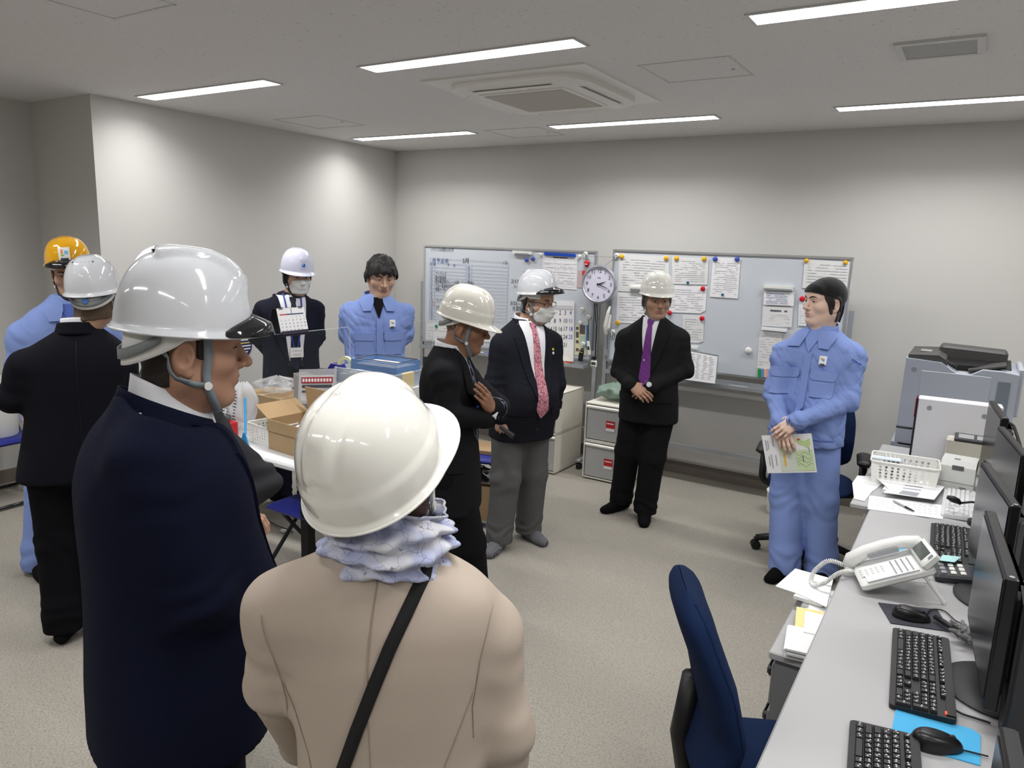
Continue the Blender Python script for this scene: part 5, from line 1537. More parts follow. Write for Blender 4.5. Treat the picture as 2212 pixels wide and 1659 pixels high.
# ------------------------------------------------------------------ distance fields -> continuous body and clothing meshes
class Field:
    def __init__(s, lo, hi, h):
        s.h = h; s.lo = np.array(lo, np.float32); n = np.ceil((np.array(hi) - s.lo) / h).astype(int) + 1
        s.ax = [(s.lo[i] + h * np.arange(n[i])).astype(np.float32) for i in range(3)]
        s.F = np.full(n, 1.0, np.float32)
    def blk(s, lo, hi, pad):
        sl = []
        for i in range(3):
            a = int(max(0, math.floor((lo[i] - pad - s.lo[i]) / s.h))); b = int(min(len(s.ax[i]), math.ceil((hi[i] + pad - s.lo[i]) / s.h) + 1))
            if b <= a: return None, None
            sl.append(slice(a, b))
        g = (s.ax[0][sl[0]][:, None, None], s.ax[1][sl[1]][None, :, None], s.ax[2][sl[2]][None, None, :])
        return tuple(sl), g
    def mix(s, d, sl, k, sub=False):
        a = s.F[sl]
        if sub:
            h = np.clip(.5 - .5 * (a + d) / k, 0, 1); s.F[sl] = a * (1 - h) - d * h + k * h * (1 - h)
        else:
            h = np.clip(.5 + .5 * (a - d) / k, 0, 1); s.F[sl] = a * (1 - h) + d * h - k * h * (1 - h)
    def cone(s, a, b, ra, rb, k=.02, sub=False, pad=.05, flat=None):
        a = np.array(a, float); b = np.array(b, float); rm = max(ra, rb)
        sl, g = s.blk(np.minimum(a, b) - rm, np.maximum(a, b) + rm, pad + k)
        if sl is None: return
        ba = b - a; L2 = max((ba ** 2).sum(), 1e-10)
        px, py, pz = g[0] - a[0], g[1] - a[1], g[2] - a[2]
        t = np.clip((px * ba[0] + py * ba[1] + pz * ba[2]) / L2, 0, 1)
        d = np.sqrt((px - t * ba[0]) ** 2 + (py - t * ba[1]) ** 2 + (pz - t * ba[2]) ** 2) - (ra + (rb - ra) * t)
        s.mix(d, sl, k, sub)
    def ell(s, c, r, k=.02, Rm=None, sub=False, pad=.05):
        c = np.array(c, float); r = np.array(r, float); rm = r.max() if Rm is not None else r
        sl, g = s.blk(c - rm, c + rm, pad + k)
        if sl is None: return
        p = [g[i] - c[i] for i in range(3)]
        if Rm is not None:
            p = [p[0] * Rm[0, i] + p[1] * Rm[1, i] + p[2] * Rm[2, i] for i in range(3)]
        k0 = np.sqrt((p[0] / r[0]) ** 2 + (p[1] / r[1]) ** 2 + (p[2] / r[2]) ** 2)
        k1 = np.sqrt((p[0] / r[0] ** 2) ** 2 + (p[1] / r[1] ** 2) ** 2 + (p[2] / r[2] ** 2) ** 2) + 1e-6
        s.mix(k0 * (k0 - 1) / k1, sl, k, sub)
    def loft(s, rings, right, fwd, k=.03, p=2.5, pad=.06, cut=.02):
        """rings: (z, cx, cy, rx, ry) from low to high"""
        A = np.array(rings, float); z = A[:, 0]
        zz = np.linspace(z[0], z[-1], 160)
        cols = [np.interp(zz, z, A[:, i]) for i in range(1, 5)]
        ker = np.ones(9) / 9
        cols = [np.convolve(np.pad(c, 4, 'edge'), ker, 'valid') for c in cols]
        rm = max(A[:, 3].max(), A[:, 4].max())
        lo = (A[:, 1].min() - rm, A[:, 2].min() - rm, z[0]); hi = (A[:, 1].max() + rm, A[:, 2].max() + rm, z[-1])
        sl, g = s.blk(lo, hi, pad)
        Z = g[2]; cx, cy, rx, ry = (np.interp(Z.ravel(), zz, c)[None, None, :] for c in cols)
        dx, dy = g[0] - cx, g[1] - cy
        X = (dx * right[0] + dy * right[1]); Y = (dx * fwd[0] + dy * fwd[1])
        q = ((np.abs(X) / rx) ** p + (np.abs(Y) / ry) ** p) ** (1 / p)
        rr = np.sqrt(X * X + Y * Y) + 1e-6
        d = (q - 1) * rr / (q + 1e-6)
        d = np.maximum(d, np.maximum(z[0] - Z, Z - z[-1]))
        s.mix(d.astype(np.float32), sl, k)
    def at(s, P):
        q = (np.asarray(P, np.float32) - s.lo) / s.h
        n = np.array(s.F.shape) - 2
        i = np.clip(np.floor(q).astype(int), 0, n); f = np.clip(q - i, 0, 1)
        out = 0
        for dx in (0, 1):
            for dy in (0, 1):
                for dz in (0, 1):
                    w = (f[..., 0] if dx else 1 - f[..., 0]) * (f[..., 1] if dy else 1 - f[..., 1]) * (f[..., 2] if dz else 1 - f[..., 2])
                    out = out + w * s.F[i[..., 0] + dx, i[..., 1] + dy, i[..., 2] + dz]
        return out
    def hit(s, P, d, maxd=.6):
        """march from P along d to the surface"""
        P = np.array(P, float); d = np.array(d, float); d /= np.linalg.norm(d)
        t = np.zeros(P.shape[:-1]); alive = np.ones_like(t, bool)
        for _ in range(140):
            v = s.at(P + t[..., None] * d)
            alive &= (v > 0.0004) & (t < maxd)
            t = np.where(alive, t + np.clip(v * .8, .0005, .008), t)
            if not alive.any(): break
        return P + t[..., None] * d, t < maxd
    def grad(s, P):
        e = s.h
        g = np.stack([s.at(P + np.eye(3)[i] * e) - s.at(P - np.eye(3)[i] * e) for i in range(3)], -1)
        return g / (np.linalg.norm(g, axis=-1, keepdims=True) + 1e-9)
    def snap(s, P, off):
        P = np.array(P, float)
        for _ in range(8):
            v = s.at(P); P = P - s.grad(P) * np.clip(v - off, -.01, .01)[..., None]
        return P
    def mesh(s):
        F = s.F; h = s.h
        S_ = F < 0
        nx, ny, nz = F.shape
        cnt = np.zeros((nx - 1, ny - 1, nz - 1), np.int8)
        for dx in (0, 1):
            for dy in (0, 1):
                for dz in (0, 1):
                    cnt += S_[dx:nx - 1 + dx, dy:ny - 1 + dy, dz:nz - 1 + dz]
        cells = np.argwhere((cnt > 0) & (cnt < 8))
        idx = -np.ones(cnt.shape, np.int32); idx[tuple(cells.T)] = np.arange(len(cells))
        acc = np.zeros((len(cells), 3)); num = np.zeros(len(cells))
        cor = [(0, 0, 0), (1, 0, 0), (0, 1, 0), (1, 1, 0), (0, 0, 1), (1, 0, 1), (0, 1, 1), (1, 1, 1)]
        V = [F[cells[:, 0] + c[0], cells[:, 1] + c[1], cells[:, 2] + c[2]] for c in cor]
        for a in range(8):
            for ax in range(3):
                if cor[a][ax]: continue
                b = cor.index(tuple(cor[a][i] + (1 if i == ax else 0) for i in range(3)))
                m = (V[a] < 0) != (V[b] < 0)
                t = V[a] / (V[a] - V[b] + 1e-12)
                p = np.array(cor[a], float)[None, :].repeat(len(cells), 0); p[:, ax] = t
                acc[m] += p[m]; num[m] += 1
        verts = s.lo + h * (cells + acc / num[:, None])
        faces = []
        for ax in range(3):
            o1, o2 = [(1, 2), (2, 0), (0, 1)][ax]
            a = S_; sl0 = [slice(None)] * 3; sl1 = [slice(None)] * 3
            sl0[ax] = slice(0, -1); sl1[ax] = slice(1, None)
            e = np.argwhere(S_[tuple(sl0)] != S_[tuple(sl1)])
            e = e[(e[:, o1] > 0) & (e[:, o2] > 0) & (e[:, o1] < F.shape[o1] - 1) & (e[:, o2] < F.shape[o2] - 1)]
            def I(d1, d2):
                c = e.copy(); c[:, o1] -= d1; c[:, o2] -= d2
                return idx[c[:, 0], c[:, 1], c[:, 2]]
            q = np.stack([I(0, 0), I(1, 0), I(1, 1), I(0, 1)], 1)
            ins = S_[e[:, 0], e[:, 1], e[:, 2]]
            q[~ins] = q[~ins][:, ::-1]
            faces.append(q)
        return verts, np.concatenate(faces)

def smooth_verts(v, f, n=1, lam=.5):
    e = np.concatenate([f[:, [0, 1]], f[:, [1, 2]], f[:, [2, 3]], f[:, [3, 0]]])
    for _ in range(n):
        s = np.zeros_like(v); c = np.zeros(len(v))
        for ax in range(3):
            s[:, ax] = np.bincount(e[:, 0], v[e[:, 1], ax], len(v)) + np.bincount(e[:, 1], v[e[:, 0], ax], len(v))
        c = np.bincount(e[:, 0], minlength=len(v)) + np.bincount(e[:, 1], minlength=len(v))
        v = v + lam * (s / np.maximum(c, 1)[:, None] - v)
    return v
def vert_normals(v, f):
    n = np.cross(v[f[:, 2]] - v[f[:, 0]], v[f[:, 3]] - v[f[:, 1]])
    out = np.zeros_like(v)
    for k in range(4):
        for ax in range(3): out[:, ax] += np.bincount(f[:, k], n[:, ax], len(v))
    return out / (np.linalg.norm(out, axis=1, keepdims=True) + 1e-12)
_LAT = np.random.RandomState(7).rand(32, 32, 32).astype(np.float32)
def noise3(p):
    i = np.floor(p).astype(int); f = p - i; f = f * f * (3 - 2 * f); i = i % 32; j = (i + 1) % 32
    o = 0
    for a in (0, 1):
        for b in (0, 1):
            for c in (0, 1):
                w = (f[:, 0] if a else 1 - f[:, 0]) * (f[:, 1] if b else 1 - f[:, 1]) * (f[:, 2] if c else 1 - f[:, 2])
                o = o + w * _LAT[(j if a else i)[:, 0], (j if b else i)[:, 1], (j if c else i)[:, 2]]
    return o - .5
def np_object(name, v, f, m, parent, smooth=True, mi=None):
    me = bpy.data.meshes.new(name)
    f = np.asarray(f)
    me.vertices.add(len(v)); me.vertices.foreach_set('co', np.asarray(v, np.float32).ravel())
    me.loops.add(f.size); me.loops.foreach_set('vertex_index', f.ravel().astype(np.int32))
    me.polygons.add(len(f)); me.polygons.foreach_set('loop_start', np.arange(0, f.size, f.shape[1], dtype=np.int32))
    me.polygons.foreach_set('loop_total', np.full(len(f), f.shape[1], np.int32))
    for q in (m if isinstance(m, (list, tuple)) else [m]): me.materials.append(q)
    if mi is not None: me.polygons.foreach_set('material_index', np.asarray(mi, np.int32))
    if smooth: me.polygons.foreach_set('use_smooth', np.ones(len(f), bool))
    me.update(calc_edges=True); me.validate()
    return link_mesh(name, me, parent)

# ------------------------------------------------------------------ materials for people
def skin(name, rgb): return mat(name, rgb, .5, bump=.10, bscale=350, vary=.05, vscale=30, spec=.35)
def cloth(name, rgb, rough=.9, bump=.25, bscale=700, sheen=0): return mat(name, rgb, rough, bump=bump, bscale=bscale, spec=.12)
SHIRT = cloth('shirt_white', (232, 233, 238), .8, .1)
WORK = cloth('work_blue', (128, 149, 205), .8, .12, 500)
WORK_D = cloth('work_blue_dark', (84, 104, 176), .8, .12, 500)
BLACKHAIR = mat('hair_black', (16, 13, 13), .42, bump=.7, bscale=260)
BROWNHAIR = mat('hair_brown', (58, 32, 26), .45, bump=.7, bscale=260)
SOCK = cloth('sock_black', (14, 14, 15), .9)
EYEWHITE = mat('eye_white', (206, 200, 194), .3)
IRIS = mat('eye_dark', (22, 15, 12), .2)
BROW = mat('brow_dark', (30, 22, 20), .8)
STRAP = mat('strap_grey', (120, 130, 138), .7)
LINER = mat('liner_white', (232, 232, 230), .9)
MASKM = mat('mask_white', (226, 228, 226), .85)
VISOR = mat('visor_smoke', (26, 28, 32), .08, alpha=.86, spec=.9)
HARN = mat('harness_grey', (128, 134, 136), .5)

class Person:
    def __init__(s, label, xy, H, rel, group=None):
        s.xy = np.array([xy[0], xy[1], 0.0]); s.H = H
        s.root = thing('person', label, 'person', s.xy, 0, group)
        d = s.xy[:2] / np.linalg.norm(s.xy[:2]); s.view = d; s.dist = np.linalg.norm(s.xy[:2])
        s.vr = np.array([d[1], -d[0]])                      # viewer's right
        s.setrel(rel)
    def dirrel(s, rel):
        a = R(rel); return -s.view * math.cos(a) + s.vr * math.sin(a)
    def setrel(s, rel):
        f = s.dirrel(rel); s.f = f; s.r = np.array([f[1], -f[0]])
        s.f3 = np.array([*f, 0]); s.r3 = np.array([*s.r, 0])
    def J(s, px, py, off=0.0):
        """photo pixel -> place near this person, off metres nearer to the viewer"""
        d = ray(px, py); t = (s.dist - off) / (d[:2] @ s.view)
        return EYE + d * t - s.xy
    def B(s, lat, fwd, z):
        return s.r3 * lat + s.f3 * fwd + np.array([0, 0, z])
    # ---- garments
    def torso_rings(s, sh, hp, hem, bw=1.0, bd=1.0, belly=0.0, prof=None):
        H = s.H
        prof = prof or [(.862, .056, .058), (.848, .078, .068), (.832, .108, .082), (.812, .152, .098), (.785, .183, .114), (.75, .196, .125), (.70, .190, .126), (.65, .183, .124), (.60, .182, .126), (.55, .187, .130), (.50, .194, .135), (.44, .198, .138), (.36, .205, .142)]
        zs = .80 * H; zh = .52 * H
        out = []
        sh, hp = np.array(sh), np.array(hp)
        for fz, rx, ry in prof:
            z = fz * H
            t = (z - zh) / (zs - zh); t = min(max(t, -.3), 1.15)
            c = hp + (sh - hp) * t
            bl = belly * math.exp(-((fz - .58) / .09) ** 2)
            out.append((z, c[0] + s.f[0] * bl * .5, c[1] + s.f[1] * bl * .5, rx * H / 1.7 * bw, ry * H / 1.7 * bd + bl * .5))
        zhem = hem
        A = np.array(out[::-1])
        keep = A[A[:, 0] > zhem + .005]
        low = [zhem] + [np.interp(zhem, A[:, 0], A[:, i]) for i in range(1, 5)]
        return [tuple(low)] + [tuple(r) for r in keep]
    def garment(s, name, F, m, amp=.003, freq=9.0, seed=0, extra=None, stretch=(1, 1, .55), sm=2, fine=0.0):
        v, f = F.mesh()
        v = smooth_verts(v, f, sm)
        n = vert_normals(v, f)
        q = v * np.array(stretch) * freq + seed * 5.17
        d = amp * 2 * noise3(q) + amp * .9 * noise3(q * 2.3 + 3.3)
        if fine:
            w_ = noise3(v * 5.0 + seed) * 2.2
            for k_, dr in enumerate(((.9, .5, .7), (-.6, .8, -.9))):
                t_ = v @ np.array(dr)
                rg = 1 - np.abs(2 * noise3(np.stack([t_ * 34 + w_, v[:, 0] * 7 + v[:, 2] * 5 + 3 * k_, v[:, 1] * 7 - v[:, 2] * 4], 1) + seed * 3.1 + 11 * k_))
                d = d - fine * .85 * np.clip(rg, 0, 1) ** 5
        if extra is not None: d = d + extra(v)
        v = v + n * d[:, None]
        return np_object(name, v, f, m, s.root)

    def build_patch(s, name, F, Lp, Rp, m, off, parent=None, frm=None, nu=8, nv=18, skirt=.008, start=.45, dirv=None):
        """cloth piece laid on a garment: edges Lp and Rp as (lateral, z) seen along the body's front"""
        fr = s.f3 if dirv is None else np.array(dirv); lt = s.r3 if frm is None else np.array(frm)
        def res(P):
            P = np.array(P, float); t = np.linspace(0, 1, len(P)); tt = np.linspace(0, 1, nv)
            return np.stack([np.interp(tt, t, P[:, 0]), np.interp(tt, t, P[:, 1])], 1)
        Lq, Rq = res(Lp), res(Rp)
        u = np.linspace(0, 1, nu)[None, :, None]
        G = Lq[:, None, :] * (1 - u) + Rq[:, None, :] * u
        P = G[..., 0:1] * lt + np.array([0, 0, 1.0]) * G[..., 1:2] + fr * start
        Q, ok = F.hit(P, -fr, maxd=start + .35)
        for _ in range(7):
            if ok.all(): break
            cen = P.mean(1, keepdims=True); P = np.where(ok[..., None], P, P * .82 + cen * .18)
            Q2, ok2 = F.hit(P, -fr, maxd=start + .35); Q = np.where(ok[..., None], Q, Q2); ok = ok | ok2
        Q = np.where(ok[..., None], Q, P - fr * start)
        dq = Q @ fr; md = np.median(dq, axis=1, keepdims=True)
        Q = Q + fr * (np.clip(dq, md - .055, md + .045) - dq)[..., None]
        n = F.grad(Q)
        n = n * .5 + fr * .5
        top = Q + n * off
        bot = Q - fr * skirt
        nvv = nv * nu
        V = np.concatenate([top.reshape(-1, 3), bot.reshape(-1, 3)])
        idx = np.arange(nvv).reshape(nv, nu)
        f = np.stack([idx[:-1, :-1], idx[:-1, 1:], idx[1:, 1:], idx[1:, :-1]], -1).reshape(-1, 4).tolist()
        ring = list(idx[0, :]) + list(idx[1:, -1]) + list(idx[-1, -2::-1]) + list(idx[-2:0:-1, 0])
        for a, b in zip(ring, ring[1:] + ring[:1]):
            f.append([b, a, a + nvv, b + nvv])
        o = np_object(name, V, np.array(f), m, parent or s.root); o.data.set_sharp_from_angle(angle=R(38)); return o
    def spot(s, F, lat, z, dirv=None, frm=None, start=.45):
        fr = s.f3 if dirv is None else np.array(dirv); lt = s.r3 if frm is None else np.array(frm)
        Q, ok = F.hit((lt * lat + np.array([0, 0, z]) + fr * start)[None], -fr, start + .35)
        return Q[0], F.grad(Q)[0]
    def button(s, F, lat, z, r, m, name='button', dirv=None, th=.004):
        q, n = s.spot(F, lat, z, dirv)
        return MB().cyl(tuple(q - n * .002), tuple(q + n * th), r, n=10).build(name, m, s.root)

def arm_field(F, sh, el, wr, r=(.062, .05, .042), k=.035):
    F.cone(sh, el, r[0], r[1], k); F.cone(el, wr, r[1], r[2], .02)

def hand_mesh(wrist, dirv, dorsal, side=1, curl=(.5, .6, .4), spread=.10, thumb=.5, scale=1.0, thumb_curl=.4, h=.0028):
    """one hand with palm, four unequal bent fingers and a thumb; side=1 right hand, -1 left"""
    y = np.array(dirv, float); y /= np.linalg.norm(y)
    z = np.array(dorsal, float); z -= y * (z @ y); z /= np.linalg.norm(z)
    x = np.cross(y, z)
    F = Field((-.075, -.07, -.11), (.075, .21, .06), h)
    sx = -side      # thumb side
    kn = [(.030, .088, .000), (.010, .094, .003), (-.010, .090, .001), (-.028, .080, -.003)]
    ln = [.070, .078, .072, .056]; rd = [.0088, .009, .0086, .0075]
    F.cone((0, -.016, 0), (0, .01, 0), .020, .024, .01)
    for (kx, ky, kz), r in zip(kn, rd):
        F.cone((kx * .55 * sx, .012, 0), (kx * sx, ky, kz), .0145, .0105, .012)
    F.ell((0, .05, -.006), (.036, .045, .013), .012)
    for i, ((kx, ky, kz), L, r) in enumerate(zip(kn, ln, rd)):
        p = np.array([kx * sx, ky, kz]); a = 0.0; dirx = math.tan(spread * (kx / .03)) * sx
        cu = curl if not isinstance(curl[0], (tuple, list)) else curl[i]
        for j, (fr, c) in enumerate(zip((.45, .30, .25), cu)):
            a += c
            d = np.array([dirx * math.cos(a), math.cos(a), -math.sin(a)]); d /= np.linalg.norm(d)
            q = p + d * L * fr * 1.15
            F.cone(p, q, r * (1.05 - .08 * j), r * (.97 - .08 * j), .004, pad=.02)
            p = q
    p0 = np.array([.020 * sx, .018, -.006]); d = np.array([.80 * sx * thumb + .2 * sx, .75, -.35])
    d /= np.linalg.norm(d); p1 = p0 + d * .042
    d2 = np.array([d[0] * (1 - thumb_curl), d[1] + .2, d[2] - thumb_curl * .4]); d2 /= np.linalg.norm(d2); p2 = p1 + d2 * .032
    d3 = np.array([d2[0] * .7, d2[1], d2[2] - thumb_curl * .3]); d3 /= np.linalg.norm(d3); p3 = p2 + d3 * .022
    F.cone(p0, p1, .017, .0125, .01); F.cone(p1, p2, .0115, .0105, .004, pad=.02); F.cone(p2, p3, .0105, .0082, .004, pad=.02)
    v, f = F.mesh()
    v = smooth_verts(v, f, 1) * scale
    M_ = np.stack([x, y, z], 1)
    V = v @ M_.T + np.array(wrist)
    if np.linalg.det(M_) < 0: f = f[:, ::-1]
    return V, f

def rot3(yawdir, pitch, roll):
    """head frame columns: right, forward, up; pitch>0 looks down, roll>0 tips to own right"""
    f = np.array([yawdir[0], yawdir[1], 0.0]); r = np.array([f[1], -f[0], 0.0]); u = np.array([0, 0, 1.0])
    c, s_ = math.cos(R(pitch)), math.sin(R(pitch))
    f, u = f * c - u * s_, u * c + f * s_
    c, s_ = math.cos(R(roll)), math.sin(R(roll))
    r, u = r * c - u * s_, u * c + r * s_
    return np.stack([r, f, u], 1)

def head_field(neck, h=.003, w=1.0, mouth=0.0, age=0.0, nose=1.0, jaw=1.0):
    F = Field((-.105, -.135, -.25), (.105, .145, .135), h)
    F.ell((0, -.014, .038), (.077 * w, .096, .084), .02)
    F.ell((0, .022, -.028), (.068 * w, .068, .088), .03)
    for s_ in (-1, 1):
        F.cone((s_ * .050 * w, -.008, -.058), (s_ * .020, .052, -.097 - .004 * jaw), .026 * jaw, .021 * jaw, .03)
        F.ell((s_ * .046 * w, .050, -.026), (.025, .030, .024), .02)
        F.cone((s_ * .014, .083, .019), (s_ * .046 * w, .068, .019), .012, .010, .014)
    F.ell((0, .064, -.102), (.023 * jaw, .021, .018), .02)
    F.ell((0, .066, .045), (.050, .026, .035), .03)
    for s_ in (-1, 1):
        F.ell((s_ * .031, .096, .001), (.020, .014, .011), .010, sub=True)
        F.ell((s_ * .031, .0735, .0), (.0150, .0130, .0118), .003)
    F.cone((0, .086, .012), (0, .104 + .004 * nose, -.030), .0065, .0105, .010)
    F.ell((0, .104 + .006 * nose, -.034), (.0110, .0105, .0095), .008)
    for s_ in (-1, 1): F.ell((s_ * .0135, .095, -.037), (.0080, .011, .0075), .006)
    for s_ in (-1, 1): F.ell((s_ * .0065, .1015, -.0445), (.0032, .005, .003), .003, sub=True)
    F.ell((0, .080, -.062), (.027, .013, .021), .014)
    F.ell((0, .0875, -.0590 + mouth * .3), (.020, .0058, .0042), .005)
    F.ell((0, .0860, -.0698 - mouth), (.0175, .0060, .0048), .005)
    F.cone((-.021, .0925, -.0643 - mouth * .4), (.021, .0925, -.0643 - mouth * .4), .0016 + mouth * .35, .0016 + mouth * .35, .003, sub=True)
    F.ell((0, .092, -.083), (.016, .006, .004), .008, sub=True)
    if age:
        for s_ in (-1, 1):
            F.cone((s_ * .019, .098, -.038), (s_ * .032, .084, -.070), .0022 * age, .0015 * age, .006, sub=True)
            F.cone((s_ * .022, .0865, -.014), (s_ * .042, .080, -.012), .0016 * age, .0012 * age, .004, sub=True)
    a = R(12)
    for s_ in (-1, 1):
        Rm = rot3((math.sin(s_ * .35), math.cos(s_ * .35)), 12, 0)
        F.ell((s_ * .080 * w, -.016, -.010), (.0085, .021, .034), .006, Rm=Rm)
        F.ell((s_ * .088 * w, -.013, -.006), (.008, .012, .021), .004, Rm=Rm, sub=True)
        F.ell((s_ * .081 * w, -.004, -.012), (.006, .006, .008), .004)
        F.ell((s_ * .080 * w, -.008, -.040), (.006, .009, .010), .005)
    nb = np.array(neck, float)
    F.cone((0, -.028, -.060), nb, .054, .058, .03)
    F.cone((0, .012, -.075), nb + [0, .025, .02], .040, .045, .03)
    return F

class Head:
    """head-local work: x right, y face, z up"""
    def __init__(s, P, c, rel, pitch=0, roll=0, scale=1.0, skinm=None, h=.003, neck=None, eyes='open', brow=True, lips=(150, 92, 84), **kw):
        s.P, s.c, s.k = P, np.array(c), scale
        s.M = rot3(P.dirrel(rel), pitch, roll)
        nk = np.array(neck) if neck is not None else s.c + np.array([0, 0, -.2])
        nb = s.M.T @ (nk - s.c) / scale
        s.F = head_field(nb, h, **kw)
        v, f = s.F.mesh(); v = smooth_verts(v, f, 1, .4)
        s.parts = [(v, f, 0)]
        s.mats = [skinm]
        if brow: s.face(eyes, lips)
    def addpatch(s, Lp, Rp, m, off=.0007, nu=7, nv=8, d=(0, 1, 0), lat=(1, 0, 0), start=.2):
        d, lat = np.array(d, float), np.array(lat, float)
        rs = lambda P: np.stack([np.interp(np.linspace(0, 1, nv), np.linspace(0, 1, len(P)), np.array(P, float)[:, i]) for i in (0, 1)], 1)
        L, R_ = rs(Lp), rs(Rp); u = np.linspace(0, 1, nu)[None, :, None]
        G = L[:, None] * (1 - u) + R_[:, None] * u
        Q, ok = s.F.hit(G[..., :1] * lat + G[..., 1:] * np.array([0, 0, 1.0]) + d * start, -d, start + .1)
        V = (Q + d * off).reshape(-1, 3); idx = np.arange(nu * nv).reshape(nv, nu)
        f = np.stack([idx[:-1, :-1], idx[:-1, 1:], idx[1:, 1:], idx[1:, :-1]], -1).reshape(-1, 4)
        if m not in s.mats: s.mats.append(m)
        s.parts.append((V, f, s.mats.index(m)))
    def face(s, eyes, lips):
        LIP = mat('lip_%d_%d' % (lips[0], lips[1]), lips, .45)
        for q in (-1, 1):
            op = {'open': 1.0, 'down': .45, 'narrow': .6}[eyes]
            X = lambda a: q * a
            s.addpatch([(X(.017), -.001), (X(.024), .0052 * op), (X(.034), .0058 * op), (X(.045), .0015)], [(X(.017), -.002), (X(.024), -.0045 * op), (X(.034), -.0048 * op), (X(.045), .0005)], EYEWHITE, .0006, 5, 12)
            s.addpatch([(X(.0255), .0050 * op), (X(.031), .0058 * op), (X(.0365), .0052 * op)], [(X(.0255), -.0042 * op), (X(.031), -.0052 * op), (X(.0365), -.0044 * op)], IRIS, .0011, 5, 8)
            s.addpatch([(X(.015), .000), (X(.024), .0068 * op), (X(.034), .0074 * op), (X(.047), .0022)], [(X(.016), -.0012), (X(.024), .0044 * op), (X(.034), .0050 * op), (X(.046), .0004)], BROW, .0013, 3, 12)
            s.addpatch([(X(.013), .0225), (X(.028), .0285), (X(.040), .0275), (X(.050), .0205)], [(X(.013), .0165), (X(.028), .0215), (X(.040), .0225), (X(.050), .0190)], BROW, .0010, 3, 12)
        s.addpatch([(-.022, -.0650), (-.009, -.0580), (0, -.0592), (.009, -.0580), (.022, -.0650)], [(-.022, -.0658), (-.010, -.0645), (0, -.0645), (.010, -.0645), (.022, -.0658)], LIP, .0004, 4, 16)
        s.addpatch([(-.020, -.0665), (-.010, -.0655), (0, -.0655), (.010, -.0655), (.020, -.0665)], [(-.019, -.0668), (-.010, -.0735), (0, -.0750), (.010, -.0735), (.019, -.0668)], LIP, .0004, 4, 16)
    def W(s, v):
        return (np.asarray(v) * s.k) @ s.M.T + s.c
    def obj(s, mb, name, m, parent, smooth=True, thick=0.0, auto=None):
        """MB built in head-local space -> object"""
        M4 = Matrix.Identity(4)
        for i in range(3):
            for j in range(3): M4[i][j] = s.M[i, j] * s.k
            M4[i][3] = s.c[i]
        mb.v = [tuple(M4 @ Vector(p)) for p in mb.v]
        return mb.build(name, m, parent, smooth=smooth, thick=thick, auto=auto)
    def hair(s, region, off=.010, noise=.004, m=None, name='hair', freq=60, vals=None):
        g = np.meshgrid(*s.F.ax, indexing='ij')
        X, Y, Z = g
        keep = s.F.F.copy()
        G = Field(s.F.lo, s.F.lo + s.F.h * (np.array(s.F.F.shape) - 1), s.F.h)
        G.F = np.maximum(keep - off, region(X, Y, Z)).astype(np.float32)
        G.F[0] = G.F[-1] = 1; G.F[:, 0] = G.F[:, -1] = 1; G.F[:, :, 0] = G.F[:, :, -1] = 1
        v, f = G.mesh(); v = smooth_verts(v, f, 1)
        n = vert_normals(v, f)
        v = v + n * (noise * 2 * noise3(v * np.array([freq, freq, freq * .25])))[:, None]
        return np_object(name, s.W(v), f, m or BLACKHAIR, s.P.root)
    def strap(s, pts, width, m, parent, name, off=.0035, thick=.002, n=14):
        P = [Vector(p) for p in pts]; P = arcpts(P, .03, 4)
        A = np.array([tuple(p) for p in P]); A = s.F.snap(A, off)
        nr = s.F.grad(A)
        return s.obj(MB().ribbon([tuple(a) for a in A], width, thick, [tuple(q) for q in nr]), name, m, parent)

def finish_body(P, head, hands, inner, extra_mats=()):
    """head, hands and the body inside the clothes as ONE mesh"""
    V, Fc, MI, off = [], [], [], 0
    for v, f, mi in head.parts:
        V.append(head.W(v)); Fc.append(f + off); MI.append(np.full(len(f), mi)); off += len(v)
    for v, f in hands + inner:
        V.append(v); Fc.append(np.asarray(f) + off); MI.append(np.zeros(len(f), int)); off += len(v)
    return np_object('body', np.concatenate(V), np.concatenate(Fc), head.mats, P.root, mi=np.concatenate(MI))

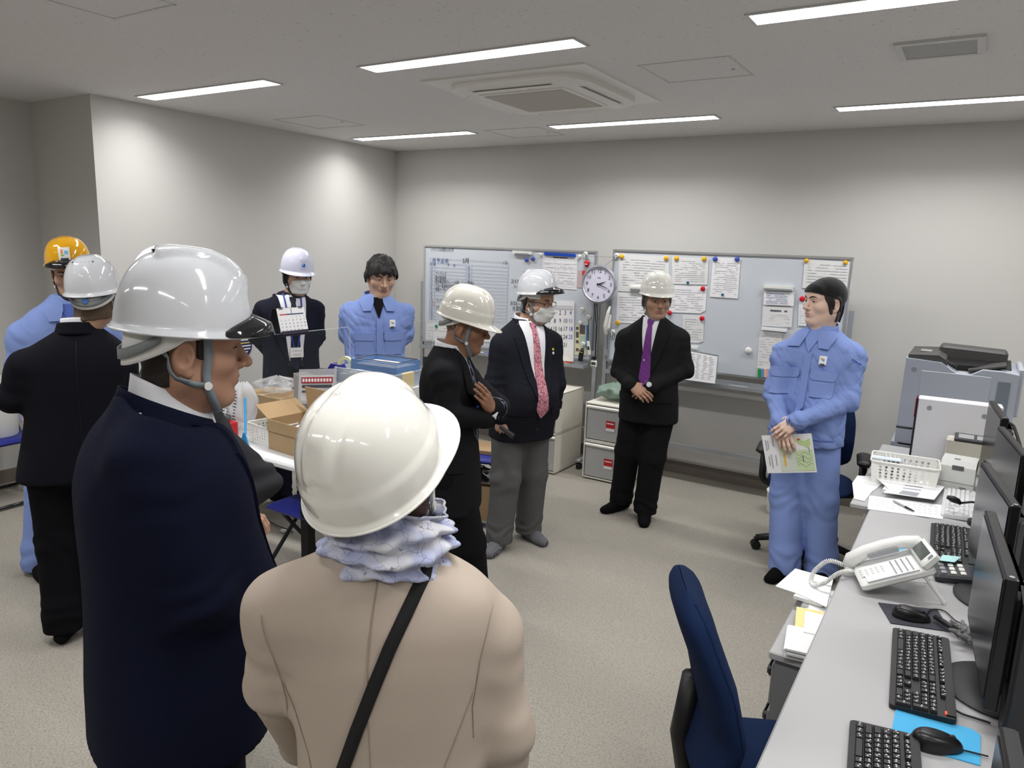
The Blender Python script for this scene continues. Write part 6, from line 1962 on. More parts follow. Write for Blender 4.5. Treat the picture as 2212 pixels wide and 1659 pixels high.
def helmet(hd, m, style='mp', tilt=0.0, zr=.044, a=.106, b=.125, h=.142, brimf=.045, brims=.007, strap=True, liner=True, strapm=None, visor=False, emblem=None, yoff=-.006, strap_sides=(-1, 1), liner_low=0.0, liner_front=.032):
    P = hd.P
    ct, st = math.cos(R(tilt)), math.sin(R(tilt))
    T = lambda x, y, z: (x, (y * ct + z * st) + yoff, (z * ct - y * st) + zr)
    N, K = 96, 34
    def fn(u, v):
        th = 2 * math.pi * u
        c_, s_ = math.cos(th), math.sin(th)          # s_>0 : front
        fr = max(0.0, s_)
        br = brims + (brimf - brims) * max(0, (s_ - .15) / .85) ** 1.6 if s_ > .15 else brims
        if v < .12:
            t = v / .12
            return T((a + br * (1 - t)) * c_, (b + br * (1 - t)) * s_, -(.010 + .22 * br) * (1 - t))
        ph = (v - .12) / .88 * math.pi / 2
        r = max(math.cos(ph), 0) ** .66; zz = h * math.sin(ph) ** 1.0
        x, y = a * c_ * r, b * s_ * r
        bump = 0.0
        top = max(0.0, zz / h)
        if style == 'mp':
            w = .024 + .012 * max(0, y / b)
            bump = .006 * (1 / (1 + math.exp((abs(x) - w) / .0022))) * min(1, top * 2.2) * (1 if y > -b * .9 else 0)
            bump -= .003 * math.exp(-((abs(x) - w - .012) / .006) ** 2) * top
            if ph < .30: bump += .003
        elif style == 'fin':
            w = .050 - .018 * (y / b) ** 2
            e1 = 1 / (1 + math.exp((abs(x) - w) / .0016)); e2 = 1 / (1 + math.exp((-.055 - y) / .0012))
            bump = .0105 * e1 * e2 * min(1, max(0, top - .45) * 5)
        elif style == 'vent':
            bump = .004 * (1 / (1 + math.exp((abs(x) - .035) / .002))) * top
        else:
            bump = .0035 * (1 / (1 + math.exp((abs(x) - .03) / .003))) * top
        L = math.sqrt(x * x + y * y + zz * zz) + 1e-6
        k = 1 + bump / L
        return T(x * k, y * k, zz * k)
    hm = hd.obj(MB().grid(fn, N, K, True), 'helmet', m, P.root, thick=.003)
    def rim(th, out=.0, dz=0.0):
        c_, s_ = math.cos(th), math.sin(th)
        br = brims + (brimf - brims) * max(0, (s_ - .15) / .85) ** 1.6 if s_ > .15 else brims
        return T((a + br + out) * c_, (b + br + out) * s_, -(.010 + .22 * br) + dz)
    hd.obj(MB().tube([rim(2 * math.pi * i / 64, 0, 0) for i in range(64)], .0028, 6, closed=True), 'rim_bead', m, hm)
    if visor:
        def vf(u, v):
            th = R(90) + (u - .5) * R(125); s_ = math.sin(th); e = math.sin(math.pi * u) ** .6
            o_ = float(np.interp(v, (0, .4, .6, 1), (.001, .040, .049, .004))) * e; z_ = float(np.interp(v, (0, .4, .6, 1), (.030, .016, -.006, -.016))) * e - .010 * (1 - e)
            return T((a + o_) * math.cos(th), (b + o_) * s_, z_)
        hd.obj(MB().grid(vf, 30, 11), 'visor', VISOR, hm, thick=.002)
    if style == 'fin':
        for q in (-.020, .004, .028):
            hd.obj(MB().box(T(q - .006, -.0585, h * .955), (.013, .006, .008)), 'vent_hole', BLACK_PLASTIC, hm, smooth=False)
    if style == 'vent':
        for i in range(7):
            x_ = (i - 3) * .0125; zz = h * .88; r_ = math.sqrt(1 - .88 ** 2) ** .66
            y_ = -b * math.sqrt(max(r_ * r_ - (x_ / a) ** 2, 0)) - .002
            hd.obj(MB().box(T(x_, y_, zz), (.008, .006, .006)), 'vent_hole', BLACK_PLASTIC, hm, smooth=False)
    # cradle behind, headband
    def hb(u, v):
        th = 2 * math.pi * u
        return (.086 * math.cos(th), .104 * math.sin(th) - .012, .052 - .052 * v * (1 if math.sin(th) < .2 else .25))
    if liner:
        def lf(u, v):
            th = 2 * math.pi * u; s_ = math.sin(th)
            low = .022 + (liner_front - .022) * max(0, s_) - .042 * max(0, -s_) ** .8 - liner_low * max(0, -s_)
            z = .075 * (1 - v) + low * v
            rr = 1 - .10 * (1 - v)
            return (.0885 * math.cos(th) * rr, .1065 * s_ * rr - .013, z)
        hd.obj(MB().grid(lf, 48, 8, True), 'liner_cap', LINER, P.root, thick=.002)
    def bf(u, v):
        th = math.pi + math.pi * (.12 + .76 * u)
        return (.094 * math.cos(th), .112 * math.sin(th) - .012, .020 - .040 * math.sin(math.pi * u) ** .8 + .020 * v)
    hd.obj(MB().grid(bf, 24, 3), 'nape_band', HARN, hm, thick=.003)
    if strap:
        sm = strapm or STRAP
        for q in strap_sides:
            hd.strap([(q * .090, .034, .050), (q * .082, .030, .0), (q * .076, .024, -.055), (q * .060, .034, -.092), (q * .028, .048, -.118), (0, .052, -.124)], .016, sm, hm, 'chin_strap', .004)
            hd.strap([(q * .080, -.072, .030), (q * .078, -.048, -.020), (q * .074, -.014, -.056), (q * .073, .022, -.066)], .012, sm, hm, 'rear_strap', .005)
            pb = hd.F.snap(np.array([[q * .074, .026, -.066]]), .007)[0]; nb_ = hd.F.grad(pb[None])[0]
            hd.obj(MB().cyl(tuple(pb), tuple(pb + nb_ * .004), .008, n=12), 'snap_button', WHITE_PLASTIC, hm, smooth=False)
    if emblem:
        # sheet on the front of the shell
        ew, eh, ez, ex = emblem['w'], emblem['h'], emblem['z'], emblem.get('x', 0)
        def surf(x, z):
            zz = min(max(z, 0), h * .98); r = math.sqrt(max(1 - (zz / h) ** 2, 0)) ** .62
            y = b * r * math.sqrt(max(1 - (x / (a * max(r, .01))) ** 2, 0))
            return T(x, y + .0055, zz)
        hd.obj(MB().grid(lambda u, v: surf(ex + (u - .5) * ew, ez + (v - .5) * eh), 9, 9), 'emblem', emblem['m'], hm)
        for (dx, dz, w_, h_, mm) in emblem.get('marks', ()):
            hd.obj(MB().grid(lambda u, v: tuple(np.array(surf(ex + dx + (u - .5) * w_, ez + dz + (v - .5) * h_)) + hd.M.T @ (hd.M @ np.array([0, .001, 0]))), 6, 6), 'emblem_mark', mm, hm)
    return hm

def collar(P, c, rx, ry, z0, z1, m, name, gap=.3, rise=.03, flare=.0, lean=0.0, parent=None, thick=.003, point=0.0):
    """band round the neck, open in front"""
    def fn(u, v):
        a = -math.pi + gap + (2 * math.pi - 2 * gap) * u if False else gap + (2 * math.pi - 2 * gap) * u
        fr = math.cos(a); sd = math.sin(a)
        k = 1 + flare * (1 - v)
        back = (1 - fr) / 2
        z = z0 + (z1 - z0) * v + rise * back
        edge = max(0, 1 - min(u, 1 - u) / .12)
        z -= point * edge * (1 - v)
        return tuple(c + P.r3 * (sd * rx * k) + P.f3 * (fr * ry * k + lean * (1 - v) * edge + .0) + np.array([0, 0, z]))
    return MB().grid(fn, 44, 6).build(name, m, parent or P.root, smooth=True, thick=thick)

def feet(P, ank, dirs, m, name='sock', L=.245, w=.040, hgt=.06):
    for (ax, ay, az), d in zip(ank, dirs):
        d = np.array([d[0], d[1], 0.0]); d /= np.linalg.norm(d)
        lo = np.array([ax, ay, 0]) - .36; hi = np.array([ax, ay, .3]) + .36
        lo[2] = -.02; hi[2] = .22
        F = Field(lo, hi, .006)
        c = np.array([ax, ay, 0.0])
        F.cone(c + [0, 0, .14], c + [0, 0, .05], .040, .040, .02)
        F.cone(c - d * .045 + [0, 0, .036], c + d * .05 + [0, 0, .042], .034, .040, .02)
        F.cone(c + d * .04 + [0, 0, .040], c + d * (L - .10) + [0, 0, .026], .040, .028, .03)
        sidev = np.array([d[1], -d[0], 0])
        F.cone(c + d * .10 + sidev * .018 + [0, 0, .024], c + d * (L - .085) + sidev * .014 + [0, 0, .020], .026, .018, .02)
        F.cone(c + d * .10 - sidev * .018 + [0, 0, .024], c + d * (L - .095) - sidev * .014 + [0, 0, .018], .026, .017, .02)
        F.F = np.maximum(F.F, (.002 - F.ax[2])[None, None, :])
        v, f = F.mesh(); v = smooth_verts(v, f, 2)
        np_object(name, v, f, m, P.root)

def trousers(P, m, hips, knees, ankles, r=(.098, .080, .072), waist=None, hem=.025, h=.010, amp=.002, name='trousers', pel=(.165, .115), extra=None, top=None):
    pts = np.array([*hips, *knees, *ankles])
    wz = top or .60 * P.H
    lo = pts.min(0) - .2; hi = pts.max(0) + .2; lo[2] = -.02; hi[2] = wz + .03
    F = Field(lo, hi, h)
    c = (np.array(hips[0]) + np.array(hips[1])) / 2
    rings = [(c[2] - .10, c[0], c[1], pel[0] * .95, pel[1]), (c[2], c[0], c[1], pel[0], pel[1]), (wz, c[0], c[1], pel[0] * .92, pel[1] * .95)]
    F.loft(rings, P.r, P.f, .03)
    for hp, kn, an in zip(hips, knees, ankles):
        F.cone(np.array(hp) - [0, 0, .02], kn, r[0], r[1], .04)
        e = np.array(an); e = e.copy(); e[2] = hem + .02
        F.cone(kn, e, r[1], r[2], .03)
        F.cone(e + [0, 0, .10], e - [0, 0, .05], r[2] * .98, r[2] * 1.04, .02)
    F.F = np.maximum(F.F, (hem - F.ax[2])[None, None, :])
    zk = np.mean([k[2] for k in knees])
    def ex(v):
        z = v[:, 2]
        d = .004 * np.sin(z * 75 + 14 * noise3(v * 8)) * np.exp(-((z - hem - .06) / .06) ** 2)
        d += .0022 * np.sin(z * 60 + 16 * noise3(v * 7 + 3)) * np.exp(-((z - zk) / .10) ** 2)
        return d
    return P.garment(name, F, m, amp, 7, 3, ex, (1, 1, .35)), F

def elbow_folds(joints, amp=.006, wid=.07, fr=85):
    def ex(v):
        d = 0
        for el, ax in joints:
            q = v - np.array(el); r = np.linalg.norm(q, axis=1)
            ax = np.array(ax, float); ax /= np.linalg.norm(ax)
            t = q @ ax
            d = d + amp * np.sin(t * fr + 7 * noise3(v * 10 + 2)) * np.exp(-(r / wid) ** 2)
        return d
    return ex
# ------------------------------------------------------------------ dressing helpers
def v2(P, lat, off=0.0):
    return P.vr * lat - P.view * off
def upper(P, name, m, sh, hp, hem, arms, h=.009, bw=1.0, bd=1.0, belly=0.0, r=(.060, .052, .044), amp=.0025, freq=8, fold=.005, seed=1, sm=2, fine=0.0, pts_extra=(), shoulder_pad=.0, carve=(), prof=None):
    rings = P.torso_rings(sh, hp, hem, bw, bd, belly, prof)
    A = np.array(rings)
    pts = np.array([p for a in arms for p in a] + list(pts_extra))
    lo = np.minimum(pts.min(0) - .12, [A[:, 1].min() - .30, A[:, 2].min() - .30, hem - .02])
    hi = np.maximum(pts.max(0) + .12, [A[:, 1].max() + .30, A[:, 2].max() + .30, A[-1, 0] + .05])
    F = Field(lo, hi, h)
    F.loft(rings, P.r, P.f, .03)
    arms_ = arms
    for a in arms:
        c = np.array([*(np.array(sh)), a[0][2] + .01])
        F.cone(c + (np.array(a[0]) - c) * .45, np.array(a[0]) * .85 + np.array(a[1]) * .15, .066, r[0] * .88 + shoulder_pad, .06)
        arm_field(F, np.array(a[0]) * .9 + np.array(a[1]) * .1, a[1], a[2], (r[0] * .92, r[1] * .95, r[2] * .95), .05)
        e = np.array(a[2]); d = e - np.array(a[1]); d /= np.linalg.norm(d)
        F.cone(e, e + d * .012, r[2] * 1.04, r[2] * 1.05, .01)
    for cc_, rr_ in carve: F.ell(cc_, rr_, .03, sub=True)
    ex = elbow_folds([(a[1], np.array(a[2]) - np.array(a[0])) for a in arms] + [(np.array(a[0]) * .75 + np.array(a[1]) * .25, np.array(a[1]) - np.array(a[0])) for a in arms], fold)
    o = P.garment(name, F, m, amp, freq, seed, ex, sm=sm, fine=fine)
    return o, F
def pix_hit(P, F, px, py):
    r_ = ray(px, py); q, ok = F.hit((EYE - P.xy)[None] + r_[None] * (P.dist - .42) / np.linalg.norm(r_[:2]), r_, .9)
    return q[0], F.grad(q)[0]
def inner_body(P, sh, hp, arms, legs):
    """the body under the clothes, thinner than they are"""
    prof = [(.862, .050, .050), (.832, .10, .070), (.80, .15, .085), (.74, .160, .095), (.65, .148, .095), (.56, .150, .10), (.48, .15, .10)]
    rings = P.torso_rings(sh, hp, .47 * P.H, 1.0, 1.0, 0, [(a_ * .962, b_, c_) for a_, b_, c_ in prof])
    pts = np.array([p for a in arms for p in a] + [p for l in legs for p in l])
    A = np.array(rings)
    lo = np.minimum(pts.min(0) - .1, [A[:, 1].min() - .25, A[:, 2].min() - .25, .0]); hi = np.maximum(pts.max(0) + .1, [A[:, 1].max() + .25, A[:, 2].max() + .25, A[-1, 0] + .03])
    lo[2] = .01
    F = Field(lo, hi, .018)
    F.loft(rings, P.r, P.f, .03)
    for a in arms: arm_field(F, np.array(a[0]) * .75 + np.array(a[1]) * .25, a[1], a[2], (.032, .028, .020))
    for l in legs:
        F.cone(l[0], l[1], .065, .05, .04); F.cone(l[1], l[2], .048, .034, .03)
    return F.mesh()
def auto_legs(P, hp, ank, spread=.085, bend=.02):
    H = P.H
    hips = [np.array([*(np.array(hp)), .50 * H]) + P.r3 * (s * spread) for s in (1, -1)]
    out = []
    for q, a in zip(hips, ank):
        a = np.array(a, float); k = q * .47 + a * .53; k[2] = .275 * H
        out.append((q, k + P.f3 * bend, a))
    return out
def tie_and_shirt(P, F, c0, zb, tie_m, tie_end=None, wide=.052, lap_m=None, vtop=.060, tie_off=0.0, buttons=True, shirt_m=None, zt=None, lapel=True, open_w=0.0):
    H = P.H; zt = zt or .852 * H
    edge = lambda z: vtop * ((z - zb) / (zt - zb)) ** .9 + open_w
    zs_ = np.linspace(zt, zb, 8)
    sh_ = P.build_patch('shirt', F, [(c0 - edge(z), z) for z in zs_], [(c0 + edge(z), z) for z in zs_], shirt_m or SHIRT, .003, nu=10, nv=26)
    if tie_m is not None:
        te = tie_end or zb - .01
        kz = zt - .010
        zz = list(np.linspace(kz, te, 41)); ww = np.interp(np.array(zz)[::-1], [te, te + .045, te + .06, kz - .06, kz - .042, kz - .018, kz], [.002, .037, .037, .017, .013, .022, .019])[::-1]
        t_ = [(c0 + tie_off * (kz - z), z, w) for z, w in zip(zz, ww)]
        tz = np.array([t[1] for t in t_])
        P.build_patch('tie', F, [(t[0] - t[2], t[1]) for t in t_], [(t[0] + t[2], t[1]) for t in t_], tie_m, .010, nu=6, nv=40, skirt=.003)
    if lapel:
        for s in (-1, 1):
            inn = [(c0 + s * edge(z) * .98, z) for z in np.linspace(zt + .004, zb, 9)]
            zN = .80 * H
            outz = [zt + .006, zt - .030, zN + .012, zN - .002, zN - .010, zN - .06, (zN + zb) / 2 - .02, zb + .05, zb]
            outw = [.062, .088, .108, .118, .128, .118, .080, .032, .004]
            out = [(c0 + s * (w + open_w), z) for w, z in zip(outw, outz)]
            P.build_patch('lapel', F, inn if s < 0 else out, out if s < 0 else inn, lap_m, .009, nu=7, nv=34, skirt=.004)
    if buttons:
        for k in range(2): P.button(F, c0 + .004, zb - .015 - .10 * k, .009, BLACK_PLASTIC)
def shirt_collar(P, nc, m=None, z0=None, rx=.064, ry=.066, hgt=.038, gap=.30, rise=.028, point=.034):
    collar(P, np.array(nc), rx, ry, 0, hgt, m or SHIRT, 'shirt_collar', gap, rise, .10, .010, point=point)
def pocket_flap(P, F, lat, z, w, h, m, name='pocket_flap', off=.006, dirv=None, slope=0.0, pt=.0):
    P.build_patch(name, F, [(lat - w / 2, z), (lat - w / 2, z - h)], [(lat + w / 2, z + slope), (lat + w / 2, z - h + slope)], m, off, nu=7, nv=6, skirt=.003, dirv=dirv)
def card_patch(P, F, lat, z, w, h, m, name, off=.008, dirv=None, tilt=0.0):
    return P.build_patch(name, F, [(lat - w / 2, z + h / 2 + tilt), (lat - w / 2, z - h / 2 + tilt)], [(lat + w / 2, z + h / 2), (lat + w / 2, z - h / 2)], m, off, nu=4, nv=4, skirt=.002, dirv=dirv)
def seam(P, F, pts, m, name='seam', r=.0014, dirv=None, start=.5, frm=None):
    fr = P.f3 if dirv is None else np.array(dirv); lt = P.r3 if frm is None else np.array(frm)
    A = np.array(pts, float); t = np.linspace(0, 1, len(A)); tt = np.linspace(0, 1, 40)
    L = np.interp(tt, t, A[:, 0]); Z = np.interp(tt, t, A[:, 1])
    Q, ok = F.hit(L[:, None] * lt + Z[:, None] * np.array([0, 0, 1.0]) + fr * start, -fr, start + .4)
    Q = Q[ok] + fr * .0022
    if len(Q) > 3:
        br = np.where(np.linalg.norm(np.diff(Q, axis=0), axis=1) > .035)[0] + 1
        Q = max(np.split(Q, br), key=len)
    if len(Q) > 3: return MB().tube([tuple(q) for q in Q], r, 5).build(name, m, P.root, smooth=True)
def work_front(P, F, c0, hem, zt=None, badge=True, vz=None):
    H = P.H; zt = zt or .85 * H; vz = vz or .775 * H
    P.build_patch('undershirt', F, [(c0 - .045, zt), (c0 - .03, zt - .05), (c0 - .001, vz)], [(c0 + .045, zt), (c0 + .03, zt - .05), (c0 + .001, vz)], P.under, .004, nu=7, nv=14)
    P.build_patch('placket', F, [(c0 - .022, vz - .005), (c0 - .022, hem + .05)], [(c0 + .018, vz - .005), (c0 + .018, hem + .05)], WORK, .005, nu=4, nv=30, skirt=.003)
    for s in (-1, 1):
        P.build_patch('collar_leaf', F, [(c0 + s * .028, zt + .006), (c0 + s * .030, zt - .03), (c0 + s * .050, zt - .085)] if s > 0 else [(c0 + s * .092, zt + .004), (c0 + s * .118, zt - .03), (c0 + s * .100, zt - .088)],
                      [(c0 + s * .092, zt + .004), (c0 + s * .118, zt - .03), (c0 + s * .100, zt - .088)] if s > 0 else [(c0 + s * .028, zt + .006), (c0 + s * .030, zt - .03), (c0 + s * .050, zt - .085)], WORK, .012, nu=7, nv=12, skirt=.004)
        z = .715 * H
        pk = P.build_patch('chest_pocket', F, [(c0 + s * .095 - .058, z), (c0 + s * .095 - .055, z - .135)], [(c0 + s * .095 + .058, z), (c0 + s * .095 + .055, z - .135)], WORK, .003, nu=8, nv=10, skirt=.003)
        P.build_patch('pocket_flap', F, [(c0 + s * .095 - .064, z + .012), (c0 + s * .095 - .064, z - .030), (c0 + s * .095 - .050, z - .042)], [(c0 + s * .095 + .064, z + .012), (c0 + s * .095 + .064, z - .030), (c0 + s * .095 + .050, z - .042)], WORK, .008, nu=8, nv=8, skirt=.004)
    if badge:
        bl_ = c0 - .085
        q = card_patch(P, F, bl_, .755 * H, .036, .046, mat('badge_white', (232, 234, 236), .6), 'badge', .010)
        card_patch(P, F, bl_ - .004, .757 * H, .010, .012, mat('badge_blue', (96, 170, 220), .6), 'badge_mark', .012)
        card_patch(P, F, bl_ + .006, .760 * H, .010, .010, mat('badge_orange', (240, 160, 70), .6), 'badge_mark', .012)
        card_patch(P, F, bl_, .743 * H, .024, .006, INK, 'badge_print', .012)
    seam(P, F, [(c0 - .24, hem + .055), (c0, hem + .055), (c0 + .24, hem + .055)], WORK_D, 'hem_seam', .002)

# ------------------------------------------------------------------ helmets' colours
HW = mat('helmet_white', (206, 209, 214), .12, coat=.8)
HC = mat('helmet_cream', (226, 224, 214), .14, coat=.8)
HI = mat('helmet_ivory', (234, 233, 226), .12, coat=.8)
HL = mat('helmet_lilac', (214, 216, 236), .16, coat=.7)
HY = mat('helmet_yellow', (234, 172, 16), .14, coat=.8)
TIE_PURPLE = pattern('tie_purple', (112, 52, 128), (66, 30, 90), 'dots', 140, .6, .28, .06)
TIE_PINK = pattern('tie_pink', (206, 140, 150), (128, 78, 96), 'curl', 42, .6, .44, .05)
TIE_NAVY = pattern('tie_navy', (20, 22, 38), (70, 80, 110), 'dots', 90, .6, .2, .05)
TIE_STRIPE = pattern('tie_stripe', (20, 24, 40), (110, 120, 140), 'wave', 18, .6, .25, .05)

# ================================================================== man with the purple tie
P = Person('person in a black suit and purple tie with ivory helmet, hands clasped in front', AZ(1405, 1100, 0)[:2] * 0 + np.array([-1.776, 4.621]), 1.65, -12)
SUIT = cloth('suit_black', (30, 30, 31))
sh, hp = v2(P, -.012), v2(P, -.005)
arms = [(P.J(1353, 724, .02), P.J(1336, 800, .03), P.J(1360, 828, .18)), (P.J(1466, 722, .0), P.J(1482, 800, .03), P.J(1408, 834, .19))]
jk, F = upper(P, 'jacket', SUIT, sh, hp, .70, arms, bw=1.04, bd=1.05, belly=.04, r=(.062, .056, .046), amp=.002)
c0 = float(sh @ P.r)
tie_and_shirt(P, F, c0, .985, TIE_PURPLE, .96, lap_m=SUIT, vtop=.058, zt=1.405)
seam(P, F, [(c0, .985), (c0 + .004, .85), (c0 + .03, .72)], BLACK_PLASTIC, 'front_edge')
for s in (-1, 1): pocket_flap(P, F, c0 + s * .115, .90, .12, .045, SUIT)
P.button(F, c0 - .075, 1.20, .006, mat('pin_gold', (214, 170, 70), .3, .8), 'lapel_pin'); P.button(F, c0 + .012, 1.13, .004, mat('pearl', (240, 236, 240), .2), 'tie_pin', th=.016)
nc = np.array([*sh, 1.375]) + P.f3 * .005
shirt_collar(P, nc)
an = [AZ(1342, 1078, .08) - P.xy, AZ(1393, 1098, .08) - P.xy]
legs = auto_legs(P, hp, an)
TR = cloth('trouser_black', (24, 24, 25))
trousers(P, TR, [l[0] for l in legs], [l[1] for l in legs], [l[2] for l in legs], (.105, .088, .075), hem=.05)
feet(P, an, [AZ(1298, 1092, 0)[:2] - AZ(1345, 1082, 0)[:2], AZ(1392, 1128, 0)[:2] - AZ(1393, 1100, 0)[:2]], SOCK)
SK = skin('skin_tan', (176, 138, 116))
hd = Head(P, P.J(1424, 585) - np.array([0, 0, .190]) + P.f3 * .012, 14, 2, 0, 1.0, SK, .0032, nc + np.array([0, 0, -.03]), 'narrow', age=1.2, w=1.03, lips=(150, 106, 92))
hh_ = [hand_mesh(P.J(1364, 831, .20), P.J(1390, 852, .24) - P.J(1362, 830, .19), -P.view.tolist()[0] * np.array([1, 0, 0]) - P.view[1] * np.array([0, 1, 0]) + np.array([.0, 0, .5]), 1, (.35, .5, .4), .06, .6),
       hand_mesh(P.J(1411, 832, .175), P.J(1376, 853, .205) - P.J(1411, 832, .175), np.array([-P.view[0], -P.view[1], .3]), -1, (.5, .6, .4), .04, .3)]
finish_body(P, hd, hh_, [inner_body(P, sh, hp, arms, legs)])
helmet(hd, HI, 'mp', tilt=1, brimf=.034, liner=False, zr=.052, h=.134)
hd.hair(lambda X, Y, Z: np.maximum(np.maximum(Y - .03 - .2 * (Z), -.045 - Z), Z - .05), .006, .002, mat('hair_grey', (70, 64, 60), .5, bump=.6, bscale=260))
w_ = P.J(1402, 832, .20); d_ = P.J(1411, 832, .19) - P.J(1376, 850, .21); d_ /= np.linalg.norm(d_)
q_ = Vector(d_).to_track_quat('Z', 'Y').to_matrix().to_4x4(); M_ = Matrix.Translation(w_) @ q_
wt = MB(M_).lathe([(.031, -.008), (.034, -.008), (.034, .008), (.031, .008), (.031, -.008)], 22).build('wrist_watch', CHROME, P.root, smooth=True, auto=R(40))
q2 = w_ + np.array([-P.view[0], -P.view[1], .3]) * .031; MB().cyl(tuple(q2), tuple(q2 + np.array([-P.view[0], -P.view[1], .3]) * .008), .017, n=16).build('watch_face', mat('watch_dial', (206, 208, 212), .3), wt)

# ================================================================== man with the pink tie
P = Person('person in a dark checked jacket, pink tie, white mask and glasses with grey trousers', (-2.227, 3.702), 1.655, 32)
JCK = cloth('jacket_check', (38, 40, 48)); 
sh, hp = v2(P, -.005), v2(P, -.005)
arms = [(P.J(1087, 738, .08), P.J(1066, 826, .12), P.J(1080, 896, .17)), (P.J(1190, 728, -.08), P.J(1203, 826, -.04), P.J(1192, 890, -.06))]
CHK = pattern('suit_check', (33, 35, 42), (27, 28, 35), 'check', 130, .9, spec=.12)
jk, F = upper(P, 'jacket', CHK, sh, hp, .70, arms, bw=1.03, bd=1.14, belly=.09, r=(.062, .056, .047), amp=.002, freq=7)
c0 = float(sh @ P.r)
tie_and_shirt(P, F, c0 - .0, .90, TIE_PINK, .86, lap_m=CHK, vtop=.085, zt=1.41)
nc = np.array([*sh, 1.385]) + P.f3 * .005
shirt_collar(P, nc)
pocket_flap(P, F, c0 + .135, .93, .13, .055, CHK); pocket_flap(P, F, c0 - .135, .93, .13, .05, CHK)
for k, (dz, m_) in enumerate(((0, mat('pin_yellow', (226, 200, 60), .3)), (-.022, mat('pin_white', (230, 230, 230), .3)))): P.button(F, c0 - .115, 1.245 + dz, .008, m_, 'lapel_pin', th=.012)
seam(P, F, [(c0, .90), (c0 + .01, .80), (c0 + .05, .71)], BLACK_PLASTIC, 'front_edge')
an = [AZ(1078, 1158, .08) - P.xy, AZ(1142, 1136, .08) - P.xy]
legs = auto_legs(P, hp, an)
GR = cloth('trouser_grey', (92, 92, 93), .85)
trousers(P, GR, [l[0] for l in legs], [l[1] for l in legs], [l[2] for l in legs], (.108, .092, .080), hem=.045)
SLIP = pattern('slipper_grey', (112, 112, 116), (84, 84, 88), 'wave', 30, .9, .4, .3)
feet(P, an, [AZ(1056, 1185, 0)[:2] - AZ(1082, 1160, 0)[:2], AZ(1178, 1162, 0)[:2] - AZ(1140, 1142, 0)[:2]], SLIP, 'slipper', .25)
SK2 = skin('skin_warm', (190, 150, 126))
hd = Head(P, P.J(1160, 581) - np.array([0, 0, .189]) + P.f3 * .012, 52, 6, 0, 1.0, SK2, .003, nc + np.array([0, 0, -.03]), 'down', lips=(150, 92, 84))
hh_ = [hand_mesh(P.J(1082, 896, .17), P.J(1084, 935, .19) - P.J(1082, 896, .17), np.array([-P.view[0], -P.view[1], 0.1]), 1, (1.2, 1.35, .9), .02, .25, thumb_curl=.9),
       hand_mesh(P.J(1190, 890, -.07), P.r3 * .5 - np.array([0, 0, .6]), P.f3, -1, (.6, .6, .4), .03, .3)]
finish_body(P, hd, hh_, [inner_body(P, sh, hp, arms, legs)])
helmet(hd, HW, 'vent', tilt=-9, brimf=.012, brims=.007, visor=True, liner=True, zr=.056, h=.130, liner_front=.026)
hd.hair(lambda X, Y, Z: np.maximum(np.maximum(Y + .005 - .15 * Z, -.07 - Z), Z - .03), .006, .002)
def face_mask(hd, low=-.108, top=-.020, puff=.012, cone=False):
    h_ = hd.P.root
    def fn(u, v):
        x = (u - .5) * 2
        z = top + (low - top) * v
        z += .010 * (1 - abs(x)) * (1 - v) * 1.0
        xx = x * (.066 - .010 * abs(v - .4))
        q, ok = hd.F.hit(np.array([[xx, .25, z]]), (0, -1, 0), .35)
        pf = puff * (1 - abs(x) ** 2.2) * (math.sin(math.pi * min(max(v * .9 + .05, 0), 1)) ** .7)
        if cone: pf += .022 * max(0, 1 - abs(x) * 1.1) * math.sin(math.pi * v) ** 1.1
        return (xx * (1 + .02), q[0][1] + .004 + pf, z)
    m_ = hd.obj(MB().grid(fn, 25, 15), 'face_mask', MASKM, h_, thick=.0015)
    for s in (-1, 1):
        for z, zz in ((top - .014, .006), (low + .030, -.034)):
            hd.strap([(s * .066, .055, z), (s * .074, .020, (z + zz) / 2), (s * .079, -.012, zz)], .004, MASKM, m_, 'ear_loop', .004, .0015)
    return m_
face_mask(hd, cone=True)
def glasses(hd, m):
    b_ = MB()
    for s in (-1, 1):
        b_.tube([(s * .034 + .024 * math.cos(a), .100, .000 + .017 * math.sin(a)) for a in np.linspace(0, 2 * math.pi, 20)[:-1]], .0014, 5, closed=True)
        b_.tube([(s * .058, .098, .006), (s * .077, .060, .008), (s * .084, -.005, .006), (s * .082, -.03, -.008)], .0018, 5)
    b_.tube([(-.010, .101, .004), (0, .107, .006), (.010, .101, .004)], .0014, 5)
    g_ = hd.obj(b_, 'glasses', m, hd.P.root)
    return g_
glasses(hd, mat('glass_frame', (64, 34, 34), .3, .4))
# the black object in his fist
pa, pb = P.J(1080, 922, .22), P.J(1110, 944, .25)
t = thing('folding_fan', 'black folded fan held in the fist of the grey-trousered man', 'fan', (pa + pb) / 2 + P.xy)
o = (pa + pb) / 2
MB().ribbon([tuple(pa - o), tuple(pb - o)], [.022, .030], .012, [(-P.view[0], -P.view[1], .3)] * 2).build('folded_leaves', BLACK_PLASTIC, t)
MB().ribbon([tuple(pa - o + [0, 0, .009]), tuple(pb - o + [0, 0, .010])], [.012, .016], .016, [(-P.view[0], -P.view[1], .3)] * 2).build('guard_stick', DARK_PLASTIC, t)

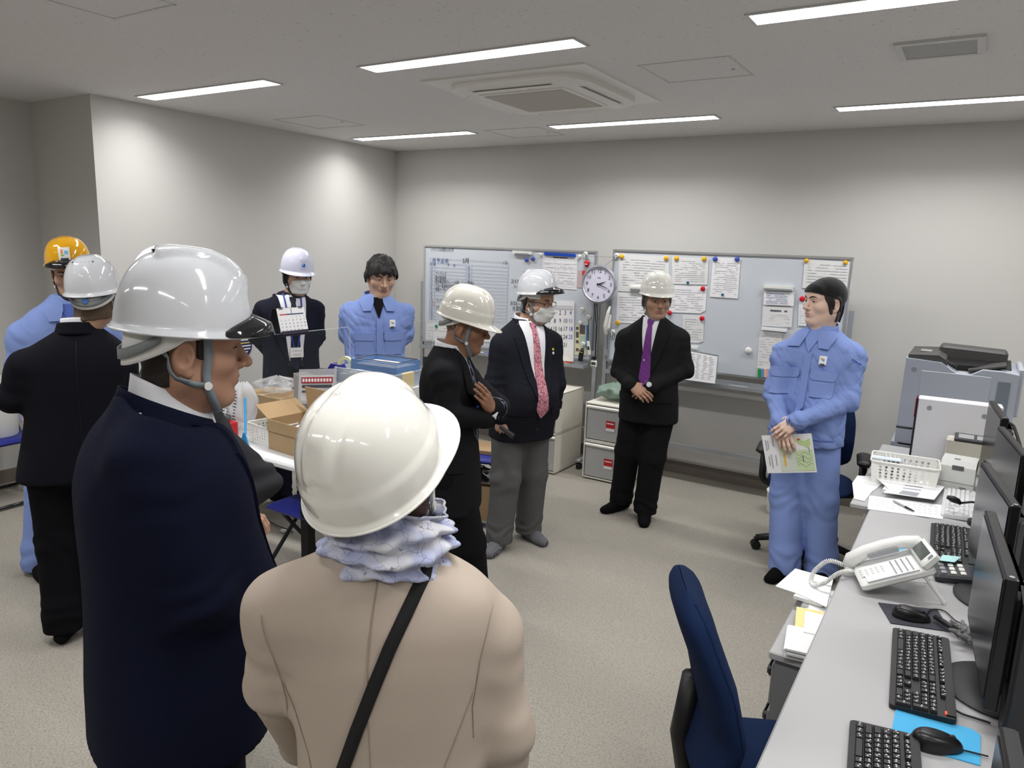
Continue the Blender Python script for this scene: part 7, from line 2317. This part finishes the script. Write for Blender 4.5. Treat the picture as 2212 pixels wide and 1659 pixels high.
# ================================================================== man in profile with crossed arms
P = Person('person in a black suit with cream helmet standing in profile, arms crossed', (-1.991, 2.706), 1.60, 78)
S7 = cloth('suit_black_fine', (26, 26, 29))
sh, hp = v2(P, -.045), v2(P, -.02)
arms = [(P.J(960, 802, .17), P.J(968, 898, .22), P.J(1044, 903, .10)), (P.J(985, 795, -.17), P.J(1078, 880, -.10), P.J(1068, 882, .06))]
jk, F = upper(P, 'jacket', S7, sh, hp, .60, arms, bw=.98, bd=1.05, r=(.060, .054, .047), amp=.002)
c0 = float(sh @ P.r)
tie_and_shirt(P, F, c0, .95, TIE_STRIPE, .93, lap_m=S7, vtop=.062, zt=1.365)
nc = np.array([*sh, 1.335]) + P.f3 * .012
shirt_collar(P, nc, hgt=.042, rise=.03)
pocket_flap(P, F, c0 + .10, .86, .13, .045, S7, dirv=P.r3 * .8 + P.f3 * .6)
an = [AZ(1030, 1322, .08) - P.xy + np.array([0, 0, 0]), AZ(958, 1288, .08) - P.xy]
an[1] = an[0] - P.f3 * .10 - P.r3 * .20
legs = auto_legs(P, hp, an)
trousers(P, cloth('trouser_black_fine', (20, 20, 22)), [l[0] for l in legs], [l[1] for l in legs], [l[2] for l in legs], (.100, .085, .075), hem=.05)
feet(P, an, [P.f * 1.0 + P.r * .25, P.f - P.r * .2], SOCK)
SK3 = skin('skin_dark_tan', (150, 110, 88))
hd = Head(P, P.J(1008, 614) - np.array([0, 0, .190]) + P.f3 * .0, 80, 8, 0, 1.0, SK3, .0028, nc + np.array([0, 0, -.03]), 'down', age=1.2, lips=(128, 86, 72), jaw=1.05)
hh_ = [hand_mesh(P.J(1044, 903, .08), P.f3 * .2 - P.r3 * 1.0, np.array([*P.f, .2]), 1, (.5, .6, .4), .04, .3),
       hand_mesh(P.J(1062, 884, .10), P.J(1036, 838, .20) - P.J(1062, 884, .10), np.array([*P.f, 0]) + np.array([-P.view[0], -P.view[1], .2]) * .8, -1, (.2, .2, .15), .015, .15, scale=.95)]
finish_body(P, hd, hh_, [inner_body(P, sh, hp, arms, legs)])
helmet(hd, HC, 'mp', tilt=6, brimf=.052, brims=.009, zr=.040)
cuff = P.J(1062, 886, .09); dd = P.J(1036, 838, .20) - P.J(1062, 884, .10); dd /= np.linalg.norm(dd)
MB(Matrix.Translation(cuff) @ Vector(dd).to_track_quat('Z', 'Y').to_matrix().to_4x4()).lathe([(.044, -.02), (.043, .008), (.038, .010), (.036, -.02)], 22).build('shirt_cuff', SHIRT, P.root, smooth=True)

# ================================================================== capped man with leaflet
P = Person('person in light blue work clothes and black cap holding a map leaflet', (-.686, 4.366), 1.70, -24)
P.under = cloth('under_blue', (128, 150, 208), .8, .1)
sh, hp = v2(P, -.015), v2(P, -.035)
arms = [(P.J(1697, 752, .06), P.J(1671, 850, .10), P.J(1684, 908, .22)), (P.J(1846, 756, -.03), P.J(1832, 866, .10), P.J(1726, 908, .27))]
jk, F = upper(P, 'work_jacket', WORK, sh, hp, .79, arms, bw=1.07, bd=1.08, belly=.03, r=(.068, .062, .052), amp=.005, freq=10, fold=.010, seed=2, sm=1, fine=.007)
c0 = float(sh @ P.r)
work_front(P, F, c0, .79, zt=1.43)
nc = np.array([*sh, 1.395]) + P.f3 * .0
collar(P, nc, .082, .078, -.01, .05, WORK, 'collar', .55, .035, .14, .012)
collar(P, nc, .064, .064, .0, .035, cloth('collar_navy', (28, 32, 52)), 'inner_collar', .35, .02, .08, point=.03)
q_, n_ = P.spot(F, c0 - .20, 1.17)
for i in range(5):
    q, n_ = pix_hit(P, F, 1842 + 4.2 * i, 777 + 2.6 * i); MB().box(tuple(q + n_ * .0005), (.006, .006, .007)).build('sleeve_lettering', mat('thread_blue', (40, 80, 176), .7), P.root)
an = [AZ(1695, 1216, .08) - P.xy, AZ(1775, 1222, .08) - P.xy]
legs = auto_legs(P, hp, an)
trousers(P, WORK, [l[0] for l in legs], [l[1] for l in legs], [l[2] for l in legs], (.108, .096, .086), hem=.035, amp=.004)
feet(P, an, [AZ(1660, 1240, 0)[:2] - AZ(1695, 1222, 0)[:2], AZ(1775, 1262, 0)[:2] - AZ(1775, 1230, 0)[:2]], SOCK)
SK4 = skin('skin_fair', (222, 190, 172))
hd = Head(P, P.J(1786, 603) - np.array([0, 0, .126]), -52, -2, 0, 1.07, SK4, .003, nc + np.array([0, 0, -.03]), 'narrow', w=1.0, lips=(196, 142, 132), mouth=.001)
hh_ = [hand_mesh(P.J(1686, 912, .245), P.J(1700, 968, .30) - P.J(1686, 912, .245), np.array([-P.view[0], -P.view[1], .25]), 1, (.25, .35, .25), .10, .5),
       hand_mesh(P.J(1724, 906, .275), P.J(1682, 936, .31) - P.J(1724, 906, .275), np.array([-P.view[0], -P.view[1], .35]), -1, (.30, .5, .4), .12, .5)]
finish_body(P, hd, hh_, [inner_body(P, sh, hp, arms, legs)])
cap = hd.hair(lambda X, Y, Z: np.maximum(.030 + .22 * (Y - .02) - Z + np.where(Y < -.02, -.9 * np.clip(-.02 - Y, 0, .07), 0), -1), .008, .0008, mat('cap_black', (9, 9, 11), .9, bump=.3, bscale=800, sheen=.2), 'cap')
hd.hair(lambda X, Y, Z: np.maximum(np.minimum(np.maximum(Y + .036, -.095 - Z), np.maximum(np.maximum(Y - .030 - .42 * (Z + .02), .004 - Y), np.maximum(-.058 - Z, .048 - np.abs(X)))), Z - .05), .005, .003, mat('hair_dark_brown', (34, 24, 22), .45, bump=.7, bscale=260))
MBt = hd.obj(MB().ribbon([(.0, -.118, .0), (.01, -.125, -.05), (.02, -.12, -.10)], .02, .003, [(0, -1, 0)] * 3), 'cap_tie', MATS['cap_black'], cap)
# leaflet
Lq = [P.J(1645, 941, .265), P.J(1753, 936, .265), P.J(1765, 1020, .25), P.J(1658, 1022, .25)]
o = np.mean(Lq, axis=0)
t = thing('leaflet', 'white leaflet with green map hanging from the hands of the capped man', 'leaflet', o + P.xy)
nv_ = np.array([-P.view[0], -P.view[1], 0])
MB().sheet([p - o for p in Lq], .002, nv_).build('sheet', PAPER, t, fix=True)
lq = lambda u, v, l=.0032: (Lq[0] * (1 - u) + Lq[1] * u) * (1 - v) + (Lq[3] * (1 - u) + Lq[2] * u) * v - o + nv_ * l
def lpoly(uv, m, nm, l=.0032):
    b_ = MB(); b_.add([lq(u, v, l) for u, v in uv], [tuple(range(len(uv)))[::-1]]); b_.build(nm, m, t)
lpoly([(.30, .03), (.60, .02), (.60, .95), (.30, .96)], mat('leaf_pale', (214, 222, 208), .7), 'pale_panel')
lpoly([(.62, .42), (.97, .40), (.97, .95), (.62, .95)], mat('leaf_green', (206, 226, 180), .7), 'map_panel', .0034)
lpoly([(.66, .14), (.74, .10), (.82, .19), (.95, .12), (.95, .26), (.90, .38), (.82, .30), (.72, .26)], mat('leaf_island', (196, 220, 150), .7), 'map_island', .0036)
lpoly([(.70, .11), (.76, .13), (.72, .18)], INK_RED, 'map_mark', .0040)
lpoly([(.38, .5), (.42, .5), (.42, .82), (.38, .82)], mat('leaf_orange', (240, 180, 80), .7), 'orange_title', .0038)
lpoly([(.38, .36), (.46, .36), (.46, .45), (.38, .45)], mat('leaf_lime', (204, 226, 90), .7), 'lime_mark', .0038)
for k, (u0, v0, v1) in enumerate(((.06, .12, .4), (.10, .14, .36), (.20, .1, .3), (.08, .55, .8), (.13, .5, .86), (.22, .52, .8), (.76, .55, .72), (.90, .35, .5))):
    lpoly([(u0, v0), (u0 + .015, v0), (u0 + .015, v1), (u0, v1)], INK if k == 6 else mat('leaf_print', (150, 154, 162), .8), 'print', .0040)
for k in range(4):
    b_ = MB(); b_.tube([tuple(lq(.64 + .30 * j / 5, .50 + .1 * k + .05 * math.sin(j * 1.7 + k), .0042)) for j in range(6)], .0008, 4); b_.build('map_road', MATS['leaf_print'], t)

# ================================================================== bareheaded man
P = Person('person bareheaded with black hair in light blue work clothes, hands behind back', (-3.348, 3.646), 1.735, 8)
P.under = cloth('under_black', (22, 22, 26))
sh, hp = v2(P, -.005), v2(P, -.02)
arms = [(P.J(757, 668, 0), P.J(750, 722, -.05), P.J(786, 752, -.17)), (P.J(872, 670, -.02), P.J(876, 722, -.06), P.J(846, 752, -.18))]
jk, F = upper(P, 'work_jacket', WORK, sh, hp, .83, arms, h=.010, bw=1.06, bd=1.05, r=(.066, .060, .050), amp=.005, freq=10, fold=.009, seed=5, sm=1, fine=.007)
c0 = float(sh @ P.r)
work_front(P, F, c0, .83, zt=1.475)
nc = np.array([*sh, 1.435])
collar(P, nc, .080, .076, -.01, .048, WORK, 'collar', .55, .03, .14, .012)
an = [np.array([*(hp + P.r * .10), .08]), np.array([*(hp - P.r * .10), .08])]
legs = auto_legs(P, hp, an)
trousers(P, WORK, [l[0] for l in legs], [l[1] for l in legs], [l[2] for l in legs], (.105, .09, .08), h=.014)
feet(P, an, [P.f, P.f], SOCK)
SK5 = skin('skin_mid', (200, 162, 140))
hd = Head(P, P.J(823, 549) - np.array([0, 0, .142]) + P.f3 * .02, 12, 14, 0, 1.04, SK5, .0032, nc + np.array([0, 0, -.03]), 'down', w=1.02, lips=(168, 120, 108))
hh_ = [hand_mesh(arms[0][2], -P.r3 + np.array([0, 0, -.5]), -P.f3, 1, (.4, .5, .4)), hand_mesh(arms[1][2], P.r3 + np.array([0, 0, -.5]), -P.f3, -1, (.4, .5, .4))]
finish_body(P, hd, hh_, [inner_body(P, sh, hp, arms, legs)])
hd.hair(lambda X, Y, Z: np.maximum(np.minimum(.048 - .35 * np.abs(X) - .010 * np.sin(X * 160) - Z + np.where(Y < .03, -.9 * np.clip(.03 - Y, 0, .14), 0), 9), np.where(Y > -.03, -.030, -.075) - Z), .014, .007, BLACKHAIR, freq=75)

# ================================================================== man with lanyard by the wall
P = Person('person in a dark suit with lanyard, white mask and pale lilac helmet', (-3.929, 3.407), 1.715, 14)
S5 = cloth('suit_navy_dark', (30, 32, 44))
sh, hp = v2(P, .005), v2(P, .01)
arms = [(P.J(572, 662, .02), P.J(553, 726, -.04), P.J(592, 772, -.17)), (P.J(680, 660, -.02), P.J(686, 726, -.06), P.J(662, 772, -.18))]
jk, F = upper(P, 'jacket', S5, sh, hp, .80, arms, h=.010, bw=1.0, bd=1.02, r=(.060, .054, .046), amp=.002)
c0 = float(sh @ P.r)
tie_and_shirt(P, F, c0, 1.02, TIE_NAVY, .965, lap_m=S5, vtop=.05, zt=1.46, open_w=.042, buttons=False)
P.build_patch('belt', F, [(c0 - .05, 1.028), (c0 - .05, .992)], [(c0 + .05, 1.028), (c0 + .05, .992)], BLACK_PLASTIC, .005, nu=5, nv=4)
card_patch(P, F, c0 + .012, 1.01, .03, .03, CHROME, 'belt_buckle', .008)
P.build_patch('trouser_front', F, [(c0 - .05, .992), (c0 - .07, .81)], [(c0 + .05, .992), (c0 + .07, .81)], TR, .004, nu=5, nv=8)
nc = np.array([*sh, 1.425]) + P.f3 * .005
shirt_collar(P, nc)
LAN = mat('lanyard_blue', (30, 60, 140), .6)
for s in (-1, 1):
    P.build_patch('lanyard', F, [(c0 + s * .055 - .004, 1.47), (c0 + s * .045 - .004, 1.30), (c0 + s * .010 - .004, 1.10)], [(c0 + s * .055 + .004, 1.47), (c0 + s * .045 + .004, 1.30), (c0 + s * .010 + .004, 1.10)], LAN, .014, nu=2, nv=24, skirt=.002)
card_patch(P, F, c0 - .005, 1.085, .085, .065, mat('id_white', (232, 232, 226), .5), 'name_card', .020); card_patch(P, F, c0 - .005, 1.100, .06, .005, INK_FAINT, 'card_print', .022); card_patch(P, F, c0 - .005, 1.073, .05, .014, INK_FAINT, 'card_print', .022)
an = [np.array([*(hp + P.r * .10), .08]), np.array([*(hp - P.r * .10), .08])]
legs = auto_legs(P, hp, an)
trousers(P, S5, [l[0] for l in legs], [l[1] for l in legs], [l[2] for l in legs], (.100, .085, .075), h=.013, top=1.06)
feet(P, an, [P.f, P.f], SOCK)
hd = Head(P, P.J(640, 535) - np.array([0, 0, .190]) + P.f3 * .012, 18, 4, 0, 1.0, SK5, .0035, nc + np.array([0, 0, -.03]), 'narrow')
hh_ = [hand_mesh(arms[0][2], -P.r3 + np.array([0, 0, -.5]), -P.f3, 1, (.4, .5, .4)), hand_mesh(arms[1][2], P.r3 + np.array([0, 0, -.5]), -P.f3, -1, (.4, .5, .4))]
finish_body(P, hd, hh_, [inner_body(P, sh, hp, arms, legs)])
helmet(hd, HL, 'plain', tilt=3, brimf=.034, liner=False, strapm=mat('strap_dark', (40, 42, 46), .7), emblem=dict(w=.034, h=.034, z=.050, m=mat('emblem_pale', (206, 220, 240), .4), marks=[(0, 0, .022, .022, mat('emblem_blue', (24, 92, 176), .3)), (.003, .003, .009, .009, mat('emblem_light', (150, 206, 240), .3)), (0, -.024, .024, .004, INK_FAINT), (-.004, .036, .05, .018, mat('emblem_tape', (196, 200, 220), .5))]))
hd.hair(lambda X, Y, Z: np.maximum(np.maximum(Y - .02 - .2 * Z, -.06 - Z), Z - .05), .007, .002)
face_mask(hd)

# ================================================================== yellow helmet man
P = Person('person in light blue work clothes and yellow helmet half hidden by a dark suit', (-4.147, 2.037), 1.74, 8)
P.under = WORK_D
sh, hp = v2(P, .03), v2(P, .0)
arms = [(P.J(50, 716, 0), P.J(36, 800, .0), P.J(60, 876, .10)), (P.J(240, 712, 0), P.J(252, 800, .0), P.J(232, 876, .10))]
jk, F = upper(P, 'work_jacket', WORK, sh, hp, .82, arms, h=.011, bw=1.10, bd=1.05, r=(.070, .062, .050), amp=.004, fold=.008, seed=8, sm=1, fine=.003)
c0 = float(sh @ P.r)
work_front(P, F, c0, .82, zt=1.455, badge=False)
nc = np.array([*sh, 1.415])
collar(P, nc, .080, .076, -.01, .048, WORK, 'collar', .55, .03, .14, .012)
an = [AZ(84, 1205, .08) - P.xy, np.array([*(hp - P.r * .12), .08])]
legs = auto_legs(P, hp, an)
trousers(P, WORK, [l[0] for l in legs], [l[1] for l in legs], [l[2] for l in legs], (.105, .09, .08), h=.012)
feet(P, an, [P.f, P.f], SOCK)
hd = Head(P, P.J(144, 512) - np.array([0, 0, .186]) + P.f3 * .02, -6, 10, 4, 1.0, SK2, .0035, nc + np.array([0, 0, -.03]), 'down', age=.6)
hh_ = [hand_mesh(arms[0][2], P.f3 - np.array([0, 0, .4]), np.array([0, 0, 1.0]), 1), hand_mesh(arms[1][2], P.f3 - np.array([0, 0, .4]), np.array([0, 0, 1.0]), -1)]
finish_body(P, hd, hh_, [inner_body(P, sh, hp, arms, legs)])
helmet(hd, HY, 'plain', tilt=-2, brimf=.012, visor=True, zr=.060, h=.126, strapm=MATS['strap_dark'], emblem=dict(w=.052, h=.068, z=.056, x=.0, m=mat('sticker', (240, 240, 240), .4), marks=[(-.010, .010, .016, .018, mat('mk_blue', (110, 190, 226), .4)), (.010, .014, .010, .022, mat('mk_orange', (240, 150, 60), .4)), (.008, -.004, .016, .008, mat('mk_green', (150, 200, 80), .4)), (0, -.022, .036, .010, INK)]))

# ================================================================== dark suit seen from behind, white vented helmet
P = Person('person in a navy black suit and white vented helmet seen from behind', (-3.338, 1.643), 1.675, 172)
S2 = cloth('suit_midnight', (20, 20, 27))
sh, hp = v2(P, .06), v2(P, .0)
arms = [(P.J(258, 776, -.02), P.J(284, 872, -.06), P.J(240, 896, -.28)), (P.J(56, 782, .0), P.J(24, 862, -.02), P.J(66, 872, -.26))]
jk, F = upper(P, 'jacket', S2, sh, hp, .75, arms, h=.010, bw=1.06, bd=1.10, belly=.03, r=(.064, .058, .048), amp=.002)
nc = np.array([*sh, 1.405]) + P.f3 * .008
shirt_collar(P, nc)
collar(P, np.array([*sh, 1.372]), .078, .080, 0, .052, S2, 'jacket_collar', .6, .03, .20)
bk = -P.f3
c0 = float(sh @ P.r)
seam(P, F, [(c0, 1.38), (c0, 1.1), (c0, .76)], BLACK_PLASTIC, 'back_seam', .0012, dirv=bk)
an = [AZ(140, 1345, .08) - P.xy, None]; an = [an[0] - P.vr[0] * 0, an[0] * 1.0]
an = [np.array(an[0]) + np.array([*(P.vr * .17), 0]) + np.array([*(P.view * .05), 0]), AZ(138, 1345, .08) - P.xy]
legs = auto_legs(P, hp, an)
trousers(P, cloth('trouser_midnight', (14, 14, 18)), [l[0] for l in legs], [l[1] for l in legs], [l[2] for l in legs], (.102, .088, .078), hem=.05)
feet(P, an, [P.f - P.r * .2, P.f + P.r * .1], SOCK)
hd = Head(P, P.J(200, 552) - np.array([0, 0, .186]) - P.f3 * .0, 160, -4, -4, 1.0, SK2, .0035, nc + np.array([0, 0, -.03]))
hh_ = [hand_mesh(arms[0][2], P.f3 + np.array([0, 0, .1]), np.array([0, 0, 1.0]), 1), hand_mesh(arms[1][2], P.f3 + np.array([0, 0, .1]), np.array([0, 0, 1.0]), -1)]
finish_body(P, hd, hh_, [inner_body(P, sh, hp, arms, legs)])
hm = helmet(hd, HW, 'vent', tilt=-3, brimf=.016, brims=.010, liner_low=.012)
hd.hair(lambda X, Y, Z: np.maximum(np.maximum(Y - .0 - .15 * Z, -.085 - Z), Z - .03), .006, .003, mat('hair_grey_brown', (92, 74, 60), .5, bump=.7, bscale=260))
hd.obj(MB().cyl((0, -.126, .008), (0, -.131, .008), .011, n=16), 'adjust_knob', mat('knob_blue', (70, 130, 214), .4), hm, smooth=False)
hd.obj(MB().grid(lambda u, v: (.085 * math.cos(math.pi + math.pi * u), .108 * math.sin(math.pi + math.pi * u) - .012, .055 - .04 * v), 20, 3), 'cradle', HARN, hm, thick=.002)

# ================================================================== half hidden man in charcoal
P = Person('person in charcoal jacket and white helmet hidden behind the man in navy, bent elbow showing', (-2.04, 1.356), 1.745, 90)
S11 = cloth('suit_charcoal', (52, 52, 55), .85)
sh, hp = v2(P, -.03), v2(P, -.02)
arms = [(P.J(395, 890, .13), P.J(566, 1042, .12), P.J(470, 1120, .20)), (P.J(380, 850, -.17), P.J(470, 1040, -.2), P.J(420, 1100, -.05))]
jk, F = upper(P, 'jacket', S11, sh, hp, .78, arms, h=.010, bw=.98, r=(.064, .058, .048), fold=.010, amp=.003)
nc = np.array([*sh, 1.46]); shirt_collar(P, nc)
an = [np.array([*(hp + P.r * .10), .08]), np.array([*(hp - P.r * .10), .08])]
legs = auto_legs(P, hp, an)
trousers(P, S11, [l[0] for l in legs], [l[1] for l in legs], [l[2] for l in legs], (.100, .085, .075), h=.014)
feet(P, an, [P.f, P.f], SOCK)
hd = Head(P, P.J(375, 530) - np.array([0, 0, .190]), 90, 2, 0, 1.0, SK2, .004, nc + np.array([0, 0, -.03]))
hh_ = [hand_mesh(arms[0][2], P.f3, np.array([0, 0, 1.0]), 1), hand_mesh(arms[1][2], P.r3 * .6 + P.f3 * .3, np.array([0, 0, 1.0]), -1)]
finish_body(P, hd, hh_, [inner_body(P, sh, hp, arms, legs)])
helmet(hd, HL, 'plain', brimf=.03)
hd.hair(lambda X, Y, Z: np.maximum(np.maximum(Y - .0 - .15 * Z, -.07 - Z), Z - .03), .006, .002)

# ================================================================== foreground man in navy
P = Person('person in a navy suit and white helmet with raised top fin, face in profile', (-1.40, .892), 1.755, 104)
S3 = cloth('suit_navy', (15, 19, 38), .9, .3, 900, .2)
sh, hp = v2(P, -.025), v2(P, -.02)
arms = [(P.J(312, 948, .14), P.J(430, 1290, .17), P.J(575, 1345, .0)), (P.J(400, 945, -.18), P.J(500, 1240, -.18), P.J(560, 1380, -.08))]
jk, F = upper(P, 'jacket', S3, sh, hp, .745, arms, h=.0075, bw=1.04, bd=1.25, belly=.07, r=(.068, .062, .054), amp=.003, freq=6, fold=.006, carve=[(np.array([*(sh + P.f * .105), 1.515]), (.085, .085, .085)), (np.array([*(sh + P.f * .055 - P.view * .065), 1.535]), (.105, .105, .085))])
c0 = float(sh @ P.r)
nc = np.array([*sh, 1.475]) + P.f3 * .018
collar(P, np.array([*sh, 1.425]) + P.f3 * .030, .066, .074, 0, .048, SHIRT, 'shirt_collar', .25, .085, .10, .020, point=.05)
collar(P, np.array([*sh, 1.40]) + P.f3 * .020, .080, .088, 0, .048, S3, 'jacket_collar', .45, .085, .20)
tie_and_shirt(P, F, c0, 1.03, TIE_STRIPE, 1.0, lap_m=S3, vtop=.07, zt=1.49, buttons=False)
an = [np.array([*(hp + P.r * .10), .08]), np.array([*(hp - P.r * .10), .08])]
legs = auto_legs(P, hp, an)
trousers(P, cloth('trouser_navy', (13, 17, 36), .9, .3, 900), [l[0] for l in legs], [l[1] for l in legs], [l[2] for l in legs], (.115, .095, .085), h=.012)
feet(P, an, [P.f, P.f], SOCK)
SK6 = skin('skin_profile', (178, 136, 114))
hd = Head(P, P.J(396, 535) - np.array([0, 0, .204]), 93, 1, 0, 1.05, SK6, .0023, nc + np.array([0, 0, -.03]), 'narrow', mouth=.004, jaw=1.0, lips=(164, 108, 96), nose=1.1)
hh_ = [hand_mesh(arms[0][2], P.f3 + np.array([0, 0, .1]), np.array([0, 0, 1.0]), 1), hand_mesh(arms[1][2], P.f3 + np.array([0, 0, .1]), np.array([0, 0, 1.0]), -1)]
finish_body(P, hd, hh_, [inner_body(P, sh, hp, arms, legs)])
helmet(hd, HW, 'fin', tilt=4, a=.108, b=.124, h=.143, brimf=.010, brims=.008, visor=True, zr=.045, liner_low=.012)
hd.hair(lambda X, Y, Z: np.maximum(np.minimum(np.maximum(Y + .040, -.070 - Z), np.maximum(np.maximum(Y - .036, .008 - Y), np.maximum(-.016 - Z - .3 * (Y - .02), .045 - np.abs(X)))), Z - .04), .0025, .0015, mat('hair_short', (36, 26, 22), .6, bump=.7, bscale=300))

# ================================================================== foreground woman in beige
P = Person('person in a beige jacket with lilac scarf and black bag strap, seen from behind', (-.756, .84), 1.585, 168)
S4 = cloth('jacket_beige', (178, 165, 152), .85, .18, 1100, .2)
sh, hp = v2(P, .005), v2(P, .02)
arms = [(P.J(1046, 1338, .0), P.J(1096, 1575, .03), P.J(1075, 1800, -.10)), (P.J(606, 1288, .0), P.J(592, 1470, -.03), P.J(650, 1600, -.24))]
jk, F = upper(P, 'jacket', S4, sh, hp, .76, arms, h=.0065, bw=.97, bd=.96, r=(.054, .047, .042), amp=.002, freq=6, fold=.0025, seed=4, prof=[(.862, .052, .056), (.848, .085, .068), (.832, .150, .085), (.815, .188, .100), (.79, .197, .114), (.75, .190, .122), (.70, .180, .122), (.65, .172, .118), (.60, .174, .120), (.55, .182, .126), (.50, .190, .132), (.44, .194, .136), (.36, .20, .14)])
bk = -P.f3; c0 = float(sh @ P.r)
SEAMM = cloth('seam_beige', (158, 143, 128))
seam(P, F, [(c0, 1.335), (c0 - .008, 1.20), (c0 - .004, 1.0), (c0, .80)], SEAMM, 'back_seam', .0010, dirv=bk)
for s in (1, -1):
    seam(P, F, [(c0 + s * .175, 1.275), (c0 + s * .160, 1.20), (c0 + s * .150, 1.12), (c0 + s * .152, 1.06)], SEAMM, 'armhole_seam', .0008, dirv=bk)
    seam(P, F, [(c0 + s * .152, 1.15), (c0 + s * .11, 1.03), (c0 + s * .085, .90), (c0 + s * .085, .78)], SEAMM, 'panel_seam', .0008, dirv=bk)
# scarf: stacked folds round the neck
SCARF = pattern('scarf_print', (192, 196, 216), (120, 122, 140), 'lines', 34, .9, .006, .012)
nt = SCARF.node_tree
_vor = [n for n in nt.nodes if n.type == 'TEX_VORONOI'][0]; _mp = [n for n in nt.nodes if n.type == 'MAPPING'][0]; _rp = [n for n in nt.nodes if n.type == 'VALTORGB'][0]
_nz = nt.nodes.new('ShaderNodeTexNoise'); _nz.inputs['Scale'].default_value = 30; nt.links.new(_mp.outputs['Vector'], _nz.inputs['Vector'])
_ad = nt.nodes.new('ShaderNodeVectorMath'); _ad.operation = 'MULTIPLY_ADD'; _ad.inputs[1].default_value = (.05, .05, .05)
nt.links.new(_nz.outputs['Color'], _ad.inputs[0]); nt.links.new(_mp.outputs['Vector'], _ad.inputs[2]); nt.links.new(_ad.outputs['Vector'], _vor.inputs['Vector'])
_n2 = nt.nodes.new('ShaderNodeTexNoise'); _n2.inputs['Scale'].default_value = 18; nt.links.new(_mp.outputs['Vector'], _n2.inputs['Vector'])
_r2 = nt.nodes.new('ShaderNodeValToRGB'); _r2.color_ramp.elements[0].position = .42; _r2.color_ramp.elements[1].position = .6
_r2.color_ramp.elements[0].color = lin((206, 207, 214)) + (1,); _r2.color_ramp.elements[1].color = lin((170, 176, 206)) + (1,)
nt.links.new(_n2.outputs['Fac'], _r2.inputs['Fac'])
_mx = nt.nodes.new('ShaderNodeMix'); _mx.data_type = 'RGBA'; _mx.blend_type = 'MULTIPLY'; _mx.inputs['Factor'].default_value = 1
_rp.color_ramp.elements[1].color = (1, 1, 1, 1); _rp.color_ramp.elements[0].color = (.35, .35, .42, 1)
nt.links.new(_r2.outputs['Color'], _mx.inputs['A']); nt.links.new(_rp.outputs['Color'], _mx.inputs['B'])
nt.links.new(_mx.outputs['Result'], nt.nodes['Principled BSDF'].inputs['Base Color'])
nc = np.array([*sh, 1.335]) + P.f3 * .01
def scarf(u, v):
    a = 2 * math.pi * u
    fold = .010 * math.sin(v * 2 * math.pi * 3.2 + .6 * math.sin(a * 2)) + .004 * math.sin(a * 9 + v * 22) + .003 * math.sin(a * 17 - v * 9)
    k = 1.0 + .20 * math.sin(math.pi * v) - .04 * v
    return tuple(nc + P.r3 * ((.086 * k + fold) * math.cos(a)) + P.f3 * ((.088 * k + fold) * math.sin(a)) + np.array([0, 0, -.018 + .100 * v + .006 * math.sin(a * 3 + 5 * v) - .012 * math.sin(a)]))
MB().grid(scarf, 96, 40, True).build('scarf', SCARF, P.root, smooth=True, thick=.003)
# bag strap across the back
ST = mat('strap_black', (16, 16, 17), .8, bump=.3, bscale=900)
sp = [(916, 1243), (880, 1320), (842, 1400), (805, 1490), (772, 1575), (735, 1680)]
Sp = []
for px, py in sp:
    r_ = ray(px, py); q, ok = F.hit((EYE - P.xy)[None] + r_[None] * (P.dist - .42) / np.linalg.norm(r_[:2]), r_, .9); Sp.append(q[0])
nn = [tuple(F.grad(q[None])[0]) for q in Sp]
Sp2 = [tuple(q + np.array(n) * .004) for q, n in zip(Sp, nn)]
top_ = np.array(Sp2[0]); ov = [tuple(top_ + P.f3 * .06 + np.array([0, 0, .018])), tuple(top_ + P.f3 * .03 + np.array([0, 0, .012]))]
MB().ribbon(ov + Sp2, .021, .003, [(0, 0, 1), tuple(np.array(nn[0]) + np.array([0, 0, 1]))] + nn).build('bag_strap', ST, P.root, smooth=True)
an = [np.array([*(hp + P.r * .08), .08]), np.array([*(hp - P.r * .08), .08])]
legs = auto_legs(P, hp, an)
trousers(P, cloth('trouser_dark', (30, 28, 30)), [l[0] for l in legs], [l[1] for l in legs], [l[2] for l in legs], (.095, .08, .07), h=.013)
feet(P, an, [P.f, P.f], SOCK)
hc = P.J(822, 1030, .0)
hd = Head(P, hc, 142, -22, 0, .92, SK4, .003, nc + np.array([0, 0, -.03]))
hh_ = [hand_mesh(arms[0][2], P.f3, np.array([0, 0, 1.0]), 1), hand_mesh(arms[1][2], P.f3, np.array([0, 0, 1.0]), -1)]
finish_body(P, hd, hh_, [inner_body(P, sh, hp, arms, legs)])
helmet(hd, HI, 'mp', tilt=-9, brimf=.050, brims=.012, a=.112, b=.130, h=.148, zr=.030, strapm=STRAP)
hd.hair(lambda X, Y, Z: np.maximum(np.maximum(Y - .012, -.10 - Z), Z - .05), .008, .005, BROWNHAIR)
face_mask(hd)
